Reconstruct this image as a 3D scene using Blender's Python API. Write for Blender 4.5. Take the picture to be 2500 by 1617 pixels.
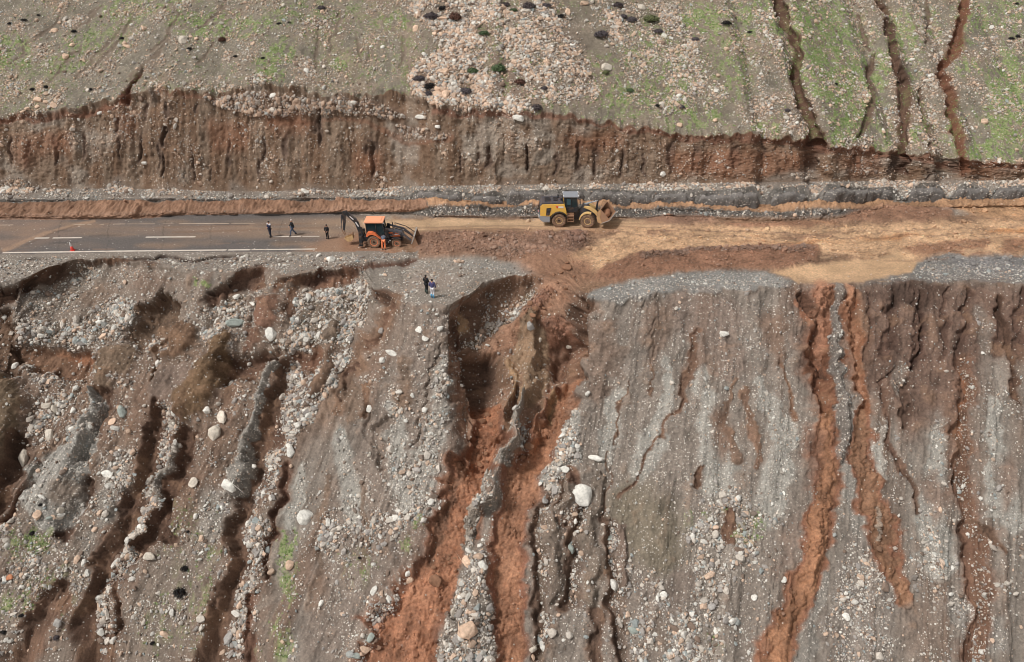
import bpy, bmesh, math, random
import numpy as np
from mathutils import Vector, Matrix, Euler

for _o in list(bpy.data.objects):
    bpy.data.objects.remove(_o)
scene = bpy.context.scene
RNG = np.random.default_rng(7)
random.seed(7)

# ------------------------------------------------------------------ camera, sky, sun
F = 1962.0                       # focal length in pixels of the 2500 px wide photograph
PITCH = math.radians(29.0)
CAM = np.array([0.0, -72.4, 31.0])
cam_d = bpy.data.cameras.new('camera')
cam = bpy.data.objects.new('camera', cam_d)
scene.collection.objects.link(cam)
cam_d.sensor_width = 36.0
cam_d.lens = 36.0 * F / 2500.0
cam_d.clip_end = 3000.0
cam.location = CAM
cam.rotation_euler = (math.pi / 2 - PITCH, 0, 0)
scene.camera = cam

SUN_EL, SUN_AZ = math.radians(54), math.radians(-118)     # azimuth from north (+Y), negative = from the left
world = bpy.data.worlds.new('World')
scene.world = world
world.use_nodes = True
nt = world.node_tree
nt.nodes.clear()
w_out = nt.nodes.new('ShaderNodeOutputWorld')
w_bg = nt.nodes.new('ShaderNodeBackground')
sky = nt.nodes.new('ShaderNodeTexSky')
sky.sky_type = 'NISHITA'
sky.sun_disc = False
sky.sun_elevation = SUN_EL
sky.sun_rotation = SUN_AZ
bw = nt.nodes.new('ShaderNodeRGBToBW')
mixw = nt.nodes.new('ShaderNodeMix')
mixw.data_type = 'RGBA'
mixw.inputs[0].default_value = 0.92        # an overcast sky: nearly grey
tint = nt.nodes.new('ShaderNodeMix'); tint.data_type = 'RGBA'; tint.blend_type = 'MULTIPLY'
tint.inputs[0].default_value = 1.0
tint.inputs[7].default_value = (1.0, 0.98, 0.95, 1)
nt.links.new(sky.outputs[0], bw.inputs[0])
nt.links.new(sky.outputs[0], mixw.inputs[6])
nt.links.new(bw.outputs[0], mixw.inputs[7])
nt.links.new(mixw.outputs[2], tint.inputs[6])
nt.links.new(tint.outputs[2], w_bg.inputs[0])
w_bg.inputs[1].default_value = 0.10
nt.links.new(w_bg.outputs[0], w_out.inputs[0])

sun_d = bpy.data.lights.new('sun', 'SUN')
sun_d.energy = 1.5
sun_d.angle = math.radians(10)
sun_d.color = (1.0, 0.98, 0.95)
sun = bpy.data.objects.new('sun', sun_d)
scene.collection.objects.link(sun)
sd = Vector((math.sin(SUN_AZ) * math.cos(SUN_EL), math.cos(SUN_AZ) * math.cos(SUN_EL), math.sin(SUN_EL)))
sun.rotation_euler = sd.to_track_quat('Z', 'Y').to_euler()
sun.location = (-40, 0, 60)

scene.view_settings.view_transform = 'Standard'
scene.view_settings.look = 'None'
scene.cycles.filter_width = 1.0
scene.view_settings.exposure = 0.84
scene.view_settings.gamma = 1.0
scene.view_settings.use_curve_mapping = False

# ------------------------------------------------------------------ small maths
def sm(a, b, x):
    t = np.clip((x - a) / (b - a), 0, 1)
    return t * t * (3 - 2 * t)

_tabs = {}
def vn(x, y, seed=0):
    """smooth value noise, about -1..1"""
    if seed not in _tabs:
        _tabs[seed] = np.random.default_rng(1000 + seed).random((256, 256)).astype(np.float32) * 2 - 1
    T = _tabs[seed]
    xi = np.floor(x); yi = np.floor(y)
    fx = (x - xi).astype(np.float32); fy = (y - yi).astype(np.float32)
    xi = xi.astype(np.int64) & 255; yi = yi.astype(np.int64) & 255
    x1 = (xi + 1) & 255; y1 = (yi + 1) & 255
    fx = fx * fx * fx * (fx * (fx * 6 - 15) + 10); fy = fy * fy * fy * (fy * (fy * 6 - 15) + 10)
    a = T[yi, xi] * (1 - fx) + T[yi, x1] * fx
    b = T[y1, xi] * (1 - fx) + T[y1, x1] * fx
    return a * (1 - fy) + b * fy

def fbm(x, y, seed=0, octs=4, gain=0.5):
    s = 0; a = 1.0; n = 0
    for i in range(octs):
        s = s + a * vn(x * 2 ** i + 17.3 * i, y * 2 ** i - 9.1 * i, seed + i * 7)
        n += a; a *= gain
    return s / n * 1.6

def worley(x, y, seed=0):
    rg = np.random.default_rng(500 + seed); tx = rg.random((256, 256)).astype(np.float32); ty = rg.random((256, 256)).astype(np.float32)
    xi = np.floor(x).astype(np.int64); yi = np.floor(y).astype(np.int64)
    f1 = np.full(x.shape, 9, np.float32); f2 = f1.copy()
    for dx in (-1, 0, 1):
        for dy in (-1, 0, 1):
            cx = xi + dx; cy = yi + dy
            d = np.hypot(cx + tx[cy & 255, cx & 255] - x, cy + ty[cy & 255, cx & 255] - y).astype(np.float32)
            f2 = np.minimum(f2, np.maximum(f1, d)); f1 = np.minimum(f1, d)
    return f1, f2

def lin(c):
    c = np.asarray(c, dtype=np.float64) / 255.0
    return np.where(c <= 0.04045, c / 12.92, ((c + 0.055) / 1.055) ** 2.4)

fwd = np.array([0, math.cos(PITCH), -math.sin(PITCH)])
upv = np.array([0, math.sin(PITCH), math.cos(PITCH)])
def ray(sx, sy):
    sx = np.asarray(sx, float); sy = np.asarray(sy, float)
    d = fwd + np.stack([(sx - 1250) / F, 0 * sx, 0 * sx], -1) + upv * ((808.5 - sy) / F)[..., None]
    return d
def project(P):
    R = P - CAM
    dz = R @ fwd
    return 1250 + F * R[..., 0] / dz, 808.5 - F * (R @ upv) / dz, dz

# ------------------------------------------------------------------ the lie of the land: break lines seen in the photograph, laid on the ground
def PL(*a): return np.array(a, float)
X0, X1 = -420, 2920
L_E = PL((-420,700),(0,690),(60,678),(120,652),(185,632),(290,629),(330,640),(420,650),(500,662),(560,668),(640,652),(700,668),(760,660),(800,652),(880,655),(905,700),(980,735),(1050,745),(1100,742),(1115,732),(1155,712),(1175,693),(1240,674),(1315,671),(1380,690),(1430,725),(1500,727),(1600,706),(1750,700),(1850,700),(1945,692),(2090,692),(2150,688),(2250,685),(2370,682),(2430,692),(2500,694),(2920,700))
L_S1b = PL((-420,535),(0,533),(150,536),(300,535),(450,526),(600,528),(850,521),(1000,524),(1045,530),(1100,533),(1300,535),(1500,534),(1700,534),(1800,540),(1900,542),(2050,536),(2100,522),(2150,512),(2500,506),(2920,506))
L_S1t = PL((-420,526),(0,525),(150,527),(300,526),(450,517),(600,520),(850,512),(1000,508),(1045,505),(1300,507),(1500,511),(1700,513),(1900,519),(2000,517),(2060,512),(2100,508),(2150,506),(2500,502),(2920,502))
L_S2b = PL((-420,494),(0,494),(600,492),(950,489),(1010,492),(1300,496),(1500,498),(1700,502),(1850,504),(2000,497),(2200,490),(2500,487),(2920,487))
L_S2t = PL((-420,488),(0,488),(600,486),(950,482),(1000,478),(1012,466),(1090,463),(1130,470),(1180,474),(1210,466),(1230,478),(1250,468),(1330,465),(1400,463),(1500,464),(1560,468),(1640,468),(1700,462),(1720,468),(1800,461),(1846,456),(1856,480),(1872,486),(1884,462),(1945,456),(1970,453),(1976,486),(1992,492),(2000,476),(2020,450),(2045,452),(2080,459),(2150,460),(2176,456),(2188,464),(2196,488),(2214,488),(2224,462),(2250,447),(2286,448),(2300,460),(2308,484),(2326,484),(2334,462),(2350,450),(2370,452),(2400,462),(2410,480),(2420,480),(2428,462),(2500,455),(2560,458),(2575,480),(2590,456),(2920,458))
L_F = PL((-420,462),(0,462),(300,462),(600,470),(900,464),(1000,456),(1300,452),(1500,450),(1800,447),(2100,443),(2300,442),(2500,440),(2920,440))
L_R = PL((-420,330),(0,288),(100,278),(180,262),(262,247),(300,232),(340,222),(450,225),(520,232),(560,222),(600,210),(660,207),(740,218),(790,234),(900,234),(960,226),(1000,235),(1060,262),(1150,272),(1250,276),(1350,280),(1450,295),(1520,308),(1640,322),(1700,330),(1850,333),(1960,337),(2010,347),(2060,360),(2200,372),(2280,380),(2360,390),(2420,398),(2500,400),(2920,420))

def line_pixels(L):
    sx = np.arange(X0, X1 + 1, 10.0)
    return sx, np.interp(sx, L[:, 0], L[:, 1])

def march(L, prevx, prevY, prevZ, slope):
    """meet the ray of each pixel of L with the sheet rising at `slope` behind the previous break line"""
    sx, sy = line_pixels(L)
    d = ray(sx, sy)
    lo = np.full(sx.shape, 20.0); hi = np.full(sx.shape, 400.0)
    for _ in range(50):
        t = (lo + hi) / 2
        P = CAM + d * t[:, None]
        pY = np.interp(P[:, 0], prevx, prevY); pZ = np.interp(P[:, 0], prevx, prevZ)
        over = P[:, 2] - (pZ + (P[:, 1] - pY) * slope) > 0
        lo = np.where(over, t, lo); hi = np.where(over, hi, t)
    P = CAM + d * ((lo + hi) / 2)[:, None]
    x = P[:, 0]; o = np.argsort(x)
    x, Y, Z = x[o], P[o, 1], P[o, 2]
    pY = np.interp(x, prevx, prevY); pZ = np.interp(x, prevx, prevZ)
    bad = Y < pY + 0.02
    Y = np.where(bad, pY + 0.02, Y); Z = np.where(bad, pZ + 0.005, Z)
    return x, Y, Z

def flat(L):
    sx, sy = line_pixels(L)
    d = ray(sx, sy)
    t = -CAM[2] / d[:, 2]
    P = CAM + d * t[:, None]
    o = np.argsort(P[:, 0])
    return P[o, 0], P[o, 1], P[o, 2] * 0

def tan(a): return math.tan(math.radians(a))
bl = {}
bl['E'] = flat(L_E)
bl['S1b'] = flat(L_S1b)
bl['S1t'] = march(L_S1t, *bl['S1b'], tan(62))
bl['S2b'] = march(L_S2b, *bl['S1t'], tan(2))
bl['S2t'] = march(L_S2t, *bl['S2b'], tan(62))
bl['F'] = march(L_F, *bl['S2t'], tan(22))
bl['R'] = march(L_R, *bl['F'], tan(68))
def bY(k, x): return np.interp(x, bl[k][0], bl[k][1])
def bZ(k, x): return np.interp(x, bl[k][0], bl[k][2])
# smoothed edge for the lower part of the embankment
_xs, _ys = bl['E'][0], bl['E'][1]
xg = np.linspace(-80, 80, 1601)
yg = np.interp(xg, _xs, _ys)
kern = np.exp(-0.5 * (np.arange(-160, 161) / 70.0) ** 2); kern /= kern.sum()
ygs = np.convolve(np.pad(yg, 160, mode='edge'), kern, mode='valid')
def Es(x): return np.interp(x, xg, ygs)

HILL = 31.0; SLOPE = 37.0
# rows: (segment, t, depth estimate for the fan of columns)
rows = []
def addrows(seg, ts): rows.extend((seg, float(t)) for t in ts)
far = np.geomspace(34, 420, 26)[::-1]
addrows('hill', far)
addrows('hill', np.linspace(33.8, 0, 236)[:-1])
addrows('bank', np.linspace(1, 0, 96)[:-1])            # rim -> foot
addrows('talus', np.linspace(1, 0, 10)[:-1])
addrows('face2', np.linspace(1, 0, 14)[:-1])
addrows('ditch', np.linspace(1, 0, 9)[:-1])
addrows('face1', np.linspace(1, 0, 12)[:-1])
addrows('road', np.linspace(1, 0, 118)[:-1])
addrows('slope', np.linspace(0, 30, 345)[:-1])
addrows('slope', 30 + np.geomspace(0.2, 130, 26) - 0.2)
NR = len(rows)
fine = np.linspace(-1.12, 1.12, 1120)
ext = 1.12 + np.geomspace(0.004, 7, 22)
U = np.concatenate([-ext[::-1], fine, ext])
NC = len(U)
BX = np.zeros((NR, NC)); BY = np.zeros((NR, NC)); BZ = np.zeros((NR, NC))
SEG = np.zeros(NR, int); segn = ['hill', 'bank', 'talus', 'face2', 'ditch', 'face1', 'road', 'slope']
YC = {k: float(bY(k, 0.0)) for k in bl}; ZC = {k: float(bZ(k, 0.0)) for k in bl}
pair = {'bank': ('F', 'R'), 'talus': ('S2t', 'F'), 'face2': ('S2b', 'S2t'), 'ditch': ('S1t', 'S2b'), 'face1': ('S1b', 'S1t'), 'road': ('E', 'S1b')}
for r, (seg, t) in enumerate(rows):
    SEG[r] = segn.index(seg)
    if seg == 'hill':
        yc, zc = YC['R'] + min(t, 34) * math.cos(math.radians(HILL)), ZC['R'] + min(t, 34) * math.sin(math.radians(HILL))
    elif seg == 'slope':
        tt = min(t, 30)
        yc, zc = YC['E'] - tt * math.cos(math.radians(SLOPE)), -tt * math.sin(math.radians(SLOPE))
    else:
        a, b = pair[seg]
        yc, zc = YC[a] * (1 - t) + YC[b] * t, ZC[a] * (1 - t) + ZC[b] * t
    dep = np.dot(np.array([0, yc, zc]) - CAM, fwd)
    x = U * dep * 1250 / F
    BX[r] = x
    if seg == 'hill':
        BY[r] = bY('R', x) + t * math.cos(math.radians(HILL))
        BZ[r] = bZ('R', x) + t * math.sin(math.radians(HILL))
    elif seg == 'slope':
        k = sm(0, 14, t)
        ye = bY('E', x) * (1 - k) + Es(x) * k
        zz = -t * math.sin(math.radians(SLOPE))
        BY[r] = ye - t * math.cos(math.radians(SLOPE))
        BZ[r] = np.maximum(zz, -62 + 0.02 * zz)
    else:
        a, b = pair[seg]
        BY[r] = bY(a, x) * (1 - t) + bY(b, x) * t
        BZ[r] = bZ(a, x) * (1 - t) + bZ(b, x) * t
B = np.stack([BX, BY, BZ], -1)
PX, PY, PD = project(B)
SEGV = np.repeat(SEG[:, None], NC, 1)
ARC = np.concatenate([[0], np.cumsum(np.linalg.norm(np.diff(B[:, NC // 2], axis=0), axis=1))])[:, None] + 0 * BX   # metres along the profile

def normals(P):
    du = np.gradient(P, axis=1); dv = np.gradient(P, axis=0)
    n = np.cross(dv, du)
    l = np.linalg.norm(n, axis=-1, keepdims=True)
    n = n / np.maximum(l, 1e-9)
    n = np.where(n[..., 2:3] < 0, -n, n)
    return n
# smooth base normals (so that displacement does not fan out at the break lines)
NB = normals(B)
for _ in range(6):
    NB[1:-1] = (NB[:-2] + NB[1:-1] * 2 + NB[2:]) / 4
NB /= np.linalg.norm(NB, axis=-1, keepdims=True)
# ------------------------------------------------------------------ survey of the ground: what lies where on it
RS = 2.0; RX0, RY0 = -420.0, -260.0
RW, RH = 1670, 1080
gx = RX0 + np.arange(RW) * RS; gy = RY0 + np.arange(RH) * RS
M_C = np.zeros((RH, RW, 3), np.float32); M_A = np.zeros((RH, RW), np.float32)
M_H = np.zeros((RH, RW), np.float32)
M_P = np.full((RH, RW), -1.0, np.float32)     # rubble density, -1 = leave as the base says
M_G = np.full((RH, RW), -1.0, np.float32)     # fine gravel
M_N = np.zeros((RH, RW), np.float32)          # grass
M_M = np.zeros((RH, RW), np.float32)          # mud
M_S = np.ones((RH, RW), np.float32)           # how strongly natural roughness applies

def box(a, r):
    if r < 1: return a
    r = int(r)
    for ax in (0, 1):
        p = np.pad(a, [(r + 1, r) if i == ax else (0, 0) for i in (0, 1)], mode='edge')
        c = np.cumsum(p, axis=ax, dtype=np.float64)
        n = a.shape[ax]
        a = ((np.take(c, np.arange(2 * r + 1, 2 * r + 1 + n), axis=ax) - np.take(c, np.arange(0, n), axis=ax)) / (2 * r + 1)).astype(np.float32)
    return a

class Win:      # a mask on a window of the survey grid
    def __init__(s, y0, y1, x0, x1, m): s.sl = (slice(y0, y1), slice(x0, x1)); s.m = m
def window(pts, pad):
    p = np.array([q[:2] for q in pts], float)
    x0 = int(max(0, (p[:, 0].min() - pad - RX0) / RS)); x1 = int(min(RW, (p[:, 0].max() + pad - RX0) / RS + 2))
    y0 = int(max(0, (p[:, 1].min() - pad - RY0) / RS)); y1 = int(min(RH, (p[:, 1].max() + pad - RY0) / RS + 2))
    return y0, y1, x0, x1
def poly(pts, soft=4):
    pad = soft * 3 + 6
    y0, y1, x0, x1 = window(pts, pad)
    xx, yy = np.meshgrid(gx[x0:x1], gy[y0:y1])
    ins = np.zeros(xx.shape, bool)
    n = len(pts)
    for i in range(n):
        ax, ay = pts[i][:2]; bx, by = pts[(i + 1) % n][:2]
        if ay == by: continue
        c = ((ay > yy) != (by > yy)) & (xx < (bx - ax) * (yy - ay) / (by - ay) + ax)
        ins ^= c
    m = ins.astype(np.float32)
    r = soft / RS / 2
    m = box(box(m, r), r)
    return Win(y0, y1, x0, x1, m)
def pline(pts, pad=1.3):
    """pts (x, y, half width): distance in half widths, side (+ = to the right seen from the camera), 0..1 along"""
    wmax = max(p[2] for p in pts)
    y0, y1, x0, x1 = window(pts, wmax * pad + 6)
    xx, yy = np.meshgrid(gx[x0:x1], gy[y0:y1])
    best = np.full(xx.shape, 1e9); sd = np.zeros(xx.shape); al = np.zeros(xx.shape)
    L = [0]
    for a, b in zip(pts, pts[1:]): L.append(L[-1] + math.hypot(b[0] - a[0], b[1] - a[1]))
    for i, (a, b) in enumerate(zip(pts, pts[1:])):
        dx, dy = b[0] - a[0], b[1] - a[1]; l2 = dx * dx + dy * dy + 1e-9
        t = np.clip(((xx - a[0]) * dx + (yy - a[1]) * dy) / l2, 0, 1)
        ex, ey = xx - (a[0] + t * dx), yy - (a[1] + t * dy)
        w = a[2] + (b[2] - a[2]) * t
        d = np.hypot(ex, ey) / np.maximum(w, .5)
        cr = -(dx * ey - dy * ex)
        k = d < best
        best = np.where(k, d, best); sd = np.where(k, np.sign(cr), sd); al = np.where(k, (L[i] + t * (L[i + 1] - L[i])) / L[-1], al)
    jit = 1 + .30 * vn(al * L[-1] / 34 + pts[0][0], sd * 2.2 + pts[0][1], 88) + .16 * vn(al * L[-1] / 11, sd * 3.1 + pts[0][0], 89)
    best = best * np.clip(jit, .6, 1.5)
    return (y0, y1, x0, x1), best.astype(np.float32), (best * sd).astype(np.float32), al.astype(np.float32)
def paint(w, col=None, h=None, peb=None, grv=None, grn=None, mud=None, rough=None, a=1.0):
    m = w.m * a; sl = w.sl
    if col is not None:
        c = lin(col).astype(np.float32)
        M_C[sl] = M_C[sl] * (1 - m[..., None]) + c * m[..., None]
        M_A[sl] = M_A[sl] * (1 - m) + m
    if h is not None: M_H[sl] += h * w.m
    for arr, v in ((M_P, peb), (M_G, grv), (M_N, grn), (M_M, mud), (M_S, rough)):
        if v is not None: arr[sl] = arr[sl] * (1 - m) + v * m
def gully(pts, depth, col=(96, 72, 58), floor='soil', flat_=0.36, wide=1.0, rim=None, ends=(0.06, 0.06), mcol=None, wall=1.0, peb=0.85, fcol=None):
    pts = [(a, b, c * wide) for a, b, c in pts]
    (y0, y1, x0, x1), d, s, al = pline(pts, 2.0)
    taper = sm(-0.001, ends[0], al) * sm(-0.001, ends[1], 1 - al) if ends else 1.0
    prof = (1 - sm(flat_, 1.0, d)) * taper
    paint(Win(y0, y1, x0, x1, prof.astype(np.float32)), h=-depth)
    edge = (1 - sm(0.88, 1.08, d)) * np.minimum(1, taper * 2.5)
    ap = (1 - sm(.95, 1.9 if floor != 'mud' else 1.25, d)) * np.minimum(1, taper * 2.5) * .55
    paint(Win(y0, y1, x0, x1, ap.astype(np.float32)), col=tuple(min(255, int(c * 1.14)) for c in col), a=.8)
    paint(Win(y0, y1, x0, x1, edge.astype(np.float32)), col=col, peb=0.06, grv=0.05, mud=0, grn=0)
    if floor == 'rubble':      # steep bare bank on the left, rubble on the floor and to the right
        f = sm(-0.15, 0.05, s) * (1 - sm(0.9, 1.05, s)) * (d < 1.1) * np.minimum(1, taper * 2.5)
        paint(Win(y0, y1, x0, x1, f.astype(np.float32)), col=fcol or (128, 104, 90), peb=peb, grv=0.5)
    elif floor == 'mud':
        f = (1 - sm(0.55, 0.8, d))
        paint(Win(y0, y1, x0, x1, f.astype(np.float32)), col=mcol or (150, 92, 64), mud=1.0, peb=0.05, grv=0.0)
    return
def ridge(pts, height, col=None, peb=None, grv=None, grn=None, soft=0.0):
    (y0, y1, x0, x1), d, s, al = pline(pts)
    m = (1 - sm(soft, 1.0, d)).astype(np.float32)
    paint(Win(y0, y1, x0, x1, m), h=height)
    e = (1 - sm(0.8, 1.05, d)).astype(np.float32)
    paint(Win(y0, y1, x0, x1, e), col=col, peb=peb, grv=grv, grn=grn)
def streak(pts, col, a=1.0, inner=0.4, **k):
    (y0, y1, x0, x1), d, s, al = pline(pts)
    paint(Win(y0, y1, x0, x1, (1 - sm(inner, 1.0, d)).astype(np.float32)), col=col, a=a, **k)
def scarp(rim, depth, reach, wall, col=(92, 68, 54), fade=30, wallrise=5, peb=0.1):
    """a broken edge: below the rim line the ground drops by depth and comes back over `reach` pixels"""
    wl_ = np.array([(p[0], p[2] if len(p) > 2 else wall) for p in rim], float)
    rim = np.array([p[:2] for p in rim], float)
    y0, y1, x0, x1 = window(rim, reach + 10)
    xx, yy = np.meshgrid(gx[x0:x1], gy[y0:y1])
    yr = np.interp(xx, rim[:, 0], rim[:, 1])
    wj = (1 + 0.5 * vn(xx / 23, yy * 0 + 3.3, 77)) * np.interp(xx, wl_[:, 0], wl_[:, 1]) / wall
    depth_k = np.clip(wj, .25, 1)
    dy = yy - yr
    e = sm(rim[0, 0] - 1, rim[0, 0] + fade, xx) * sm(-rim[-1, 0] - 1, -rim[-1, 0] + fade, -xx)
    m = sm(0, wallrise, dy) * (1 - sm(reach * 0.25, reach, dy)) * e
    paint(Win(y0, y1, x0, x1, (m * depth_k).astype(np.float32)), h=-depth)
    c = sm(0, 3, dy) * (1 - sm(wall * 0.7 * wj, wall * 1.05 * wj, dy)) * np.minimum(1, e * 3)
    paint(Win(y0, y1, x0, x1, c.astype(np.float32)), col=col, peb=peb, grv=0.02, grn=0)

GRAV = (152, 146, 139); SOIL = (124, 108, 97); BRN = (110, 84, 68); DKB = (90, 66, 53); RED = (150, 95, 70)
TAN_ = (202, 161, 124); ORG = (172, 126, 94); ASP = (106, 98, 95); HEAP = (144, 109, 89); OLV = (118, 98, 74)

# ---- hillside: peach rubble field, rills, slope tints
paint(poly([(1010,-40),(1000,30),(1060,90),(1010,150),(990,230),(1050,262),(1150,274),(1250,276),(1380,282),(1500,250),(1480,160),(1420,80),(1380,-40)], 50), col=(130,114,100), peb=0.56, grv=0.3)
paint(poly([(1000,160),(1060,140),(1130,120),(1180,170),(1190,220),(1270,240),(1330,262),(1330,284),(1240,278),(1140,274),(1060,262),(1010,230)], 26), col=(130,106,90), peb=0.98, grv=0.4)
paint(poly([(980,-40),(1200,-40),(1190,30),(1140,70),(1130,120),(1080,110),(1050,60),(985,30)], 26), peb=0.88, grv=0.4)
paint(poly([(1470,50),(1530,60),(1600,110),(1680,190),(1660,220),(1580,170),(1490,120)], 30), peb=0.9, grv=0.4)
paint(poly([(1380,-40),(1420,60),(1500,150),(1480,250),(1560,300),(1720,318),(1820,250),(1760,130),(1700,-40)], 60), col=(128,115,100), peb=0.5, grv=0.3)
paint(poly([(840,-40),(880,60),(830,130),(890,225),(960,222),(1010,190),(1000,60),(1010,-40)], 30), peb=0.28, grv=0.3)
paint(poly([(1180,30),(1210,60),(1220,150),(1250,170),(1300,240),(1230,250),(1190,140)], 24), col=(128,108,94), peb=0.25)
for cx, cy, rx, ry, v in [(20,110,50,26,.8),(10,150,40,20,.7),(165,155,40,20,.5),(300,30,60,25,.5),(520,60,80,24,.8),(620,60,50,20,.6),(660,165,26,34,.9),(690,120,30,24,.7),(340,10,60,20,.5),(230,95,80,30,.35),(30,155,40,14,.7),(440,30,30,40,.6),(560,70,70,20,.6),(720,30,40,20,.5),(830,160,24,12,.8),(790,40,60,40,.3),
        (970,50,40,20,.5),(1690,45,30,22,.9),(1720,30,50,16,.8),(1745,75,26,18,.9),(1840,30,60,40,.6),(1960,60,60,60,.7),(2010,30,60,40,.6),(2050,100,50,40,.8),(1990,150,50,50,.6),(2090,220,50,60,.9),(2070,260,40,40,.9),(2060,330,22,30,.9),(2000,200,40,40,.6),(2200,70,30,40,.8),(2210,110,30,30,.8),(2150,170,20,40,.8),(2220,160,30,40,.4),(2380,40,40,40,.6),(2470,40,40,40,.6),
        (2360,160,30,20,.8),(2470,170,40,50,.8),(2490,240,40,70,.9),(2440,260,26,60,.8),(2460,330,30,50,1.),(2400,370,36,24,.9),(2230,330,16,14,.8),(1870,310,30,22,.8),(1690,280,60,30,.5),(1640,200,80,60,.4),(1800,160,40,80,.4),(1480,190,40,60,.4),(1600,120,80,40,.35),(1540,240,60,30,.4),(2160,330,20,50,.4),(2110,110,30,60,.4),(2280,60,20,40,.4),(2330,320,20,40,.3),
        (490,697,14,7,1.),(705,1345,22,44,.9),(700,1440,18,60,.6),(690,1560,24,50,.7),(70,1320,60,30,.6),(120,1290,40,16,.5),(40,1480,34,26,.7),(400,1540,40,60,.35),(520,1345,14,20,.5),(1022,1280,8,14,.9),(1000,1340,14,20,.5),(1825,1285,34,34,.6),(560,1600,60,20,.5),(430,1290,60,60,.25),(480,1480,60,80,.3),(1730,1270,60,20,.3),(870,1380,30,40,.3),(130,1450,60,60,.3),(1745,1565,20,20,.3)]:
    xs = [(cx + rx * 1.2 * math.cos(a), cy + ry * 1.2 * math.sin(a)) for a in np.linspace(0, 2 * math.pi, 12)[:-1]]
    paint(poly(xs, min(rx, ry) * 0.9), grn=v)
rc = (96, 70, 56)
gully([(1898,-40,12),(1908,30,13),(1916,62,11),(1945,105,14),(1952,150,11),(1942,190,12),(1950,240,14),(1975,290,15),(1995,345,22),(1998,380,14)], 0.9, col=rc, ends=(0,.02))
gully([(2140,-30,8),(2160,25,9),(2180,90,12),(2186,150,12),(2212,190,13),(2204,230,15),(2212,290,14),(2205,330,13),(2210,380,14),(2200,430,11)], 0.8, col=rc, ends=(0,.05))
gully([(2360,-40,13),(2355,40,13),(2340,90,13),(2312,140,11),(2300,180,10),(2325,230,14),(2322,280,12),(2345,330,13),(2352,390,15),(2370,425,14)], 0.8, col=(116,76,56), ends=(0,.05))
gully([(2128,130,5),(2122,180,7),(2126,230,9),(2124,275,11),(2105,310,7),(2092,345,5)], 0.45, col=(108,86,72))
gully([(2250,205,4),(2244,250,6),(2256,300,5),(2272,345,6),(2262,375,4)], 0.4, col=(108,86,72))
gully([(2262,-20,5),(2268,50,5),(2262,110,4)], 0.3, col=(110,90,78))
gully([(2090,30,4),(2110,90,5),(2118,130,4)], 0.3, col=(110,90,78))
gully([(345,160,4),(325,195,8),(308,225,12),(298,258,10)], 0.7, col=(98,62,46))
for a, b in [((60,110),(20,160)),((150,30),(60,110)),((330,40),(220,170)),((300,60),(180,190)),((520,100),(470,150)),((440,30),(360,130)),((250,10),(150,90)),((550,10),(480,70)),((410,90),(300,200)),((200,110),(120,200)),((830,20),(800,130)),((780,60),(770,170)),((900,110),(890,160)),((990,90),(975,170)),((870,80),(880,160))]:
    gully([(a[0],a[1],3),((a[0]+b[0])/2+6,(a[1]+b[1])/2,4.5),(b[0],b[1],3)], 0.10, col=(118,102,88))
# darker red-brown strip below the rim and gravel lens in the bank
paint(poly([(470,226),(520,236),(560,226),(640,222),(720,236),(790,240),(900,240),(960,262),(1010,290),(960,296),(880,286),(760,280),(650,290),(560,270),(500,250)], 8), col=(116,92,76), peb=0.98, grv=0.4, h=0.25)
paint(poly([(960,296),(1060,316),(1110,330),(1090,345),(1000,345),(960,320)], 10), col=(122,98,82), peb=0.7, grv=0.4)
streak([(0,296,12),(100,290,12),(200,276,10),(290,256,10)], (124,82,62), a=.75)
streak([(380,222,7),(450,232,7),(520,240,7)], (126,88,68), a=.7)
streak([(1060,275,9),(1250,286,9),(1400,292,9),(1550,322,11),(1750,340,12),(1950,348,12),(2100,370,12),(2300,396,10),(2500,408,10)], (124,84,66), a=.75)
streak([(660,300,10),(800,290,8),(900,300,8),(1000,352,8),(1100,340,6)], (128,88,66), a=.6)
for x, y0_, y1_, w, dp in [(135,322,410,9,.6),(292,285,330,5,.7),(292,330,400,4,.5),(345,250,300,6,.5),(342,320,410,6,.8),(386,340,430,5,.5),(408,245,300,7,.7),(402,300,370,9,1.1),(395,370,440,6,1.0),(475,250,280,4,.4),(775,250,370,7,.9),(772,280,330,9,.6),(475,360,450,4,.4),(520,400,450,4,.4),(918,340,450,7,.9),(905,350,380,16,.6),
        (1120,370,430,4,.6),(1195,350,420,8,.9),(1165,370,400,5,.4),(1287,350,430,8,.9),(1360,360,430,6,.5),(1415,330,430,12,1.0),(1455,350,440,6,.7),(1475,340,380,6,.4),(1520,360,440,6,.8),(1575,370,440,5,.5),(1790,350,420,12,.7),(1985,370,420,14,.8),(2090,372,410,8,.6),(2180,370,430,10,.5),(2290,408,430,7,.8),(2265,410,440,8,.6),(2330,390,420,12,.6),(1640,340,420,9,.5),(1700,350,420,8,.5),(1860,345,400,6,.5),(30,330,420,4,.4),(70,340,430,4,.4),(200,320,400,5,.35),(640,330,440,5,.4),(700,320,400,5,.35),(560,330,420,5,.3)]:
    gully([(x, y0_, w*.5), (x + random.uniform(-4, 4), y0_*.7+y1_*.3, w*random.uniform(.7,1.1)), (x + random.uniform(-5, 5), y0_*.35+y1_*.65, w*random.uniform(.5,.9)), (x + random.uniform(-8, 5), y1_, w*.5)], dp*random.uniform(.35,.75), col=(98,78,66), flat_=0.2, ends=(.25,.3))
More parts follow.
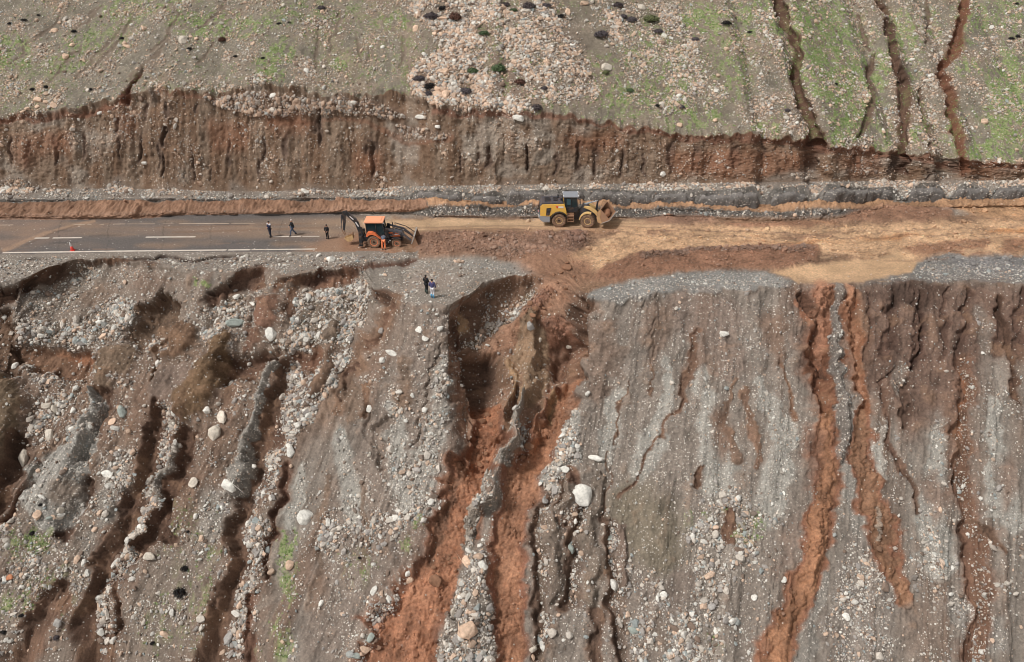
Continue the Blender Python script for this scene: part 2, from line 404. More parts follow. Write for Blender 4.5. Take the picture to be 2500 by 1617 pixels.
for x, y, w, h_ in [(310,300,26,36),(130,350,50,30),(700,300,60,30),(1450,345,90,20),(1850,400,140,40),(2100,400,60,30),(60,370,30,40),(560,330,60,40),(900,400,40,30),(1700,400,70,30),(2400,415,80,16)]:
    paint(poly([(x-w,y-h_),(x+w,y-h_*.8),(x+w*.8,y+h_),(x-w*.7,y+h_)], 20), col=(138,90,64), a=.5)
# scree at the foot of the bank
for pts, pb in [([(-60,440),(60,430),(110,470),(60,482),(-60,482)],.9),([(250,462),(290,430),(330,455),(340,480),(250,482)],.95),([(380,462),(440,455),(480,480),(380,486)],.7),([(690,470),(750,455),(820,462),(860,482),(700,486)],.8),([(1210,455),(1260,425),(1290,450),(1240,462)],.7),([(1390,455),(1420,420),(1440,450)],.6),([(1830,440),(1990,410),(2010,445),(1840,450)],.5),([(2230,446),(2310,420),(2360,446)],.5),([(560,440),(640,470),(560,478)],.3)]:
    paint(poly(pts, 12), col=(128,112,100), peb=pb, grv=.5, h=.12)

# ---- roadside: sheets of mud, ditch, road
paint(poly([(-420,496),(1040,490),(1045,508),(1000,520),(850,518),(700,530),(560,530),(450,526),(350,535),(150,537),(-420,536)], 3), col=(152,114,90), mud=1, peb=.05, grv=0)
paint(poly([(1040,486),(1500,496),(1850,500),(2050,494),(2920,484),(2920,512),(2150,512),(2060,510),(1900,518),(1500,510),(1045,505)], 3), col=(176,134,100), mud=1, peb=.08, grv=0)
paint(poly([(1045,506),(1300,506),(1700,512),(1900,518),(2060,510),(2040,536),(1900,544),(1800,541),(1500,536),(1045,533)], 3), col=(98,92,88), peb=.3, grv=.6)
paint(poly([(1880,530),(2040,530),(1980,548),(1820,548)], 4), col=(152,144,138), peb=.6, grv=.6)
# asphalt, left
paint(poly([(-420,534),(150,537),(350,534),(450,526),(850,520),(930,530),(930,622),(-420,630)], 2), col=ASP, peb=0, grv=.03, rough=0)
for pts, c, a in [([(-420,540),(60,540),(180,535),(90,575),(20,612),(-420,616)], (150,122,104), .8),
                  ([(40,620),(120,570),(230,540),(330,536),(250,560),(130,588)], (142,116,100), .55),
                  ([(300,560),(520,548),(900,530),(900,580),(640,580),(420,575)], (150,124,106), .85),
                  ([(100,560),(300,552),(420,560),(400,576),(120,576)], (134,114,102), .7),
                  ([(560,545),(960,530),(1000,560),(960,575),(700,575)], (164,136,112), .7),
                  ([(820,575),(900,556),(1030,560),(1040,630),(760,634),(740,605)], (152,112,86), .95),
                  ([(740,600),(830,580),(840,620),(700,625)], (158,128,106), .5),
                  ([(0,545),(70,542),(50,566),(0,580)], (120,106,100), .6)]:
    paint(poly(pts, 14), col=c, a=a)
paint(poly([(955,532),(1045,530),(1500,534),(2000,530),(2920,508),(2920,640),(2240,650),(2100,690),(1940,690),(1880,668),(1650,676),(1500,700),(1430,720),(1380,700),(1310,668),(1180,636),(1040,632),(990,616),(950,600)], 8), col=(150,116,91), mud=1, peb=.1, grv=.05)
for _k in range(46):
    _x = random.uniform(-60, 860); _y = random.uniform(540, 600); _w = random.uniform(10, 34)
    paint(poly([(_x - _w * 2.2, _y), (_x - _w, _y - _w * .22), (_x + _w * 1.3, _y - _w * .18), (_x + _w * 2.6, _y + _w * .05), (_x + _w, _y + _w * .25), (_x - _w * 1.2, _y + _w * .2)], 5), col=random.choice([(138,116,100),(146,120,100),(124,108,98),(112,100,94)]), a=random.uniform(.35, .8))
# tyre tracks and tan silt
streak([(10,612,7),(70,585,6),(150,558,6),(230,540,5)], (172,138,112), a=.7)
streak([(60,600,2),(120,572,3),(190,550,2)], (112,90,78), a=.7)
paint(poly([(880,540),(1040,536),(1330,540),(1520,540),(1700,545),(1600,560),(1430,566),(1320,572),(1100,572),(1030,566),(900,570)], 7), col=(200,164,128), mud=1, peb=.02, grv=0, rough=.2)
paint(poly([(1040,560),(1330,556),(1560,556),(1500,572),(1300,566),(1080,572)], 6), col=(176,132,102), a=.6)
# brown heaps
paint(poly([(1010,578),(1080,568),(1200,566),(1380,568),(1440,575),(1425,610),(1400,635),(1330,655),(1290,648),(1180,634),(1110,628),(1040,632),(1010,612)], 14), col=HEAP, mud=1, peb=.35, grv=.3, h=.35)
paint(poly([(1180,610),(1260,596),(1340,612),(1360,630),(1290,642),(1190,628)], 10), peb=.95, grv=.6)
paint(poly([(1370,572),(1430,570),(1430,600),(1390,602)], 8), peb=.8, col=(120,86,70), h=.1)
paint(poly([(1440,600),(1500,580),(1520,560),(1640,552),(1800,556),(2000,556),(2300,545),(2500,540),(2920,540),(2920,622),(2400,634),(2200,640),(2000,620),(1900,608),(1700,612),(1560,626),(1500,660),(1440,660),(1330,665),(1310,655),(1400,628)], 10), col=TAN_, mud=1, peb=.12, grv=.1)
paint(poly([(1560,540),(1640,526),(1720,528),(1760,545),(1700,556),(1600,556)], 8), col=HEAP, mud=1, peb=.1, h=.3)
paint(poly([(1770,548),(1900,545),(2050,540),(2040,552),(1900,560),(1800,560)], 6), col=(158,116,90), mud=1, peb=.1, h=.15)
paint(poly([(2040,535),(2100,508),(2200,503),(2330,512),(2320,535),(2260,545),(2080,545)], 8), col=(152,112,88), mud=1, peb=.1, h=.3)
paint(poly([(2330,505),(2920,500),(2920,530),(2400,535)], 10), col=(190,146,108), mud=1)
paint(poly([(1440,690),(1480,650),(1560,622),(1700,612),(1900,604),(2000,604),(2000,640),(1930,658),(1860,664),(1700,668),(1600,676),(1500,694)], 8), col=(150,108,84), mud=1, peb=.15, grv=.2, h=.3)
paint(poly([(1560,626),(1700,612),(1980,612),(1980,620),(1700,622),(1570,640)], 5), peb=.85, grv=.5, col=(116,86,70))
paint(poly([(2200,612),(2260,602),(2420,592),(2920,585),(2920,612),(2520,612),(2440,630),(2300,636),(2220,630)], 10), col=(150,110,84), mud=1, peb=.12, h=.3)
paint(poly([(2420,592),(2450,590),(2440,628),(2400,622)], 8), col=TAN_, mud=1, peb=.1)
paint(poly([(1880,668),(2000,648),(2140,632),(2190,615),(2260,640),(2230,666),(2150,680),(2095,694),(1945,694),(1930,680)], 6), col=(206,166,127), mud=1, peb=.02, grv=0, rough=.3)
for pts in [[(1880,596),(1980,590),(2060,592),(1960,600)],[(2040,585),(2200,575),(2300,572),(2200,584)],[(2400,565),(2500,560),(2500,572),(2440,575)]]:
    paint(poly(pts, 6), col=(190,134,88), mud=1, peb=0)
# gravel verges
paint(poly([(-420,618),(0,622),(300,615),(780,616),(960,612),(1020,620),(1030,640),(880,650),(700,668),(560,668),(430,650),(330,640),(0,700),(-420,710)], 3), col=(140,128,118), peb=.3, grv=.55)
paint(poly([(860,664),(960,642),(1100,632),(1180,634),(1315,655),(1318,672),(1240,675),(1170,695),(1155,712),(1112,734),(1100,744),(1050,748),(980,738),(905,704)], 5), col=(142,131,121), peb=.22, grv=.5, rough=.4)
paint(poly([(960,690),(1010,664),(1100,664),(1130,690),(1060,712),(990,712)], 20), col=(150,132,120), a=.7, grv=.15)
paint(poly([(1110,636),(1300,650),(1310,668),(1230,660),(1120,648)], 8), col=(136,131,126), a=.8, grv=.9)
paint(poly([(1430,718),(1500,697),(1650,674),(1780,666),(1880,668),(1945,690),(1930,700),(1800,706),(1640,712),(1560,730),(1480,735),(1432,728)], 4), col=(138,134,130), peb=.3, grv=1., h=.12)
paint(poly([(2095,694),(2150,682),(2225,668),(2240,642),(2290,628),(2400,632),(2500,624),(2920,624),(2920,702),(2500,696),(2430,694),(2370,686),(2250,688),(2150,692)], 4), col=(124,120,117), peb=.3, grv=.9)
paint(poly([(2300,640),(2500,628),(2500,668),(2380,660)], 10), col=(120,116,117), a=.7)
rgm = random.Random(5)
for _ in range(90):      # smears, ruts and drying tongues of the mud over the road
    x = rgm.uniform(960, 2700); y = rgm.uniform(545, 640)
    if x < 1420 and y > 572: continue
    if 1440 < x < 2000 and y > 604: continue
    L_ = rgm.uniform(30, 160); w = rgm.uniform(1.5, 5); t = rgm.uniform(-.05, .05)
    streak([(x, y, w * .6), (x + L_ * .5, y + t * L_, w), (x + L_, y + 2 * t * L_, w * .5)], rgm.choice([(152,116,90),(140,104,82),(196,160,126),(168,130,100),(178,132,96)]), a=rgm.uniform(.4, .85))
for pts in [[(900,560,2),(1040,556,2.5),(1250,552,2),(1420,556,2)],[(880,572,2),(1000,566,2.5),(1200,560,2),(1340,566,2)],[(1500,552,2),(1640,562,2),(1900,574,2.5),(2200,566,2),(2500,556,2)],[(1480,570,2),(1650,580,2.5),(1950,586,2),(2300,576,2),(2500,570,2)],[(420,568,3),(600,562,3),(800,556,3)],[(380,556,2),(560,552,2),(760,546,2)]]:
    streak(pts, (134,104,84), a=.6)
for _ in range(26):      # mud thrown on the asphalt
    x = rgm.uniform(-40, 800); y = rgm.uniform(545, 615); w = rgm.uniform(1.5, 5)
    streak([(x, y, w * .6), (x + w * 8, y + rgm.uniform(-2, 2), w), (x + w * 18, y + rgm.uniform(-3, 3), w * .4)], rgm.choice([(138,114,98),(148,120,100),(84,77,76),(122,106,96)]), a=rgm.uniform(.3, .7))
for x in (150, 270, 405, 520, 690):      # cracks in the asphalt
    streak([(x, 540, .8), (x - 8, 565, 1.0), (x - 4, 590, .8), (x - 14, 618, .8)], (72,66,64), a=.7)
# crack along the verge
for pts, d_ in [([(325,632,3),(375,632,3.4),(395,625,4),(425,625,3),(445,634,4),(480,637,3.5),(530,628,2.5),(610,621,1.5)], .5),([(60,632,1.5),(100,633,2)], .2),([(620,648,2),(660,642,1.5),(720,636,1)], .3)]:
    gully(pts, d_, col=(70,54,46), flat_=.3, ends=(.02,.02))
# ---- embankment, left: slumped blocks, scarps, gullies
paint(poly([(-420,740),(0,745),(60,715),(130,684),(180,652),(300,636),(440,650),(500,700),(560,668),(700,670),(880,650),(900,700),(880,760),(800,950),(700,1120),(640,1617),(560,1950),(-420,1950)], 20), col=(132,116,104), peb=.34, grv=.5)
scarp([(-60,735,36),(0,700,34),(60,678,36),(120,652,44),(185,630,34),(240,628,16),(290,627,12),(345,634,6),(400,642,4)], 1.25, 130, 38, col=(98,72,57))
scarp([(488,742),(496,716),(520,700),(560,690),(563,668),(592,652),(650,644)], 1.2, 120, 42, col=(103,77,63))
scarp([(318,745),(340,732),(375,720),(403,716),(425,730),(440,738)], 1.0, 120, 34, col=(112,86,67))
scarp([(660,700,24),(700,668,30),(760,660,36),(800,650,40),(850,643,28),(900,640,12),(960,634,10),(1028,628,8)], 1.1, 100, 30, col=(98,70,57))
paint(poly([(830,650),(880,655),(870,672),(810,690),(790,700),(760,700)], 8), col=(123,88,69), peb=.05)
paint(poly([(-60,830),(300,850),(700,850),(880,800),(970,735),(930,860),(800,1060),(660,1200),(420,1320),(200,1240),(-60,1200)], 50), col=(122,97,81), a=.7, peb=.3, grv=.15)
# rubble lobes
paint(poly([(20,770),(60,790),(130,790),(200,770),(290,715),(330,740),(300,800),(240,835),(200,846),(120,835),(30,830)], 22), col=(112,98,86), peb=.95, grv=.6)
paint(poly([(180,640),(260,640),(250,670),(180,730),(110,760),(60,760),(100,710)], 12), col=(136,122,110), peb=.55, grv=.8)
paint(poly([(530,735),(555,712),(595,730),(590,780),(560,800),(530,770),(515,740)], 8), col=(118,102,88), peb=1., grv=.6)
paint(poly([(515,800),(560,795),(540,835),(505,840)], 6), col=(114,100,90), peb=.95, grv=.8)
paint(poly([(690,820),(705,770),(715,745),(740,722),(800,705),(850,690),(880,680),(900,690),(905,735),(880,790),(860,830),(850,845),(760,848),(690,856)], 7), col=(120,105,92), peb=1., grv=.6)
paint(poly([(825,865),(860,850),(860,900),(835,930),(805,960),(790,1000),(760,1030),(730,1080),(700,1130),(690,1100),(690,1010),(690,950),(740,920),(780,900),(810,880)], 8), col=(116,98,86), peb=.98, grv=.6)
paint(poly([(50,860),(110,870),(125,930),(110,960),(80,940),(60,900)], 10), col=(126,108,96), peb=.7, grv=.5)
paint(poly([(90,980),(160,960),(165,1010),(130,1060),(90,1090),(60,1090),(80,1040)], 10), col=(128,106,92), peb=.75, grv=.4)
# hollows
def hollow(pts, depth, col, soft=14, peb=.15):
    paint(poly(pts, soft), h=-depth); paint(poly(pts, 5), col=col, peb=peb, grv=.1, grn=0)
hollow([(30,840),(120,842),(170,848),(215,862),(232,885),(222,915),(185,930),(130,925),(95,900),(60,890)], 1.1, (123,91,71))
paint(poly([(120,850),(215,865),(228,890),(170,880)], 8), col=(140,92,64), a=.8)
hollow([(330,775),(345,738),(400,722),(428,745),(430,790),(400,840),(350,858),(318,842),(312,812)], 1.0, (116,93,76))
paint(poly([(370,800),(425,790),(415,850),(360,865)], 8), col=(136,112,96), peb=.6)
hollow([(535,862),(600,858),(685,848),(668,872),(622,905),(575,935),(545,940),(522,915)], 1.5, (96,70,56))
hollow([(700,858),(790,845),(800,862),(775,890),(740,905),(705,895)], .9, (109,77,60))
hollow([(690,740),(706,700),(730,690),(720,740),(700,790)], .7, (103,77,62))
hollow([(905,700),(945,705),(985,720),(960,735),(930,745),(905,735)], .7, (103,77,62))
hollow([(-60,760),(30,750),(45,830),(60,880),(40,925),(-60,900)], 1.3, (109,84,67))
# humps
def hump(pts, height, col, soft=24, peb=.08, grv=.08):
    paint(poly(pts, soft), h=height); paint(poly(pts, 6), col=col, peb=peb, grv=grv, grn=0)
hump([(405,830),(425,800),(450,792),(480,810),(488,850),(450,872),(405,872)], .7, (118,90,70), soft=18)
hump([(545,812),(566,826),(570,852),(560,880),(530,950),(505,1000),(460,1028),(430,1010),(440,960),(470,920),(510,860)], 1.1, (116,90,66), soft=26)
hump([(-80,925),(0,920),(45,945),(62,990),(60,1050),(30,1110),(-10,1150),(-80,1160)], 1.4, (116,96,76), soft=34)
hump([(240,850),(300,830),(330,860),(320,900),(270,930),(235,960),(228,920)], .5, (122,100,82), soft=18)
hump([(630,745),(680,730),(690,770),(680,790),(650,810),(630,790)], .5, (125,91,74), soft=14)
hump([(605,800),(640,795),(640,840),(605,850)], .3, (114,84,68), soft=12)
hump([(795,800),(815,795),(825,830),(800,845)], .6, (122,104,90), soft=8)
hump([(800,870),(815,850),(815,900),(790,945),(755,975),(748,960),(775,910)], .6, (116,92,76), soft=12)
hump([(385,900),(450,880),(470,905),(440,960),(400,1010),(370,1000),(370,940)], .4, (126,106,94), soft=16, grv=.2)
# long gullies of the left slope
W = (96, 71, 57)
gully([(420,760,7),(400,820,8),(385,880,10),(375,930,12)], .5, col=(120,93,74), floor='rubble')
gully([(700,870,22),(690,930,28),(672,1000,30),(655,1070,30),(636,1140,30),(620,1190,34),(600,1240,34),(590,1300,30),(590,1370,32),(570,1440,34),(552,1500,40),(545,1560,44),(540,1660,50)], 1.25, wide=1.3, col=(109,82,66), floor='rubble', ends=(.02,0))
gully([(470,1035,20),(452,1080,22),(440,1130,20),(428,1190,20),(414,1240,20),(385,1285,20),(350,1330,16),(310,1378,12)], 1.0, wide=1.35, col=W, floor='soil')
gully([(405,985,20),(392,1040,26),(380,1100,28),(366,1160,28),(345,1230,30),(312,1300,30),(275,1370,30),(240,1440,30),(225,1510,34),(235,1570,34),(240,1680,36)], 1.2, wide=1.35, col=W, floor='rubble', ends=(.02,0), fcol=(118,92,78))
gully([(246,935,14),(240,990,18),(228,1040,16),(212,1080,14),(206,1130,9)], .9, wide=1.4, col=(103,77,62))
gully([(60,1060,12),(40,1110,18),(20,1160,20),(0,1220,20),(-40,1300,20)], 1.1, wide=1.2, col=(103,77,62))
gully([(95,1130,8),(70,1180,10),(30,1250,10),(-10,1310,10)], .6, col=(125,91,74), floor='rubble')
gully([(215,1180,14),(190,1225,16),(165,1265,13),(152,1320,8)], .6, wide=1.4, col=W)
gully([(170,1430,14),(130,1470,20),(90,1530,20),(60,1590,20),(30,1660,20)], .6, wide=1.4, col=(120,91,74))
gully([(280,1420,8),(290,1480,8),(270,1560,10),(280,1640,12)], .5, col=(118,91,74))
gully([(615,1450,10),(600,1510,10),(600,1580,12),(610,1660,12)], .6, col=(125,91,74))
gully([(700,1130,6),(690,1180,7),(684,1230,8),(672,1290,8),(660,1350,7),(640,1410,6)], .6, col=(112,82,67))
gully([(900,935,16),(892,980,14),(880,1020,10)], .3, col=(120,92,74))
gully([(945,1005,14),(930,1050,22),(925,1100,20),(930,1150,12)], .55, col=(125,98,78))
gully([(1082,830,2),(1060,900,3),(1030,980,3.5),(1015,1040,4),(1000,1100,3)], .35, col=(98,77,64))
gully([(908,940,3),(902,1000,5),(905,1060,5),(900,1130,4)], .3, col=(116,93,78))
ridge([(222,945,8),(228,990,16),(215,1060,34),(190,1110,50),(150,1160,70),(120,1210,70)], .9, col=(152,146,139), peb=.35, grv=1.)
ridge([(660,880,10),(640,940,12),(625,1010,13),(606,1060,16),(590,1120,22),(568,1180,30)], .6, col=(144,136,128), peb=.25, grv=.9)
ridge([(418,1100,8),(404,1160,12),(385,1200,8)], .4, col=(140,130,121), peb=.3, grv=.8)
for pts in [[(250,1110),(300,1100),(320,1140),(310,1200),(260,1290),(200,1400),(180,1420),(220,1300),(240,1200)], [(490,1200),(560,1190),(560,1260),(520,1330),(480,1300)]]:
    paint(poly(pts, 20), col=(140,130,121), peb=.6, grv=.8)
streak([(968,725,26),(935,780,26),(890,850,26),(850,930,26),(815,1000,18)], (126,96,76), a=.85, peb=.05)
gully([(955,740,6),(925,800,7),(895,860,6)], .25, col=(116,86,69)); gully([(870,880,5),(850,930,6),(830,970,5)], .3, col=(112,84,69))
# rib under the ledge
paint(poly([(1000,745),(1100,745),(1108,850),(1112,960),(1105,1050),(1108,1130),(1090,1230),(1060,1330),(1000,1420),(960,1500),(900,1560),(820,1620),(740,1620),(760,1400),(800,1200),(860,1100),(930,960),(990,850)], 22), col=(138,122,111), peb=.26, grv=.45)
for pts in [[(960,1000,22),(965,1080,34),(985,1180,44),(1000,1260,44)],[(1090,880,16),(1075,960,26),(1060,1050,34),(1040,1150,44),(1030,1240,44)],[(730,1150,16),(720,1230,26),(710,1290,20)],[(835,1060,20),(850,1150,30),(860,1260,36)]]:
    streak(pts, (158, 152, 144), a=.9, grv=1., peb=.5)
for pts in [[(800,1160,10),(790,1260,14),(780,1360,12),(770,1480,10)],[(880,1180,8),(890,1300,14),(880,1400,12)],[(860,960,30),(850,1020,26)],[(990,880,22),(985,980,16)]]:
    streak(pts, (122,100,84), a=.8, grv=.1, peb=.12)
# ---- central washout
chasm = [(1100,746),(1118,730),(1156,712),(1174,695),(1240,675),(1316,671),(1340,668),(1395,690),(1432,726),(1458,735),(1450,780),(1438,850),(1415,930),(1392,985),(1368,1050),(1345,1110),(1320,1150),(1250,1130),(1262,1050),(1288,968),(1268,985),(1240,1040),(1218,1100),(1190,1160),(1140,1160),(1122,1100),(1110,1040),(1106,975),(1130,960),(1114,900),(1108,850),(1112,800)]
chasm_cut = [(1100,746),(1118,730),(1156,712),(1174,695),(1240,675),(1290,676),(1296,720),(1262,762),(1285,800),(1330,812),(1385,800),(1412,752),(1432,736),(1458,740)] + chasm[14:]
paint(poly(chasm_cut, 34), h=-2.0)
paint(poly(chasm, 4), col=(148,114,93), peb=.2, grv=.2)
paint(poly([(1110,760),(1160,722),(1240,690),(1290,690),(1230,740),(1180,790),(1150,850),(1120,840)], 10), col=(116,87,70))
paint(poly([(1205,690),(1310,682),(1290,720),(1240,760),(1200,790),(1175,800),(1190,760)], 8), col=(126,98,80), peb=.35)
paint(poly([(1282,692),(1305,700),(1262,750),(1215,790),(1160,820),(1175,790),(1225,755)], 7), col=(114,94,74), peb=1., grv=.7)
paint(poly([(1250,640),(1330,625),(1445,640),(1450,690),(1400,700),(1400,735),(1340,770),(1300,800),(1240,820),(1200,845),(1180,835),(1200,810),(1260,765),(1310,720),(1318,680)], 16), col=(160,118,92), mud=1, peb=.1, h=.12)
paint(poly([(1300,715),(1355,720),(1330,765),(1290,775),(1280,745)], 8), peb=.5, col=(144,100,78), h=.3)
paint(poly([(1320,790),(1380,770),(1400,790),(1380,840),(1340,850),(1325,820)], 8), col=(146,102,80), mud=1, peb=.4, h=.6)
hole1 = [(1155,840),(1200,832),(1225,860),(1238,885),(1230,920),(1215,960),(1208,990),(1170,985),(1150,940),(1142,890)]
paint(poly(hole1, 20), h=-2.1); paint(poly(hole1, 5), col=(109,83,68), peb=.06)
hole2 = [(1336,830),(1370,815),(1396,838),(1390,870),(1375,900),(1350,908),(1340,870)]
paint(poly(hole2, 16), h=-1.8); paint(poly(hole2, 5), col=(116,84,67), peb=.06)
ridge([(1298,790,22),(1305,830,40),(1295,880,46),(1290,930,40),(1286,965,18)], 1.7, col=(146,118,93), peb=.16, grv=.15)
ridge([(1240,860,14),(1262,920,26),(1235,980,26),(1205,1050,22)], 1.0, col=(138,107,86), peb=.14)
ridge([(1352,930,10),(1330,1000,16),(1290,1080,20)], 1.0, col=(134,108,86))
ridge([(1284,960,5),(1262,1020,14),(1245,1080,22),(1225,1140,30),(1200,1200,26),(1170,1250,20)], 1.6, col=(142,132,122), peb=.28, grv=.7)
gully([(1440,740,16),(1425,820,20),(1405,890,18),(1385,950,14)], .6, col=(125,93,74), flat_=.2)
streak([(1425,720,14),(1400,770,22),(1395,830,14)], (103,77,62), a=.8)
# the two mud torrents
gully([(1195,985,34),(1180,1050,42),(1160,1120,46),(1140,1190,50),(1120,1260,54),(1098,1330,62),(1062,1400,64),(1030,1470,74),(990,1550,90),(950,1650,110),(900,1800,130)], .85, wide=1.0, col=(134,92,71), floor='mud', mcol=(162,109,79), ends=(.01,0), flat_=.55)
gully([(1385,925,30),(1368,985,40),(1335,1050,42),(1305,1120,44),(1280,1190,48),(1255,1260,56),(1240,1340,48),(1236,1420,46),(1238,1500,44),(1245,1580,52),(1250,1700,60),(1250,1800,66)], .7, wide=.95, col=(144,98,76), floor='mud', mcol=(170,118,87), ends=(.01,0), flat_=.55)
streak([(1125,1130,10),(1095,1210,12),(1070,1290,14),(1045,1370,12)], (116,82,62), a=.8)
hump([(1128,1338),(1180,1330),(1186,1400),(1196,1480),(1200,1560),(1190,1700),(1075,1700),(1075,1560),(1100,1460),(1115,1400)], .7, (134,122,112), soft=30, peb=.75, grv=.8)
ridge([(1200,1160,18),(1175,1220,16),(1150,1270,14),(1135,1330,14)], .5, col=(136,124,113), peb=.7, grv=.7)
for pts, hh in [([(1130,760,6),(1140,800,9),(1150,840,6)],.5),([(1170,730,6),(1165,780,9),(1160,830,6)],.5),([(1215,705,5),(1200,750,9),(1180,800,6)],.45),([(1390,720,8),(1400,780,12),(1385,860,8)],.6),([(1420,760,6),(1412,830,8),(1395,900,6)],.4),([(1125,860,5),(1135,920,8),(1150,970,6)],.5),([(1140,980,5),(1140,1040,8),(1130,1110,6)],.4),([(1260,900,5),(1250,950,8),(1230,1000,6)],.5),([(1330,920,5),(1325,970,8),(1318,1020,6)],.4)]:
    ridge(pts, hh)
for pts in [[(1150,745,10),(1165,770,14),(1150,790,8)],[(1255,870,8),(1262,910,14),(1250,950,10)],[(1345,950,8),(1350,980,12),(1340,1010,8)]]:
    streak(pts, (176,140,104), a=.8)
streak([(1135,720,6),(1140,800,9),(1128,900,8),(1135,960,6)], (116,78,60), a=.7)
# ---- slope right of the washout
paint(poly([(1450,735),(1560,735),(1940,705),(1960,900),(1980,1100),(1960,1300),(1900,1500),(1850,1700),(1300,1700),(1300,1300),(1330,1150),(1390,1000),(1440,850)], 24), col=(136,123,113), peb=.22, grv=.45)
for pts, c, g, p in [([(1400,1010,18),(1390,1080,34),(1360,1150,34),(1350,1190,20)], (158, 152, 144), 1., .85),
    ([(1640,880,10),(1620,960,20),(1600,1060,36),(1570,1150,40)], (158, 152, 144), 1., .3),
    ([(1720,900,14),(1730,1000,34),(1745,1100,60),(1760,1200,60)], (158, 152, 144), 1., .3),
    ([(1850,930,12),(1880,1000,26),(1920,1080,40),(1900,1160,50),(1870,1250,50)], (158, 152, 144), 1., .35),
    ([(1500,960,20),(1490,1050,30),(1480,1120,30)], (158, 152, 144), 1., .3),
    ([(1800,1300,90),(1700,1420,120),(1640,1540,140)], (142,130,120), .7, .62),
    ([(1560,1380,60),(1600,1500,80),(1560,1600,80)], (136,122,112), .5, .5),
    ([(2160,1030,12),(2150,1090,20),(2140,1160,24)], (158, 152, 144), 1., .4),
    ([(2290,970,8),(2290,1060,16),(2280,1160,34),(2270,1260,54),(2300,1360,60)], (158, 152, 144), 1., .6),
    ([(2420,980,16),(2430,1080,22),(2440,1180,36),(2470,1280,40)], (158, 152, 144), 1., .4),
    ([(2090,1000,10),(2075,1080,14),(2070,1160,20),(2090,1260,24),(2110,1340,16)], (140,132,124), .8, .15),
    ([(2010,1420,20),(1990,1520,24),(1970,1620,26)], (138,130,122), .8, .2),
    ([(2090,1340,60),(2110,1460,100),(2100,1600,120)], (138,126,117), .8, .6),
    ([(2330,1480,40),(2420,1560,60)], (140,131,123), .9, .4),
    ([(1670,740,60),(1740,800,90),(1760,880,60)], (134,116,105), .2, .25),
    ([(1480,800,36),(1500,900,30)], (132,114,102), .15, .15),
    ([(1820,960,10),(1840,1060,14),(1850,1140,12)], (128,98,80), .2, .1),
    ([(1790,930,6),(1770,1030,10),(1800,1130,12)], (124,98,82), .1, .1)]:
    streak(pts, c, a=.95, inner=.62, grv=g, peb=p)
paint(poly([(1480,1240),(1520,1160),(1620,1200),(1680,1300),(1660,1420),(1560,1380),(1500,1320)], 40), col=(126,114,98), peb=.12, grv=.25)
gully([(1693,800,6),(1694,880,12),(1682,940,11),(1655,990,6),(1620,1045,4),(1580,1120,4),(1545,1180,6),(1510,1225,5)], .2, col=(120,91,74), flat_=.2)
for pts, dp, c in [([(1525,920,2),(1515,1000,3),(1500,1080,3)],.12,BRN),([(1490,1100,3),(1480,1200,3),(1475,1280,3)],.12,BRN),([(1590,770,3),(1595,860,3),(1580,960,3)],.12,BRN),([(1780,1240,8),(1785,1300,12),(1790,1330,6)],.2,(107,79,64)),([(1710,1130,6),(1708,1160,9),(1700,1190,5)],.3,(112,84,67)),([(1890,870,4),(1930,960,6),(1945,1040,5)],.18,(123,91,71))]:
    gully(pts, dp, col=c)
# slots low right of the washout
SL = (108, 84, 70)
gully([(1335,1195,8),(1330,1240,11),(1322,1300,14),(1318,1370,16),(1312,1450,16),(1330,1520,12),(1318,1620,12)], 0.62, wide=1.25, flat_=.15, col=SL, floor='rubble', peb=.5, fcol=(116,98,85))
gully([(1425,1225,22),(1410,1270,16),(1398,1320,15),(1392,1380,16),(1394,1440,15),(1388,1500,13)], 0.65, wide=1.25, flat_=.15, col=SL, floor='rubble', peb=.6, fcol=(116,98,86))
gully([(1372,1180,8),(1362,1230,11),(1372,1290,8)], 0.37, wide=1.25, flat_=.15, col=SL)
gully([(1492,1260,10),(1486,1310,14),(1484,1370,13),(1498,1430,16),(1505,1490,15),(1512,1560,14),(1515,1660,14)], 0.68, wide=1.25, flat_=.15, col=SL, floor='rubble', peb=.55, fcol=(114,96,84))
gully([(1455,1470,16),(1450,1530,14),(1458,1600,12),(1455,1680,12)], 0.43, wide=1.25, flat_=.15, col=SL)
ridge([(1385,1160,10),(1362,1260,16),(1352,1330,20),(1358,1400,18),(1350,1470,16)], .5, col=(124,108,96), peb=.2, grv=.2)
ridge([(1462,1150,7),(1462,1230,14),(1440,1310,24),(1450,1400,24),(1440,1460,24)], .5, col=(126,111,99), peb=.2, grv=.25)
ridge([(1515,1290,10),(1520,1350,14),(1522,1420,10)], .4, col=(124,104,92), peb=.08)
hollow([(1370,1145),(1385,1125),(1410,1150),(1415,1190),(1375,1185)], .4, (122,92,76))
# ---- right: dark scarp faces, red-brown torrents
paint(poly([(1935,690),(2100,696),(2250,692),(2380,690),(2500,700),(2920,706),(2920,930),(2500,900),(2420,860),(2360,980),(2330,1100),(2280,1000),(2230,1100),(2180,1000),(2130,960),(2080,940),(2060,800),(2000,800),(1985,930),(1950,850),(1930,760)], 34), col=(120,95,82), peb=.12, grv=.12)
for x, w, t_ in [(1990,12,.5),(2120,9,.4),(2175,16,.7),(2250,12,.9),(2232,10,.5),(2305,10,.4),(2355,12,.8),(2440,12,.6),(2490,16,.7),(2560,16,.6),(2660,20,.6),(2760,20,.6)]:
    gully([(x, 700, w*.3),(x+4, 740, w*.6),(x-2, 800, w*.9),(x-10, 900, w*.7)], t_*.55, col=(94,70,59), flat_=.15, ends=(.05,.4))
paint(poly([(2140,690),(2160,686),(2280,690),(2300,720),(2240,760),(2200,740),(2150,740)], 14), col=(87,66,56), a=.8)
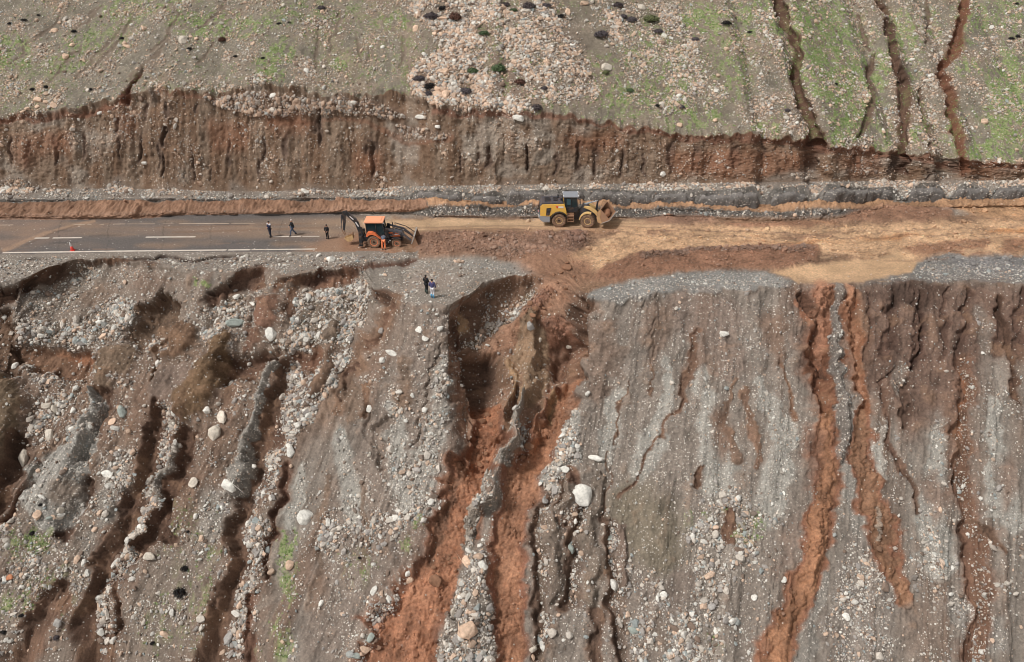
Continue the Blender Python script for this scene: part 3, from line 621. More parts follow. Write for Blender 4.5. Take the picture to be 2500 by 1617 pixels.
gully([(2244,742,4),(2252,790,6),(2248,830,6),(2230,870,5),(2215,900,4)], .6, col=(78,56,48), flat_=.1)
gully([(2190,880,6),(2160,940,6),(2170,1020,5),(2165,1080,6),(2200,1130,7),(2230,1200,6)], .22, col=(103,77,64))
gully([(2215,930,12),(2210,1000,9),(2215,1060,7)], .45, col=(98,75,63))
gully([(2040,705,26),(2020,780,44),(2012,860,42),(2012,940,32),(2018,1020,30)], 1.0, col=(122,80,58), flat_=.1)
gully([(1960,710,10),(1985,780,12),(2000,850,10),(2018,930,10)], .6, col=(98,68,53), flat_=.1)
streak([(2005,700,30),(2010,770,30),(2006,840,18),(2010,920,8)], (170,118,90), a=.85, mud=1, peb=.04)
streak([(1950,740,12),(1985,830,9),(2010,900,6)], (160,104,74), a=.6)
ridge([(2040,700,8),(2042,790,12),(2044,880,10),(2050,960,14),(2060,1040,22),(2060,1120,22)], .6, col=(122,112,105), peb=.25, grv=.6)
gully([(2070,700,12),(2080,800,14),(2092,880,13),(2106,960,16),(2114,1030,18)], .6, col=(132,86,60), flat_=.2)
streak([(2062,700,12),(2078,800,10),(2096,900,8),(2112,980,9)], (172,122,92), a=.8, mud=1)
streak([(2080,700,14),(2110,800,18),(2130,880,16)], (118,90,74), a=.7)
gully([(2016,1010,26),(2014,1070,34),(2022,1130,36),(2020,1190,38),(2008,1240,38),(1992,1300,38),(1978,1370,40),(1962,1440,44),(1938,1510,50),(1910,1580,52),(1885,1680,56),(1850,1800,60)], .35, wide=.82, col=(144,98,74), floor='mud', mcol=(154,107,76), ends=(.02,0))
ridge([(2016,1060,14),(2026,1130,20),(2012,1230,22),(1990,1310,24),(1972,1400,24),(1945,1500,28),(1905,1600,30)], .35)
gully([(2112,1010,22),(2108,1070,30),(2104,1130,36),(2120,1200,40),(2146,1270,40),(2160,1330,40),(2178,1390,34),(2198,1440,28),(2212,1480,18)], .3, wide=.82, col=(140,95,72), floor='mud', mcol=(144,104,77), ends=(.02,.03))
streak([(2135,1230,5),(2140,1270,7),(2150,1310,5)], (160,140,124), peb=.9, grv=.8)
paint(poly([(2020,1060),(2010,1120),(1996,1180),(1975,1200),(1970,1150),(1955,1080),(1960,1040)], 12), col=(140,100,80), a=.7, peb=.25)
gully([(2356,850,22),(2352,930,18),(2350,1000,20),(2338,1080,24),(2348,1160,22),(2368,1240,26),(2380,1320,26),(2388,1400,24),(2392,1480,24),(2385,1560,26),(2380,1680,26)], .7, col=(125,91,73), floor='rubble', peb=.35, fcol=(122,90,72))
streak([(2352,900,8),(2350,1000,8),(2345,1060,8)], (146,96,66), a=.8)
gully([(2380,1260,5),(2420,1320,6),(2450,1350,5)], .2, col=BRN)
gully([(2440,700,8),(2450,800,8),(2470,900,7),(2480,1000,6)], .4, col=DKB)
gully([(2190,1120,8),(2230,1200,8),(2240,1260,7)], .35, col=(112,86,71))
for pts in [[(2200,900,20),(2195,960,16)],[(2400,760,24),(2410,860,20)]]:
    streak(pts, (128,114,104), a=.8, grv=.4, peb=.35)

# extra bare soil and stone pockets that break the long lines up
for pts, c in [([(560,880),(600,900),(585,960),(560,1010),(540,990),(550,930)],(116,88,70)),([(330,930),(375,940),(360,1000),(335,1060),(315,1040),(325,980)],(124,98,82)),([(640,1000),(680,1010),(670,1080),(640,1110)],(112,82,66)),
    ([(120,1180),(170,1160),(200,1200),(160,1240),(120,1230)],(130,112,98)),([(250,1280),(290,1290),(270,1360),(235,1400)],(116,88,72)),([(760,1400),(800,1380),(790,1480),(765,1520)],(126,104,90)),([(330,660),(430,690),(420,715),(350,720),(310,700)],(126,104,90)),([(180,690),(260,690),(300,700),(250,730),(190,740)],(126,106,92)),
    ([(1440,780),(1480,770),(1500,900),(1460,1000),(1430,960)],(132,110,96)),([(1560,740),(1640,730),(1660,800),(1600,900),(1560,850)],(130,108,94)),([(1740,980),(1780,1000),(1790,1080),(1770,1150),(1745,1080)],(130,100,82)),([(1850,780),(1900,760),(1920,860),(1890,920)],(128,102,86)),([(1960,1230),(1940,1330),(1900,1420),(1880,1400),(1920,1280)],(132,112,100)),
    ([(2240,1180),(2290,1150),(2320,1220),(2290,1300)],(130,106,92)),([(2430,1120),(2470,1100),(2480,1200),(2450,1260)],(128,104,90)),([(2200,1480),(2260,1460),(2300,1560),(2220,1600)],(130,112,100)),([(1640,1400),(1700,1390),(1690,1480),(1640,1500)],(126,110,100)),([(1590,1500),(1620,1480),(1640,1560),(1600,1600)],(124,108,96))]:
    paint(poly(pts, 16), col=c, peb=.1, grv=.12, a=.85)
for pts in [[(900,1480),(960,1440),(1000,1400),(1010,1440),(950,1520),(900,1560)],[(780,1270),(900,1260),(960,1240),(1000,1300),(900,1360),(820,1360),(760,1340)],[(900,1530),(860,1570),(820,1617),(880,1617),(930,1560)],[(590,1290),(660,1270),(650,1370),(610,1420)],[(60,1340),(150,1330),(170,1400),(120,1440),(60,1420)],[(1270,1020),(1300,1010),(1290,1100),(1260,1130)],[(1400,1200),(1430,1260),(1410,1290),(1385,1270)]]:
    paint(poly(pts, 20), peb=.75, grv=.5)
# ------------------------------------------------------------------ lift the survey onto the ground
def sample(A, x, y):
    fx = np.clip((x - RX0) / RS, 0, RW - 1.001); fy = np.clip((y - RY0) / RS, 0, RH - 1.001)
    xi = fx.astype(np.int32); yi = fy.astype(np.int32)
    tx = (fx - xi).astype(np.float32); ty = (fy - yi).astype(np.float32)
    if A.ndim == 3: tx = tx[..., None]; ty = ty[..., None]
    return (A[yi, xi] * (1 - tx) + A[yi, xi + 1] * tx) * (1 - ty) + (A[yi + 1, xi] * (1 - tx) + A[yi + 1, xi + 1] * tx) * ty

ux = BX.astype(np.float32); va = ARC.astype(np.float32)
isroad = (SEGV == 6); isslope = (SEGV == 7); ishill = (SEGV == 0); isbank = (SEGV == 1)
S0 = sample(M_S, PX, PY)
wamp = np.where(isslope, 15.0, np.where(isbank | ishill, 7.0, np.where(isroad, 5.0, 2.0)))
wamp = wamp * np.clip(S0, 0.0, 1)
wamp = wamp * np.where(isroad & (PX < 900) & (PY > 535), 0.3, 1.0)
wx = PX + wamp * fbm(ux / 1.6, va / 1.6, 3, 5, .5)
wy = PY + wamp * fbm(ux / 1.6 + 50, va / 1.6 + 9, 4, 5, .5)
in_band = (SEGV >= 3) & (SEGV <= 5)
wx = np.where(in_band, PX + 4 * fbm(ux / 2, va / 2, 5, 3), wx)
wy = np.where(in_band, PY, wy)
mC = sample(M_C, wx, wy); mA = sample(M_A, wx, wy)[..., None]
mH = sample(M_H, wx, wy); mP = sample(M_P, wx, wy); mG = sample(M_G, wx, wy); mN = sample(M_N, wx, wy)
mM = sample(M_M, wx, wy); mS = sample(M_S, wx, wy)

# downhill flow lines: they lean to the left on the left side of the picture
lean = np.interp(PX, [-400, 0, 600, 1000, 1300, 1700, 2500, 2900], [.6, .55, .38, .26, .22, .08, 0, 0])
flow = (PX + lean * (PY - 700)) / 24.0
n_big = fbm(ux / 9, va / 9, 11, 4)
n_mid = fbm(ux / 2.3, va / 2.3, 12, 4)
n_fin = fbm(ux / .55, va / .55, 13, 4, .6)
n_grit = vn(ux / .13, va / .13, 14)
st1 = fbm(flow / 1.7, va / 14, 15, 4, .6)
st2 = fbm(flow / .55, va / 6, 16, 3, .6)
st3 = fbm(flow / .25, va / 3.5, 19, 2, .6)

# base colour by lie of the land
def c3(c): return lin(c).astype(np.float32)
hillc = c3((136,125,110)) * (1 + .10 * n_big + .12 * n_mid)[..., None]
hillc = hillc + (c3((122,102,88)) - c3((134,122,108))) * np.clip(.5 + 1.2 * n_mid + .5 * n_big, 0, 1)[..., None] * .8
gr_tint = sm(.1, .9, n_big + .5 * n_mid) * (PX < 900)
hillc = hillc * (1 - .25 * gr_tint[..., None]) + c3((124,120,88)) * .25 * gr_tint[..., None]
bankc = c3((132,110,92)) + (c3((118,91,71)) - c3((132,110,92))) * np.clip(.5 + 1.1 * fbm(ux / 1.1, va / 5, 17, 4), 0, 1)[..., None]
bankc = bankc + (c3((156,144,132)) - bankc) * (.6 * sm(.25, .8, fbm(ux / 4, va / 3, 18, 4)))[..., None]
bankc = bankc * (1 + .16 * vn(ux / 5, va / .35, 28) * sm(.0, .4, fbm(ux / 6, va / 4, 30, 2)))[..., None]
talc = c3((136,126,117)) * (1 + .1 * n_mid)[..., None]
facec = c3((112,106,101)) * (1 + .14 * n_fin)[..., None]
slpc = c3((140,128,118)) + (c3((122,104,92)) - c3((140,128,118))) * np.clip(.45 + .9 * st1, 0, 1)[..., None]
slpc = slpc * (1 + .10 * st2)[..., None]
base = np.zeros_like(B, dtype=np.float32)
for k, c in ((0, hillc), (1, bankc), (2, talc), (3, facec), (4, talc), (5, facec), (6, talc), (7, slpc)):
    base = np.where((SEGV == k)[..., None], c, base)
col = base * (1 - mA) + mC
# streaks and blotches over everything natural
w1, w2 = worley(ux / .42, va / .42, 1); w3, w4 = worley(ux / .17, va / .17, 2); w5, w6 = worley(ux / 1.1 + .3 * n_mid, va / 1.3, 3)
var = np.where(isslope, .10 * st1 + .07 * st2 + .04 * st3 + .08 * n_mid, .14 * n_mid) + .13 * n_fin + .07 * (w3 - .45) + .07 * vn(ux / .19, va / .19, 81) + .05 * vn(ux / .11, va / .11, 82)
col = col * (1 + var * np.clip(mS + .25, 0, 1))[..., None]
redmix = np.where(isslope, sm(.35, 1., st1 + .4 * n_big) * .35 * (1 - mM), 0)[..., None]
col = col * (1 - redmix) + c3((118,88,70)) * redmix
basP = np.select([ishill, isbank, SEGV == 2, SEGV == 7, (SEGV == 3) | (SEGV == 5)], [.32 + .2 * n_mid, .2 + .25 * n_mid, .5 + .3 * n_mid, .24 + .15 * n_mid, .2], .1)
basG = np.select([ishill, isbank, SEGV == 2, in_band, SEGV == 7], [.25, .12, .6, .3, .16 + .4 * st1], .2)
peb = np.where(mP < 0, basP, mP + np.clip(mP, 0, 1) * .25 * n_mid)
peb = np.clip(peb, 0, 1); peb = np.where((mP >= -1) & (mP < 0), np.maximum(basP * -mP + 0, 0), peb)
peb = peb * np.where(ishill, 1.15, 1)
grv = np.clip(np.where(mG < 0, basG, mG * (1 + .3 * st2)), 0, 1)
grv = np.clip(grv * (1 + .5 * n_mid + .6 * fbm(ux / .8, va / 1.4, 95, 3)), 0, 1) * np.clip(1 - mM, 0, 1)
grv = np.where(mG > .85, np.clip(grv * 1.25, .5, 1), grv)
# mud: crusts, clots and drying tints
mudv = (.10 * fbm(ux / .9, va / .5, 31, 4, .6) + .10 * n_mid)
col = col * (1 + mM * mudv)[..., None]
clot = sm(.25, .6, fbm(ux / .45, va / .22, 33, 3, .6)) * mM * np.where((PY < 690) & (PX > 1380), 1, .25) * (mS > .6)
col = col * (1 - .32 * clot[..., None])
# bare cut soil: streaked and blotched
exposed = np.clip(mA[..., 0] * (1 - grv * 2.2), 0, 1) * isslope * (1 - .6 * mM)
exn = fbm(flow / .5, va / 2.2, 61, 5, .62); exb = fbm(ux / 1.4, va / 1.4, 62, 4, .6)
col = col * (1 + exposed * (.15 * exn + .28 * exb))[..., None]
col = col + exposed[..., None] * sm(.1, .9, exb)[..., None] * (c3((146,112,86)) - col) * .45
# grass
mN = np.clip(mN + ishill * (.2 + .22 * n_big) * (1 - np.clip(peb, 0, 1) * .8), 0, 1)
gn = np.clip(mN * 1.3, 0, 1) * sm(.05, .35, fbm(ux / .42, va / .8, 35, 4, .75) + .45 * mN - .12)
gn = np.where(ishill | isslope, gn, 0)
col = col * (1 - .60 * gn[..., None]) + c3((156,170,102)) * .60 * gn[..., None]

# rills: thin carved threads, coloured darker, running with the slope
rl = np.abs(fbm(flow / 1.5, va / 12, 91, 3, .6)); rl2 = np.abs(fbm(flow / .8, va / 7, 92, 3, .6))
rill = ((1 - sm(.0, .09, rl)) + .6 * (1 - sm(0, .10, rl2))) * isslope * (1 - mM) * sm(-.2, .3, fbm(ux / 5, va / 5, 93, 2) + .2)
col = col * (1 - .20 * np.clip(rill, 0, 1))[..., None]
# soils carry more yellow than red
lum_ = (col @ np.array([.2126, .7152, .0722], np.float32))[..., None]
col = lum_ + (col - lum_) * .90
col = col * np.array([1.0, 1.0, .97], np.float32)
col = col * (1 + mM * isslope * (.34 * (w1 - .45) + .22 * (w3 - .45) + .16 * exb - .10 * (w6 - w5 < .08)))[..., None]
# relief
H = mH.copy() - .10 * rill
rough = np.clip(mS, 0, 1)
H += np.select([ishill, isbank, in_band, isroad, isslope],
    [.22 * n_big + .10 * n_mid + .05 * n_fin,
     .34 * fbm(ux / 1.8, va / 9, 41, 4, .55) + .13 * fbm(ux / .5, va / 1.6, 42, 3) + .14 * n_mid + .09 * n_fin - .10 * w1,
     .22 * n_mid + .10 * n_fin + .15 * np.minimum(w2 - w1, .4),
     .03 * n_mid + .015 * n_fin,
     .24 * n_big + .17 * st1 + .05 * st2 + .015 * st3 + .12 * n_mid + .035 * n_fin], 0.03 * n_fin) * np.where(isroad, rough, np.clip(rough, .3, 1))
H += mM * rough * (.10 * np.abs(n_fin) + .12 * n_mid) * np.where(isroad, .45, .9)
lump = sm(-.2, .5, fbm(ux / 1.7, va / 1.7, 51, 3))
H += mM * rough * (.4 + .6 * lump) * (.50 * np.minimum(w2 - w1, .35) + .26 * np.minimum(w4 - w3, .4) + .35 * np.minimum(w6 - w5, .3)) * np.where(isroad, .45, 1.0)
H += exposed * (.10 * (np.abs(exn) - .3) + .24 * exb + .22 * np.minimum(w6 - w5, .3) + .16 * np.minimum(w2 - w1, .3))
H += np.where(isbank, (1 - mM) * .10 * np.minimum(w2 - w1, .4) * rough, 0)
H += np.where(isslope | isbank, (1 - mM) * .03 * np.minimum(w4 - w3, .35) * rough, 0)
H += .035 * n_grit * grv * rough + .025 * vn(ux / .2, va / .2, 44) * rough
# bank: undercut band near the rim, no displacement at the rim itself
tb = np.array([t for s, t in rows])[:, None] + 0 * BX
H = np.where(isbank, H * sm(0, .1, 1 - tb) * sm(-.02, .15, tb) - .16 * sm(.0, .06, 1 - tb) * (1 - sm(.12, .5, 1 - tb)) * (1 + n_mid), H)
H = np.where(ishill & (tb < .5), H * sm(0, .5, tb + .1), H)
H = np.where(isslope & (tb < .6), H * sm(-.05, .6, tb), H)
H = np.where(isroad & (tb < .06), H * .3, H)
ragged = fbm(ux / .8, 0 * va, 45, 4, .6)
H = H * np.clip(1.6 - np.abs(np.repeat(U[None], NR, 0)) * .4, .2, 1)
N0 = NB
asp = sample(np.where(M_S < .5, 1, 0).astype(np.float32), PX, PY) * (isroad & (PX < 930))
Nd = np.where(isroad[..., None], np.array([0, 0, 1.0]), N0)
P3 = B + Nd * H[..., None]
# ragged broken edges: the verge edge and the bank rim wander
push = .30 * ragged * np.exp(-((tb) / .8) ** 2) * isslope + .30 * ragged * np.exp(-((1 - tb) * 12 / .8) ** 2) * isroad * (tb < .3)
wr = np.where(isslope, np.exp(-(tb / .7) ** 2), np.where(isroad, np.exp(-(tb / .12) ** 2), 0))
P3[..., 1] += .28 * ragged * wr


rr = fbm(ux / .9, 0 * va + 5, 46, 4, .6)
wr2 = np.where(ishill, np.exp(-(tb / .8) ** 2), np.where(isbank, np.exp(-((1 - tb) / .10) ** 2), 0))
P3[..., 1] += (.45 * rr + .10 * fbm(ux / .3, 0 * va + 8, 47, 3)) * wr2
P3[..., 2] += (.35 * fbm(ux / .8, 0 * va + 2, 48, 4)) * wr2
NV = normals(P3)
# wetness / roughness of surface
rgh = .88 - .34 * mM - .25 * np.clip(asp, 0, 1) * .6
print('terrain', NR, NC, 'H', H.min(), H.max())
# ------------------------------------------------------------------ materials
def new_mat(name):
    m = bpy.data.materials.new(name); m.use_nodes = True
    nt = m.node_tree
    return m, nt, nt.nodes['Principled BSDF']
def simple(name, srgb, rough=.6, metal=0.0, dirt=0.0, dirtcol=(150,112,84), scale=3.0, bump=0.0):
    m, nt, b = new_mat(name)
    c = tuple(lin(srgb)) + (1,)
    b.inputs['Base Color'].default_value = c
    b.inputs['Roughness'].default_value = rough
    b.inputs['Metallic'].default_value = metal
    geo = nt.nodes.new('ShaderNodeTexCoord')
    nz = nt.nodes.new('ShaderNodeTexNoise'); nz.inputs['Scale'].default_value = scale; nz.inputs['Detail'].default_value = 6
    nz.inputs['Roughness'].default_value = .7
    nt.links.new(geo.outputs['Object'], nz.inputs['Vector'])
    rmp = nt.nodes.new('ShaderNodeMapRange'); rmp.inputs[1].default_value = .62 - .35 * dirt; rmp.inputs[2].default_value = .72
    rmp.inputs[3].default_value = 0; rmp.inputs[4].default_value = min(1, dirt * 1.2)
    nt.links.new(nz.outputs['Fac'], rmp.inputs[0])
    mx = nt.nodes.new('ShaderNodeMix'); mx.data_type = 'RGBA'
    mx.inputs[6].default_value = c; mx.inputs[7].default_value = tuple(lin(dirtcol)) + (1,)
    nt.links.new(rmp.outputs[0], mx.inputs[0])
    nt.links.new(mx.outputs[2], b.inputs['Base Color'])
    if bump:
        bp = nt.nodes.new('ShaderNodeBump'); bp.inputs['Strength'].default_value = bump; bp.inputs['Distance'].default_value = .03
        nt.links.new(nz.outputs['Fac'], bp.inputs['Height']); nt.links.new(bp.outputs[0], b.inputs['Normal'])
    return m

def ground_material():
    m, nt, b = new_mat('weathered_ground')
    N = nt.nodes.new; Lk = nt.links.new
    ca = N('ShaderNodeAttribute'); ca.attribute_name = 'soil'
    da = N('ShaderNodeAttribute'); da.attribute_name = 'grain'      # x = gravel, y = roughness, z = mud
    sp = N('ShaderNodeSeparateXYZ'); Lk(da.outputs['Vector'], sp.inputs[0])
    tc = N('ShaderNodeTexCoord')
    # pebbles finer than the loose stones
    vo = N('ShaderNodeTexVoronoi'); vo.inputs['Scale'].default_value = 6.6; vo.inputs['Randomness'].default_value = 1
    Lk(tc.outputs['Object'], vo.inputs['Vector'])
    sc = N('ShaderNodeSeparateColor'); Lk(vo.outputs['Color'], sc.inputs[0])
    size = N('ShaderNodeMapRange'); size.inputs[1].default_value = 0.0; size.inputs[2].default_value = 1.0
    size.inputs[3].default_value = .16; size.inputs[4].default_value = .48
    Lk(sc.outputs[1], size.inputs[0])
    ins = N('ShaderNodeMath'); ins.operation = 'LESS_THAN'; Lk(vo.outputs['Distance'], ins.inputs[0]); Lk(size.outputs[0], ins.inputs[1])
    has = N('ShaderNodeMath'); has.operation = 'LESS_THAN'; Lk(sc.outputs[0], has.inputs[0])
    gsc = N('ShaderNodeMath'); gsc.operation = 'MULTIPLY_ADD'; gsc.inputs[1].default_value = .82; gsc.inputs[2].default_value = .008
    Lk(sp.outputs[0], gsc.inputs[0]); Lk(gsc.outputs[0], has.inputs[1])
    pm = N('ShaderNodeMath'); pm.operation = 'MULTIPLY'; Lk(ins.outputs[0], pm.inputs[0]); Lk(has.outputs[0], pm.inputs[1])
    ramp = N('ShaderNodeValToRGB'); e = ramp.color_ramp.elements
    e[0].position = 0; e[0].color = tuple(lin((150,140,131))) + (1,)
    e[1].position = 1; e[1].color = tuple(lin((232,225,215))) + (1,)
    x = e.new(.45); x.color = tuple(lin((200,188,174))) + (1,)
    Lk(sc.outputs[2], ramp.inputs[0])
    n1 = N('ShaderNodeTexNoise'); n1.inputs['Scale'].default_value = 6; n1.inputs['Detail'].default_value = 8; n1.inputs['Roughness'].default_value = .75
    Lk(tc.outputs['Object'], n1.inputs['Vector'])
    vr = N('ShaderNodeMapRange'); vr.inputs[1].default_value = .25; vr.inputs[2].default_value = .75; vr.inputs[3].default_value = .5; vr.inputs[4].default_value = 1.5
    Lk(n1.outputs['Fac'], vr.inputs[0])
    sc2 = N('ShaderNodeVectorMath'); sc2.operation = 'SCALE'; Lk(ca.outputs['Color'], sc2.inputs[0]); Lk(vr.outputs[0], sc2.inputs['Scale'])
    mx = N('ShaderNodeMix'); mx.data_type = 'RGBA'; Lk(pm.outputs[0], mx.inputs[0]); Lk(sc2.outputs[0], mx.inputs[6]); Lk(ramp.outputs[0], mx.inputs[7])
    Lk(mx.outputs[2], b.inputs['Base Color'])
    Lk(sp.outputs[1], b.inputs['Roughness'])
    # relief of grains
    dome = N('ShaderNodeMath'); dome.operation = 'SUBTRACT'; Lk(size.outputs[0], dome.inputs[0]); Lk(vo.outputs['Distance'], dome.inputs[1])
    dm = N('ShaderNodeMath'); dm.operation = 'MULTIPLY'; Lk(dome.outputs[0], dm.inputs[0]); Lk(pm.outputs[0], dm.inputs[1])
    hs = N('ShaderNodeMath'); hs.operation = 'MULTIPLY_ADD'; hs.inputs[1].default_value = 1.3; Lk(dm.outputs[0], hs.inputs[0]); Lk(n1.outputs['Fac'], hs.inputs[2])
    bp = N('ShaderNodeBump'); bp.inputs['Strength'].default_value = .75; bp.inputs['Distance'].default_value = .14
    Lk(hs.outputs[0], bp.inputs['Height']); Lk(bp.outputs[0], b.inputs['Normal'])
    b.inputs['Specular IOR Level'].default_value = .3
    return m
MAT_GROUND = ground_material()

def stone_material(name, kind):
    m, nt, b = new_mat(name)
    N = nt.nodes.new; Lk = nt.links.new
    if kind == 'inst':
        at = N('ShaderNodeAttribute'); at.attribute_type = 'INSTANCER'; at.attribute_name = 'tone'; c = at.outputs['Color']
    else:
        at = N('ShaderNodeObjectInfo'); c = at.outputs['Color']
    tc = N('ShaderNodeTexCoord')
    n1 = N('ShaderNodeTexNoise'); n1.inputs['Scale'].default_value = 2.2; n1.inputs['Detail'].default_value = 6; n1.inputs['Roughness'].default_value = .7
    Lk(tc.outputs['Object'], n1.inputs['Vector'])
    vr = N('ShaderNodeMapRange'); vr.inputs[1].default_value = .3; vr.inputs[2].default_value = .7; vr.inputs[3].default_value = .68; vr.inputs[4].default_value = 1.15
    Lk(n1.outputs['Fac'], vr.inputs[0])
    s = N('ShaderNodeVectorMath'); s.operation = 'SCALE'; Lk(c, s.inputs[0]); Lk(vr.outputs[0], s.inputs['Scale'])
    Lk(s.outputs[0], b.inputs['Base Color']); b.inputs['Roughness'].default_value = .85
    bp = N('ShaderNodeBump'); bp.inputs['Strength'].default_value = .5; bp.inputs['Distance'].default_value = .06
    Lk(n1.outputs['Fac'], bp.inputs['Height']); Lk(bp.outputs[0], b.inputs['Normal'])
    b.inputs['Specular IOR Level'].default_value = .3
    return m
MAT_STONE = stone_material('field_stone', 'obj')
MAT_RUBBLE = stone_material('loose_rubble', 'inst')

# ------------------------------------------------------------------ ground meshes
def grid_object(name, sel, kind, label=None, cat=None):
    """sel: (NR-1, NC-1) bool of the quads that belong to this object"""
    q = np.argwhere(sel)
    if len(q) == 0: return None
    r, c = q[:, 0], q[:, 1]
    idx = np.stack([r * NC + c, r * NC + c + 1, (r + 1) * NC + c + 1, (r + 1) * NC + c], 1)
    # rows run away from the far side towards the camera: this winding faces up
    idx = idx[:, ::-1]
    used, inv = np.unique(idx, return_inverse=True)
    inv = inv.reshape(idx.shape)
    me = bpy.data.meshes.new(name)
    nv, nf = len(used), len(idx)
    me.vertices.add(nv); me.loops.add(nf * 4); me.polygons.add(nf)
    me.vertices.foreach_set('co', P3.reshape(-1, 3)[used].astype(np.float32).ravel())
    me.loops.foreach_set('vertex_index', inv.astype(np.int32).ravel())
    me.polygons.foreach_set('loop_start', np.arange(0, nf * 4, 4, dtype=np.int32))
    me.polygons.foreach_set('use_smooth', np.ones(nf, bool))
    a = me.attributes.new('soil', 'FLOAT_COLOR', 'POINT')
    cc = np.ones((nv, 4), np.float32); cc[:, :3] = np.clip(col.reshape(-1, 3)[used], .01, .85)
    a.data.foreach_set('color', cc.ravel())
    a = me.attributes.new('grain', 'FLOAT_VECTOR', 'POINT')
    g = np.stack([grv.reshape(-1)[used], rgh.reshape(-1)[used], mM.reshape(-1)[used]], 1).astype(np.float32)
    a.data.foreach_set('vector', g.ravel())
    me.update(calc_edges=True)
    me.materials.append(MAT_GROUND)
    o = bpy.data.objects.new(name, me)
    scene.collection.objects.link(o)
    o['kind'] = kind
    if label: o['label'] = label
    if cat: o['category'] = cat
    return o
mud_zone = sample(M_M, wx, wy) > .5
qs = SEGV[:-1, :-1]; qm = mud_zone[:-1, :-1]
qx = PX[:-1, :-1]; qy = PY[:-1, :-1]
asph = (asp[:-1, :-1] > .5)
sand = (qs >= 3) & (qs <= 5)
cls = np.full(qs.shape, 0)
cls[qs == 0] = 0; cls[(qs == 1) | (qs == 2)] = 1
cls[sand] = 2; cls[(qs == 6)] = 3; cls[qs == 7] = 4
cls[asph] = 5
cls[qm & (qs >= 3) & (qs <= 6) & ~asph] = 6
cls[qm & (qs == 7)] = 7
grid_object('hillside', cls == 0, 'structure')
grid_object('cut_bank', cls == 1, 'structure')
grid_object('ditch', cls == 2, 'structure')
grid_object('gravel_verge', cls == 3, 'structure')
grid_object('embankment_slope', cls == 4, 'structure')
grid_object('road', cls == 5, 'structure')
grid_object('mud', cls == 6, 'stuff', 'red-brown and tan mud spread over the road and its roadside', 'mud')
grid_object('mud_torrent', cls == 7, 'stuff', 'red-brown mud that ran down the embankment in torrents', 'mud')

# ------------------------------------------------------------------ finding the ground under a point of the survey
PXd, PYd, PDd = project(P3)
BK = 4.0
bx_ = ((PXd + 60) / BK).astype(int); by_ = ((PYd + 60) / BK).astype(int)
nbx, nby = int(2620 / BK) + 1, int(1740 / BK) + 1
ok = (bx_ >= 0) & (bx_ < nbx) & (by_ >= 0) & (by_ < nby) & (PDd > 1)
flat_id = np.arange(NR * NC).reshape(NR, NC)[ok]
key = (by_ * nbx + bx_)[ok]
order = np.argsort(-PDd[ok], kind='stable')
look = np.full(nbx * nby, -1)
look[key[order]] = flat_id[order]        # the nearest wins
for _ in range(3):                       # fill small gaps
    L2 = look.reshape(nby, nbx)
    for dy, dx in ((0, 1), (0, -1), (1, 0), (-1, 0)):
        s = np.roll(L2, (dy, dx), (0, 1)); L2 = np.where(L2 < 0, s, L2)
    look = L2.ravel()
PF = P3.reshape(-1, 3); NF = NV.reshape(-1, 3); CF = col.reshape(-1, 3)
def vid(sx, sy):
    i = int((sx + 60) / BK); j = int((sy + 60) / BK)
    return look[j * nbx + i]
def at(sx, sy):
    """the visible ground under this line of sight: point and normal"""
    v = vid(sx, sy)
    return Vector(PF[v]), Vector(NF[v])
def ground_z(x, y, near):
    """height of the ground at world x, y close to vertex `near`"""
    r, c = divmod(int(near), NC)
    r0, r1 = max(0, r - 45), min(NR, r + 45); c0, c1 = max(0, c - 45), min(NC, c + 45)
    S = P3[r0:r1, c0:c1]
    k = np.argmin((S[..., 0] - x) ** 2 + (S[..., 1] - y) ** 2)
    return float(S.reshape(-1, 3)[k, 2])

# ------------------------------------------------------------------ object helpers
def link(o, parent=None):
    scene.collection.objects.link(o)
    if parent is not None: o.parent = parent
    return o
def empty(name, loc, rz=0.0, label=None, cat=None, group=None):
    o = bpy.data.objects.new(name, None); link(o); o.location = loc; o.rotation_euler = (0, 0, rz)
    if label: o['label'] = label
    if cat: o['category'] = cat
    if group: o['group'] = group
    return o
def to_obj(name, bm, mat, parent=None, smooth=False, label=None):
    me = bpy.data.meshes.new(name)
    bmesh.ops.recalc_face_normals(bm, faces=bm.faces[:])
    bm.to_mesh(me); bm.free()
    if mat: me.materials.append(mat)
    if smooth:
        me.polygons.foreach_set('use_smooth', np.ones(len(me.polygons), bool))
    o = link(bpy.data.objects.new(name, me), parent)
    if label: o['label'] = label
    return o
# ------------------------------------------------------------------ rubble
def stone_mesh(name, seed, detail=1, angular=.5):
    """a broken rock: the hull of scattered points, edges knocked off"""
    rg = np.random.default_rng(seed)
    n = 14 + int(rg.integers(0, 8)) + (10 if detail > 2 else 0)
    p = rg.normal(size=(n, 3)); p /= np.linalg.norm(p, axis=1, keepdims=True)
    p *= rg.uniform(.82, 1.08, (n, 1)); p *= [1.12, 1.0, .74]
    bm = bmesh.new()
    for q in p: bm.verts.new(q)
    r = bmesh.ops.convex_hull(bm, input=bm.verts)
    bmesh.ops.delete(bm, geom=[v for v in bm.verts if not v.link_faces], context='VERTS')
    bmesh.ops.bevel(bm, geom=bm.edges[:] , offset=.045 + .05 * (1 - angular), segments=1, affect='EDGES')
    if detail > 2:
        bmesh.ops.triangulate(bm, faces=bm.faces[:]); bmesh.ops.subdivide_edges(bm, edges=bm.edges[:], cuts=2, use_grid_fill=True)
        for v in bm.verts: v.co += Vector(rg.normal(size=3)) * .014
    me = bpy.data.meshes.new(name)
    bm.to_mesh(me); bm.free()
    me.materials.append(MAT_STONE)
    return me
STONES = [stone_mesh('stone_shape', 50 + i, 2, .35 + .1 * (i % 6)) for i in range(14)]

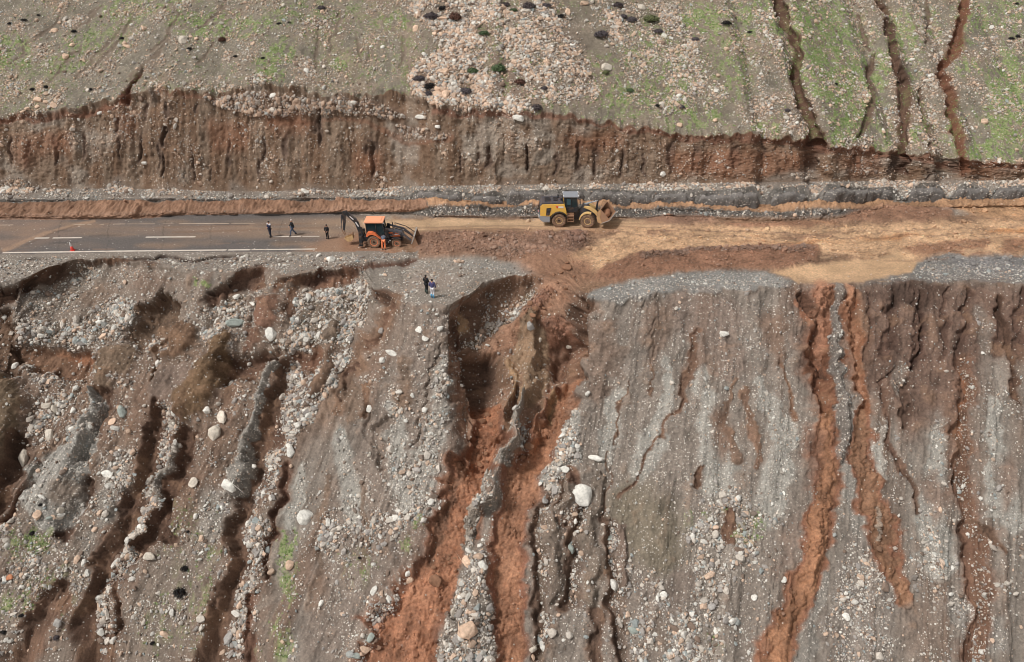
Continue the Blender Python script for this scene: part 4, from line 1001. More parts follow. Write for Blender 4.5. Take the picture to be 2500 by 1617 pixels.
TONES = {'white': (234,229,219), 'pale': (218,206,190), 'peach': (226,194,168), 'grey': (180,174,168), 'green-grey': (166,172,164), 'brown': (146,108,84), 'rust': (206,140,104)}
def region(sx, sy):
    if sy < np.interp(sx, L_R[:, 0], L_R[:, 1]):
        if sx < 480: return 'on the grassy left hillside'
        if sx < 960: return 'on the hillside above the gravel lens'
        if sx < 1240: return 'in the dense peach rubble above the bank'
        if sx < 1500: return 'on the rubble hillside above the yellow loader'
        if sx < 1900: return 'on the stony hillside left of the rills'
        return 'on the green hillside between the rills'
    if sy < np.interp(sx, L_F[:, 0], L_F[:, 1]) + 10:
        return 'in the left cut bank' if sx < 900 else ('in the cut bank behind the loader' if sx < 1500 else 'in the cut bank on the right')
    if sy < 612: return 'beside the muddy road'
    if sy < np.interp(sx, L_E[:, 0], L_E[:, 1]): return 'on the gravel verge by the cracks' if sx < 1000 else 'on the verge right of the backhoe'
    if sx < 250: return 'on the far left slump' if sy < 1000 else 'on the left slope beside the gullies'
    if sx < 480: return 'among the upper left scarps' if sy < 1050 else 'on the slope between the left gullies'
    if sx < 720: return 'in the rubble below the cracked verge' if sy < 1050 else 'in the rubble gully of the left slope'
    if sx < 950: return 'in the rubble chute left of the ledge' if sy < 1050 else 'on the stony slope left of the torrent'
    if sx < 1110: return 'on the rib below the ledge' if sy < 1100 else 'on the slope beside the left torrent'
    if sx < 1330: return 'in the washout' if sy < 1150 else 'on the rubble between the two torrents'
    if sx < 1560: return 'right of the washout' if sy < 1150 else 'by the slots low in the slope'
    if sx < 1900: return 'on the upper grey slope' if sy < 1150 else 'on the lower grey slope left of the orange tongue'
    if sx < 2230: return 'by the orange-brown tongues'
    return 'on the far right slope' if sy < 1150 else 'low on the far right slope'

# named boulders: x, y of the middle and width on the survey, tone, stretch, label
BOULD = [
 (1423,1211,50,'white',(1,1.15),'biggest pale boulder, rounded, perched over a dark slot right of the washout'),
 (1143,1536,48,'peach',(1.15,.85),'large peach boulder on the rubble strip between the two torrents'),
 (745,1262,40,'white',(1,.95),'large white pyramid-shaped boulder on the middle left slope'),
 (662,813,32,'white',(1,1.1),'white triangular boulder in the slump below the cracked verge'),
 (575,789,34,'green-grey',(1.3,.65),'green-grey slab lying left of the white triangular boulder'),
 (612,742,20,'white',(1.6,.5),'thin white slab pointing right under the cracked verge'),
 (808,635,24,'white',(1.05,.95),'single white block on the verge below the backhoe'),
 (543,1018,34,'pale',(1.3,.75),'pale wedge boulder above the broken slab in the left gully'),
 (527,1059,38,'pale',(1.1,1.0),'broken pale slab at the bottom of the left rubble patch'),
 (557,1186,34,'white',(1.3,.8),'white boulder with a crack on the left slope'),
 (472,1176,24,'pale',(1,1.05),'round pale boulder left of the cracked white boulder'),
 (298,1006,27,'green-grey',(.8,1.25),'round green-grey boulder on the left slope'),
 (273,1028,20,'peach',(.9,1.1),'peach block below the green-grey boulder'),
 (114,988,25,'pale',(1.5,.7),'long pale stone in the far left rubble'),
 (134,997,20,'pale',(.8,1.2),'upright pale stone beside the long stone, far left'),
 (178,1000,17,'white',(.9,1.0),'small white triangular stone on the grey gravel ridge'),
 (262,1156,26,'white',(1.25,.75),'white wedge stone in the cluster above the left gully'),
 (120,1060,26,'pale',(.8,1.3),'knobbly pale stone at the edge of the grey gravel tongue'),
 (60,1122,38,'pale',(.8,1.4),'crumbly pale slab at the left edge above a dark gully'),
 (710,1100,26,'white',(.8,1.35),'tall white boulder at the lower tip of the rubble chute'),
 (756,1012,20,'white',(1.3,.8),'white block in the lower rubble chute'),
 (1023,807,20,'white',(1,.95),'square white block on the rib below the two walkers'),
 (1072,803,16,'white',(1.2,.7),'hooked white stone right of the square block below the walkers'),
 (1037,824,16,'white',(1.3,.8),'flat white stone just below the square block'),
 (952,863,24,'white',(1.4,.6),'flat white slab on the brown chute edge'),
 (933,877,16,'white',(1,1),'white cube stone under the flat slab'),
 (900,999,17,'white',(1,1.1),'round white stone left of the ledge rib'),
 (988,1026,13,'white',(1,.8),'small oval white stone on the rib'),
 (900,1110,12,'pale',(.7,1.4),'pale stone standing in the short brown gully'),
 (890,1584,32,'peach',(1,1.0),'peach boulder at the bottom edge beside the left torrent'),
 (906,1556,20,'green-grey',(.9,1.2),'grey boulder above the peach boulder near the bottom edge'),
 (868,1600,20,'green-grey',(1.2,.8),'grey slab left of the peach boulder near the bottom edge'),
 (1067,1418,36,'brown',(1,1.0),'mud-coated brown boulder standing in the left torrent'),
 (1140,1370,28,'peach',(1.2,.75),'peach boulder at the head of the rubble strip between torrents'),
 (1178,1383,22,'white',(.9,1.2),'white block right of the peach boulder between torrents'),
 (1104,1496,24,'pale',(.7,1.5),'leaning pale slab above the large peach boulder'),
 (559,1558,26,'grey',(.8,1.25),'grey slab standing in the rubble gully near the bottom'),
 (365,1358,26,'pale',(1.2,.85),'pale boulder at the end of the dark crack, lower left'),
 (711,1377,24,'peach',(1,1.0),'peachy grey boulder beside the green strip, lower left'),
 (913,1440,20,'white',(.8,1.4),'tall white stone on the lower slope left of the torrent'),
 (1000,1417,20,'peach',(1,1.0),'peach stone at the brink of the left torrent'),
 (995,1400,18,'white',(1,.9),'white stone touching the peach stone at the torrent brink'),
 (95,1256,23,'peach',(1,.95),'peach angular stone on the left edge slope'),
 (120,1265,14,'green-grey',(1.1,.9),'greenish square stone right of the peach angular stone'),
 (148,1245,17,'pale',(1,1),'upper round stone of a pair on the left edge slope'),
 (147,1263,18,'pale',(1.1,.8),'lower round stone of a pair on the left edge slope'),
 (100,1213,18,'white',(1.4,.6),'bar-shaped white stone above a dark hollow at left'),
 (24,1409,17,'rust',(1,.9),'orange stone at the left edge'),
 (10,1412,13,'white',(.8,1.4),'white stone touching the orange stone at the left edge'),
 (142,1521,21,'grey',(1,1.0),'light grey boulder low at left between gullies'),
 (1497,1431,26,'white',(.9,1.2),'white boulder stuck in the right slot'),
 (1454,1117,28,'white',(1.5,.55),'flat white stone lying above the biggest boulder'),
 (1376,1145,20,'white',(1.2,.9),'white stone above the brown hollow right of the washout'),
 (1331,1222,18,'grey',(1,1.1),'grey stone beside the slots, left of the biggest boulder'),
 (1392,1342,22,'green-grey',(1,1.2),'grey-green block wedged in the middle slot'),
 (1488,1312,18,'green-grey',(1.1,.9),'grey-green block at the head of the right slot'),
 (1544,1538,24,'green-grey',(1.2,.75),'grey-green flat boulder near the bottom right of the slots'),
 (1303,1586,21,'pale',(1,.8),'pale boulder at the bottom edge right of the right torrent'),
 (1300,1604,16,'peach',(1,1),'peach stone at the bottom edge beside the pale boulder'),
 (2067,1505,20,'white',(1,1.0),'white boulder under the end of the right orange tongue'),
 (1912,1412,17,'white',(1,1.05),'white stone left of the orange tongue'),
 (1842,1457,17,'white',(.9,1.1),'white stone on the lower grey slope'),
 (1738,1483,20,'grey',(1.1,.8),'light stone in the lower middle rubble field'),
 (1292,799,24,'grey',(.8,1.2),'grey boulder on top of the brown pinnacle in the washout'),
 (1318,829,12,'pale',(.8,1.2),'pale stone right of the pinnacle top'),
 (1190,842,12,'white',(1.3,.6),'white stone at the brim of the deeper hole'),
 (1165,826,13,'white',(1,1),'white pebble pair above the deeper hole'),
 (1388,845,17,'pale',(1,.9),'pale stone in the small hole of the washout'),
 (1410,625,0,'brown',(1,1),''),
 (1380,655,26,'brown',(1.1,.9),'broken tan mud slab tipped up at the mouth of the washout'),
 (132,72,16,'peach',(1.1,.9),'peach stone high on the left hillside'),
 (162,138,17,'peach',(1.1,.9),'peach stone mid left hillside'),
 (179,110,14,'peach',(1,1),'peach stone right of the grass on the left hillside'),
 (168,54,13,'pale',(1,.9),'pale stone in the upper left of the hillside'),
 (309,115,15,'peach',(1.5,.7),'oblong peach stone on the left hillside'),
 (444,98,23,'pale',(1,1),'largest stone of the left hillside, with a hollow under it'),
 (479,94,12,'peach',(1,.8),'peach stone right of the largest hillside stone'),
 (130,257,17,'peach',(1.1,.9),'peach stone near the left bank edge'),
 (94,246,20,'peach',(1.1,.8),'largest stone of the row on the left bank edge'),
 (108,251,15,'peach',(1,.8),'stone touching the largest one on the left bank edge'),
 (67,264,14,'peach',(1,1),'stone left in the row on the bank edge'),
 (88,261,13,'peach',(1,1),'middle stone in the row on the bank edge'),
 (52,275,11,'peach',(1,.8),'last stone of the row on the bank edge'),
 (245,273,13,'white',(1.2,.8),'pale stone in the red upper bank at left'),
 (273,285,11,'peach',(1,1.2),'peach stone in the red upper bank'),
 (354,397,12,'white',(1.2,.8),'white stone low in the left bank'),
 (664,234,16,'white',(1.2,.8),'white block in the gravel lens of the bank'),
 (1064,217,20,'peach',(1.5,.7),'upper of two peach slabs at the bank edge'),
 (1062,230,20,'peach',(1.4,.7),'lower of two peach slabs at the bank edge'),
 (1090,228,24,'peach',(.9,1.3),'tall peach boulder at the bank edge'),
 (1058,254,16,'peach',(1.3,.6),'flat peach stone under the slabs at the bank edge'),
 (1012,71,17,'peach',(1,1.1),'peach boulder left of the reddish bush'),
 (1078,80,15,'peach',(.9,1.3),'upright peach stone under the reddish bush'),
 (1060,83,14,'peach',(1,.7),'peach stone beside the upright one'),
 (1078,44,17,'peach',(1.5,.7),'peach slab beneath the two dark bushes'),
 (1090,173,17,'peach',(1,1),'peach boulder left of the bright green bush'),
 (1136,122,13,'peach',(1,1),'peach stone in the dense rubble above the bright bush'),
 (1385,30,17,'peach',(.8,1.4),'upright peach stone near the top'),
 (1498,31,15,'peach',(.8,1.3),'tall peach stone near the top right of the rubble'),
 (1567,17,20,'pale',(1.1,.9),'pale rock at the top edge left of the olive bush'),
 (1425,8,18,'peach',(1.2,.7),'peach stone at the top edge'),
 (1482,164,27,'pale',(1.1,.8),'pale rock with a small bush before it on the hillside'),
 (1382,173,14,'peach',(1,1.2),'peach stone in the middle of the rubble hillside'),
 (1339,149,14,'peach',(1,.8),'peach stone beside two others on the rubble hillside'),
 (1328,150,12,'peach',(1,1),'peach stone left in the trio on the rubble hillside'),
 (1270,86,12,'peach',(1,1),'single peach stone above the trio'),
 (1266,289,22,'white',(1.5,.8),'white slab stuck in the upper bank'),
 (1027,286,18,'white',(1.5,.6),'white slab in the bank left part'),
 (1070,308,12,'white',(1.2,.9),'white stone under the slab in the bank'),
 (1617,425,15,'white',(1,1.1),'white stone low in the bank behind the loader'),
 (1617,453,10,'pale',(.8,1.3),'pale stone on top of the grey road edge'),
 (2403,298,17,'peach',(1.1,1),'peach stone on the far right hillside'),
 (1944,302,13,'white',(1.1,.8),'white stone beside the first rill'),
 (1677,186,12,'peach',(1,1),'peach stone on the green hillside left of the rills'),
 (1745,294,13,'peach',(1,1.1),'peach stone just above the rim, right part'),
 (1657,305,14,'peach',(1.2,.8),'peach stone at the rim right of the loader'),
 (1856,182,11,'white',(1,1),'white stone near the first rill'),
 (2420,64,12,'white',(.9,1.2),'white stone at the upper right'),
 (2316,90,10,'white',(1,1),'white stone beside the third rill'),
 (2225,146,12,'white',(1.3,.6),'white stone between the rills'),
]
USED = []
MARKSX = [(1423,1211,'the biggest boulder'),(1143,1536,'the large peach boulder'),(745,1262,'the white pyramid boulder'),(662,813,'the white triangular boulder'),(575,789,'the green-grey slab'),(808,635,'the white block on the verge'),(535,1040,'the broken pale slab'),(557,1186,'the cracked white boulder'),(298,1006,'the green-grey boulder'),(124,992,'the long stone at far left'),(262,1156,'the white wedge stone'),
 (60,1122,'the crumbly slab at the left edge'),(710,1100,'the tall white boulder'),(1023,807,'the square white block'),(940,870,'the flat slab on the chute'),(900,999,'the round white stone'),(890,1584,'the peach boulder at the bottom edge'),(1067,1418,'the mud-coated boulder'),(365,1358,'the pale boulder by the dark crack'),(559,1558,'the grey slab in the gully'),(705,1345,'the green strip'),(24,1409,'the orange stone'),
 (438,1438,'the burnt bush'),(1497,1431,'the white boulder in the slot'),(1544,1538,'the flat grey-green boulder'),(2067,1505,'the end of the right orange tongue'),(1930,1500,'the foot of the left orange tongue'),(1738,1483,'the light stone of the lower rubble field'),(490,697,'the green tuft on the verge'),(1153,171,'the bright green bush'),(1110,34,'the reddish bush'),(1589,40,'the olive bush'),(1482,164,'the pale rock with a bush'),
 (1466,78,'the violet-grey bush'),(1090,228,'the peach boulders at the bank'),(1266,289,'the white slab in the bank'),(444,98,'the largest left hillside stone'),(100,250,'the stone row on the bank edge'),(1940,200,'the first rill'),(2205,280,'the second rill'),(2310,180,'the third rill'),(1400,520,'the yellow loader'),(930,590,'the orange backhoe'),(830,780,'the upper rubble chute'),(150,800,'the far left rubble patch'),
 (2360,1100,'the far right gully'),(1990,1250,'the bend of the left orange tongue'),(1292,799,'the boulder on the pinnacle'),(600,740,'the thin white slab'),(1140,1370,'the peach boulder between torrents'),(780,1010,'the lower rubble chute'),(400,1100,'the two middle left gullies'),(1700,1300,'the green patch of the grey slope'),(1400,1030,'the pebbly streak by the washout'),(2250,1300,'the pebbly streak far right'),(1690,900,'the thin brown gully'),(120,1240,'the pair of round stones'),(640,1400,'the long rubble gully')]
def whereabouts(sx, sy):
    d = [math.hypot(sx - a, sy - b) for a, b, _t in MARKSX]; k = int(np.argmin(d)); a, b, t = MARKSX[k]
    dx, dy = sx - a, sy - b
    far = 'well ' if d[k] > 110 else ('just ' if d[k] < 40 else '')
    if abs(dx) > 2.2 * abs(dy): w = 'left of' if dx < 0 else 'right of'
    elif abs(dy) > 2.2 * abs(dx): w = 'above' if dy < 0 else 'below'
    else: w = ('above' if dy < 0 else 'below') + (' and left of' if dx < 0 else ' and right of')
    return far + w + ' ' + t
def put_stone(sx, sy, wpx, tone, stretch, label, group=None, mesh=None, sink=.25, name='stone', cat='stone'):
    v = vid(sx, sy)
    if v < 0: return
    p = Vector(PF[v]); n = Vector(NF[v])
    size = wpx * float(PDd.reshape(-1)[v]) / F / 2
    o = bpy.data.objects.new(name, mesh or random.choice(STONES)); link(o)
    q = n.to_track_quat('Z', 'Y')
    spin = Euler((random.uniform(-.25, .25), random.uniform(-.25, .25), random.choice([0, math.pi]) + random.uniform(-.3, .3)))
    o.rotation_euler = (q.to_matrix() @ spin.to_matrix()).to_euler()
    o.scale = (size * stretch[0] / 1.0, size * stretch[1] / .92, size * random.uniform(.85, 1.1) * (min(stretch) ** .3))
    o.location = p + n * size * (.45 - sink)
    c = lin(TONES[tone]) * random.uniform(.85, 1.05)
    o.color = (*c, 1)
    o['label'] = label; o['category'] = cat
    if group: o['group'] = group
    USED.append((sx, sy, wpx))
    return o
big_meshes = [stone_mesh('boulder_shape', 90 + i, 3, .5 + .08 * (i % 5)) for i in range(8)]
k = 0
for sx, sy, w, tone, st, lab in BOULD:
    if not lab: continue
    nm = 'boulder' if w > 22 else 'stone'
    put_stone(sx, sy, w, tone, st, lab, mesh=big_meshes[k % 8] if w > 15 else None, name=nm, cat=nm); k += 1
N_NAMED = k
SHRUBS = [(1110,34,34,'red','reddish-brown leafless bush near the top, right of the dark pair'),(1052,30,38,'grey','wide dark grey bush near the top of the rubble field'),(1080,16,22,'dark','small dark bush between the grey and reddish ones'),
 (1289,6,34,'grey','dark grey bush at the top edge above the rubble'),(1232,5,24,'grey','small grey bush at the top edge left of the dark grey one'),(1252,22,17,'green','small green bush under the top edge'),(1589,40,30,'olive','olive green bush high on the stony hillside'),
 (1607,70,24,'violet','grey bush below the olive one'),(1466,78,28,'violet','round violet-grey bush in the middle of the stony hillside'),(1521,36,20,'violet','left of two small violet-grey bushes'),(1543,43,20,'violet','right of two small violet-grey bushes'),(1509,3,26,'grey','grey-green bush cut by the top edge'),
 (1153,171,25,'green','bright green round bush among peach rubble'),(1219,157,32,'grey green','dark green-grey low bush right of the bright green one'),(1027,186,25,'violet','faded grey bush at the left rim of the rubble'),(1050,206,28,'dark','blackish bush near the bank edge, left'),(1045,222,18,'violet','low grey bush under the blackish one'),
 (1136,215,28,'violet','violet-grey bush by the peach boulders'),(1309,256,28,'grey','grey bush close to the bank edge above the loader'),(1536,214,19,'green','small green bush on the lower stony hillside'),(1607,252,16,'dark','black tuft above the bank right of the loader'),(1271,195,24,'red','brownish dry bush in the middle of the hillside'),
 (1180,72,24,'grey green','grey-green bush beside the small gully'),(1368,34,20,'dark','dark low bush right of centre near the top'),(1335,8,20,'violet','twiggy grey bush at the top edge'),(1478,172,16,'olive','dry olive tuft in front of the pale rock'),(1328,214,16,'violet','small faded bush mid hillside'),
 (1773,50,24,'dark','black spiky tuft left of the rills'),(1829,73,14,'dark','small black tuft below the spiky one'),(1696,90,18,'violet','low grey tuft near the green streak'),(1663,256,16,'violet','grey tuft above the bank, right half'),(1922,264,14,'violet','grey tuft beside the first rill'),
 (2470,88,16,'dark','left one of two black tufts at upper right'),(2484,84,16,'dark','right one of two black tufts at upper right'),(2483,6,14,'dark','black tuft in the top right corner'),(2043,203,12,'dark','black tuft between the first and second rill'),(2194,198,10,'dark','black spot shrub inside the second rill'),
 (298,88,18,'dark','black tuft on the left hillside'),(182,73,15,'dark','dark tuft right of the upper left stones'),(57,45,16,'dark','dark tuft in the upper left'),(93,32,12,'dark','small dark tuft near the top left corner'),(24,54,14,'dark','dark tuft at the left edge of the hillside'),(460,113,16,'dark','dark shrub below the largest left hillside stone'),(541,90,18,'red','brown dry shrub right of the largest left stone'),
 (680,54,12,'dark','black tuft above the green patch'),(706,52,10,'dark','second black tuft above the green patch'),(784,16,16,'violet','grey shrub near the top, left of the rubble field'),(220,213,14,'dark','black tuft above the left bank'),(78,212,14,'dark','left of two dark tufts above the left bank'),(112,208,16,'dark','right of two dark tufts above the left bank'),(575,133,12,'dark','dark tuft over the gravel lens'),(640,136,12,'dark','dark tuft right over the gravel lens'),
 (438,1438,30,'burnt','burnt black bush on the lower left slope'),(449,1381,22,'dark','black sprawling bush above the burnt one'),(52,1502,14,'dark','black tuft by the brown gully, bottom left'),(79,1295,16,'dark','dark tuft at the left edge slope'),(378,1562,14,'dark','black tuft near the bottom, left of the rubble gully'),(10,1546,18,'dark','black tuft at the left border near the bottom'),(139,1556,16,'violet','dry tuft between the bottom left gullies'),(457,1292,12,'dark','small dark tuft between two left gullies'),(876,1360,10,'dark','small dark tuft left of the torrent'),(99,1228,14,'dark','dark tuft under the bar-shaped stone')]
SHR_KEEP = [(a, b, w * 1.15) for a, b, w, _k, _l in SHRUBS]

# scatter: every further stone is drawn from the rubble density of the ground
area = np.linalg.norm(np.cross(np.gradient(P3, axis=0), np.gradient(P3, axis=1)), axis=-1)
vis = (PXd > -90) & (PXd < 2590) & (PYd > -60) & (PYd < 1690)
asp_m = (asp > .3)
dens = np.clip(peb, 0, 1) ** 2.0 * vis * (~asp_m)
clump = np.clip(.12 + 1.0 * sm(-.35, .55, fbm(ux / 1.3, va / 1.6, 71, 4, .65)) + .5 * sm(.1, .6, fbm(ux / .4, va / .5, 72, 2)), 0, 2)
dens = dens + .07 * mM * vis * (isslope | (isroad & (mS > .8))) * sm(-.1, .5, fbm(ux / 1.1, va / 1.3, 74, 3))
dens = dens * np.where(ishill | isbank | isslope, clump, 1) * np.where(isbank, .9, 1)
prob = (dens * area).ravel(); tot = prob.sum()
NS = 240000
pick = np.searchsorted(np.cumsum(prob), RNG.random(NS) * tot)
pick = np.clip(pick, 0, NR * NC - 1)
sig = np.where(ishill, .56, .62).ravel()[pick]
pf = np.clip(peb, 0, 1).ravel()[pick]
med = np.where(SEGV.ravel()[pick] == 0, .053, np.where(SEGV.ravel()[pick] == 7, .046, .048)) * (.8 + .5 * pf)
mudp = mM.ravel()[pick]
sxp = PXd.ravel()[pick]; syp = PYd.ravel()[pick]
leftboost = np.where((sxp < 1100) & (syp > 690), 1.08, 1.0) * np.where((sxp < 1900) & (sxp > 1300) & (syp > 1250), 1.15, 1.0) * np.where((sxp > 1430) & (syp > 650) & (syp < 1150), .78, 1.0)
fieldboost = np.where((sxp > 980) & (sxp < 1520) & (syp < 285), 1.2, 1.0)
rad = med * np.exp(RNG.normal(0, 1, NS) * sig) * leftboost * fieldboost
rad = np.clip(rad, .026, .34)
PP = PF[pick] + RNG.normal(0, .05, (NS, 3)) * [1, 1, 0.3]
NN = NF[pick]
# tones
u = RNG.random(NS)
hillp = (syp < 470)
ctab = np.array([lin(c) for c in ((232,227,217),(212,201,188),(218,188,164),(172,164,157),(170,175,172),(134,114,100))])
wt_h = np.cumsum([.12,.28,.42,.10,.02,.06]); wt_s = np.cumsum([.18,.27,.14,.23,.07,.11])
ci = np.where(hillp, np.searchsorted(wt_h, u), np.searchsorted(wt_s, u)); ci = np.clip(ci, 0, 5)
tones = ctab[ci] * RNG.uniform(.72, 1.12, (NS, 1))
# soil clings to stones that lie in gullies, banks and mud
local = np.clip(CF[pick], .02, .6)
cling = np.clip(.10 + .88 * mudp + .25 * (SEGV.ravel()[pick] == 1) + RNG.normal(0, .12, NS), 0, .95)[:, None]
tones = tones * (1 - cling) + local * 1.25 * cling
wpx_all = 2 * rad * F / PDd.ravel()[pick]
# the largest of them as things of their own
cand = np.argsort(-wpx_all * np.where((sxp > 10) & (sxp < 2490) & (syp > 8) & (syp < 1605), 1, 0))
n_single = 300 - N_NAMED
single = []
hand = np.array([(a, b, w) for a, b, w in USED])
for i in cand[:n_single * 3]:
    if len(single) >= n_single: break
    if np.any(np.hypot(hand[:, 0] - sxp[i], hand[:, 1] - syp[i]) < hand[:, 2] * .5 + wpx_all[i] * .5): continue
    single.append(i)
single = np.array(single)
tone_names = ['white', 'pale grey', 'peach', 'grey', 'blue-grey', 'brownish']
LABS = {}
def facing(n):
    q = Vector(n).to_track_quat('Z', 'Y'); return q
for i in single:
    o = bpy.data.objects.new('stone', STONES[int(RNG.integers(14))]); link(o)
    q = facing(NN[i])
    sp = Euler((RNG.normal(0, .25), RNG.normal(0, .25), RNG.uniform(0, 6.28)))
    o.rotation_euler = (q.to_matrix() @ sp.to_matrix()).to_euler()
    s = rad[i]; el = RNG.uniform(.75, 1.25)
    o.scale = (s * el * 1.1, s / el, s * RNG.uniform(.8, 1.1))
    o.location = Vector(PP[i]) + Vector(NN[i]) * s * .3
    o.color = (*tones[i], 1)
    reg = region(sxp[i], syp[i])
    shape = 'long ' if abs(el - 1) > .17 else ''
    tn = 'mud-smeared' if cling[i, 0] > .55 else tone_names[ci[i]]
    lab = f"{'biggish ' if wpx_all[i] > 13 else ''}{shape}{tn} stone {whereabouts(sxp[i], syp[i])}"
    LABS.setdefault(lab, []).append(o)
    o['label'] = lab
    o['category'] = 'stone'; o['group'] = f"larger stones {reg}"
for lab, os_ in LABS.items():       # look-alikes by the same landmark: tell them apart by height on the slope, then by side
    if len(os_) == 2:
        os_.sort(key=lambda o: -o.location.z)
        if os_[0].location.z - os_[1].location.z > .5: os_[0]['label'] = 'upper ' + lab; os_[1]['label'] = 'lower ' + lab
        else:
            os_.sort(key=lambda o: o.location.x); os_[0]['label'] = 'left-hand ' + lab; os_[1]['label'] = 'right-hand ' + lab
    elif len(os_) == 3:
        os_.sort(key=lambda o: -o.location.z)
        for o, t in zip(os_, ('upper ', 'middle ', 'lower ')): o['label'] = t + lab
for lab, os_ in LABS.items():
    for o in os_:
        for cut in ('well ', 'just ', 'biggish ', 'stone-'):
            if len(o['label'].split()) > 16: o['label'] = o['label'].replace(cut, '')
        o['label'] = o['label'].replace(' the light stone of the lower rubble field', ' the light stone in the lower rubble') if len(o['label'].split()) > 16 else o['label']
rest = np.setdiff1d(np.arange(NS), single)
# keep loose stones off the people and machines' footprints and out of the named boulders
keep = np.ones(len(rest), bool)
for a, b, w in USED + SHR_KEEP:
    keep &= ~((np.hypot(sxp[rest] - a, syp[rest] - b) < w * .42))
for (ax, ay, bx2, by2) in ((820, 520, 1030, 616), (1315, 470, 1505, 562), (1030, 700, 1075, 732)):
    keep &= ~((sxp[rest] > ax) & (sxp[rest] < bx2) & (syp[rest] > ay) & (syp[rest] < by2))
rest = rest[keep]
print('stones', N_NAMED, len(single), len(rest))

def scatter_object(name, pos, rot, scl, tone, build_proto, mat, label, cat):
    me = bpy.data.meshes.new(name)
    n = len(pos)
    me.vertices.add(n); me.vertices.foreach_set('co', pos.astype(np.float32).ravel())
    for an, ty, key_, dat in (('rot', 'FLOAT_VECTOR', 'vector', rot), ('scl', 'FLOAT_VECTOR', 'vector', scl)):
        a = me.attributes.new(an, ty, 'POINT'); a.data.foreach_set(key_, dat.astype(np.float32).ravel())
    a = me.attributes.new('tone', 'FLOAT_COLOR', 'POINT')
    a.data.foreach_set('color', np.concatenate([tone, np.ones((n, 1))], 1).astype(np.float32).ravel())
    a = me.attributes.new('pick', 'INT', 'POINT'); a.data.foreach_set('value', RNG.integers(0, 8, n).astype(np.int32))
    me.update()
    o = link(bpy.data.objects.new(name, me))
    o['kind'] = 'stuff'; o['label'] = label; o['category'] = cat
    g = bpy.data.node_groups.new(name, 'GeometryNodeTree')
    g.interface.new_socket('Geometry', in_out='INPUT', socket_type='NodeSocketGeometry')
    g.interface.new_socket('Geometry', in_out='OUTPUT', socket_type='NodeSocketGeometry')
    gi = g.nodes.new('NodeGroupInput'); go = g.nodes.new('NodeGroupOutput')
    iop = g.nodes.new('GeometryNodeInstanceOnPoints')
    iop.inputs['Pick Instance'].default_value = True
    protos = build_proto(g)
    j = g.nodes.new('GeometryNodeGeometryToInstance')
    for p in reversed(protos): g.links.new(p, j.inputs[0])
    sm_ = g.nodes.new('GeometryNodeSetMaterial'); sm_.inputs['Material'].default_value = mat
    g.links.new(gi.outputs[0], iop.inputs['Points'])
    g.links.new(j.outputs[0], sm_.inputs[0]); g.links.new(sm_.outputs[0], iop.inputs['Instance'])
    def attr(nm, ty):
        a = g.nodes.new('GeometryNodeInputNamedAttribute'); a.data_type = ty; a.inputs[0].default_value = nm
        return a.outputs[0]
    g.links.new(attr('pick', 'INT'), iop.inputs['Instance Index'])
    g.links.new(attr('rot', 'FLOAT_VECTOR'), iop.inputs['Rotation'])
    g.links.new(attr('scl', 'FLOAT_VECTOR'), iop.inputs['Scale'])
    g.links.new(iop.outputs[0], go.inputs[0])
    md = o.modifiers.new('scatter', 'NODES'); md.node_group = g
    return o
def stone_protos(g):
    outs = []
    for k in range(8):
        ico = g.nodes.new('GeometryNodeMeshIcoSphere'); ico.inputs['Subdivisions'].default_value = 1 if k % 2 else 2; ico.inputs['Radius'].default_value = .88
        rv = g.nodes.new('FunctionNodeRandomValue'); rv.data_type = 'FLOAT_VECTOR'; w = .42 if k % 2 else .26
        rv.inputs[0].default_value = (-w,) * 3; rv.inputs[1].default_value = (w,) * 3
        rv.inputs['Seed'].default_value = 11 + k
        sp = g.nodes.new('GeometryNodeSetPosition'); ch = g.nodes.new('GeometryNodeConvexHull')
        ss = g.nodes.new('GeometryNodeSetShadeSmooth'); ss.inputs['Shade Smooth'].default_value = False
        g.links.new(ico.outputs[0], sp.inputs[0]); g.links.new(rv.outputs[0], sp.inputs['Offset'])
        g.links.new(sp.outputs[0], ch.inputs[0]); g.links.new(ch.outputs[0], ss.inputs[0])
        outs.append(ss.outputs[0])
    return outs
def quats_to_euler(n, spin, tx, ty):
    """Euler angles that stand local Z on normal n after a small tilt and a spin about it"""
    out = np.zeros((len(n), 3))
    # tilt so that z follows n: rotate about x by a, then about y ... solved per stone with matrices
    z = n / np.linalg.norm(n, axis=1, keepdims=True)
    z = z + np.stack([tx, ty, 0 * tx], 1); z /= np.linalg.norm(z, axis=1, keepdims=True)
    h = np.stack([np.cos(spin), np.sin(spin), 0 * spin], 1)
    y = np.cross(z, h); y /= np.linalg.norm(y, axis=1, keepdims=True)
    x = np.cross(y, z)
    # matrix columns x, y, z -> XYZ euler
    sy = np.sqrt(x[:, 0] ** 2 + x[:, 1] ** 2)
    out[:, 0] = np.arctan2(y[:, 2], z[:, 2]); out[:, 1] = np.arctan2(-x[:, 2], sy); out[:, 2] = np.arctan2(x[:, 1], x[:, 0])
    return out
nr = len(rest)
rot = quats_to_euler(NN[rest], RNG.uniform(0, 6.28, nr), RNG.normal(0, .3, nr), RNG.normal(0, .3, nr))
el = RNG.uniform(.75, 1.3, nr)
scl = np.stack([rad[rest] * el, rad[rest] / el, rad[rest] * RNG.uniform(.5, .85, nr)], 1)
pos = PP[rest] + NN[rest] * (rad[rest] * .25)[:, None]
scatter_object('rubble', pos, rot, scl, tones[rest], stone_protos, MAT_RUBBLE, 'loose pale pebbles and cobbles strewn over the slopes and banks', 'rubble')
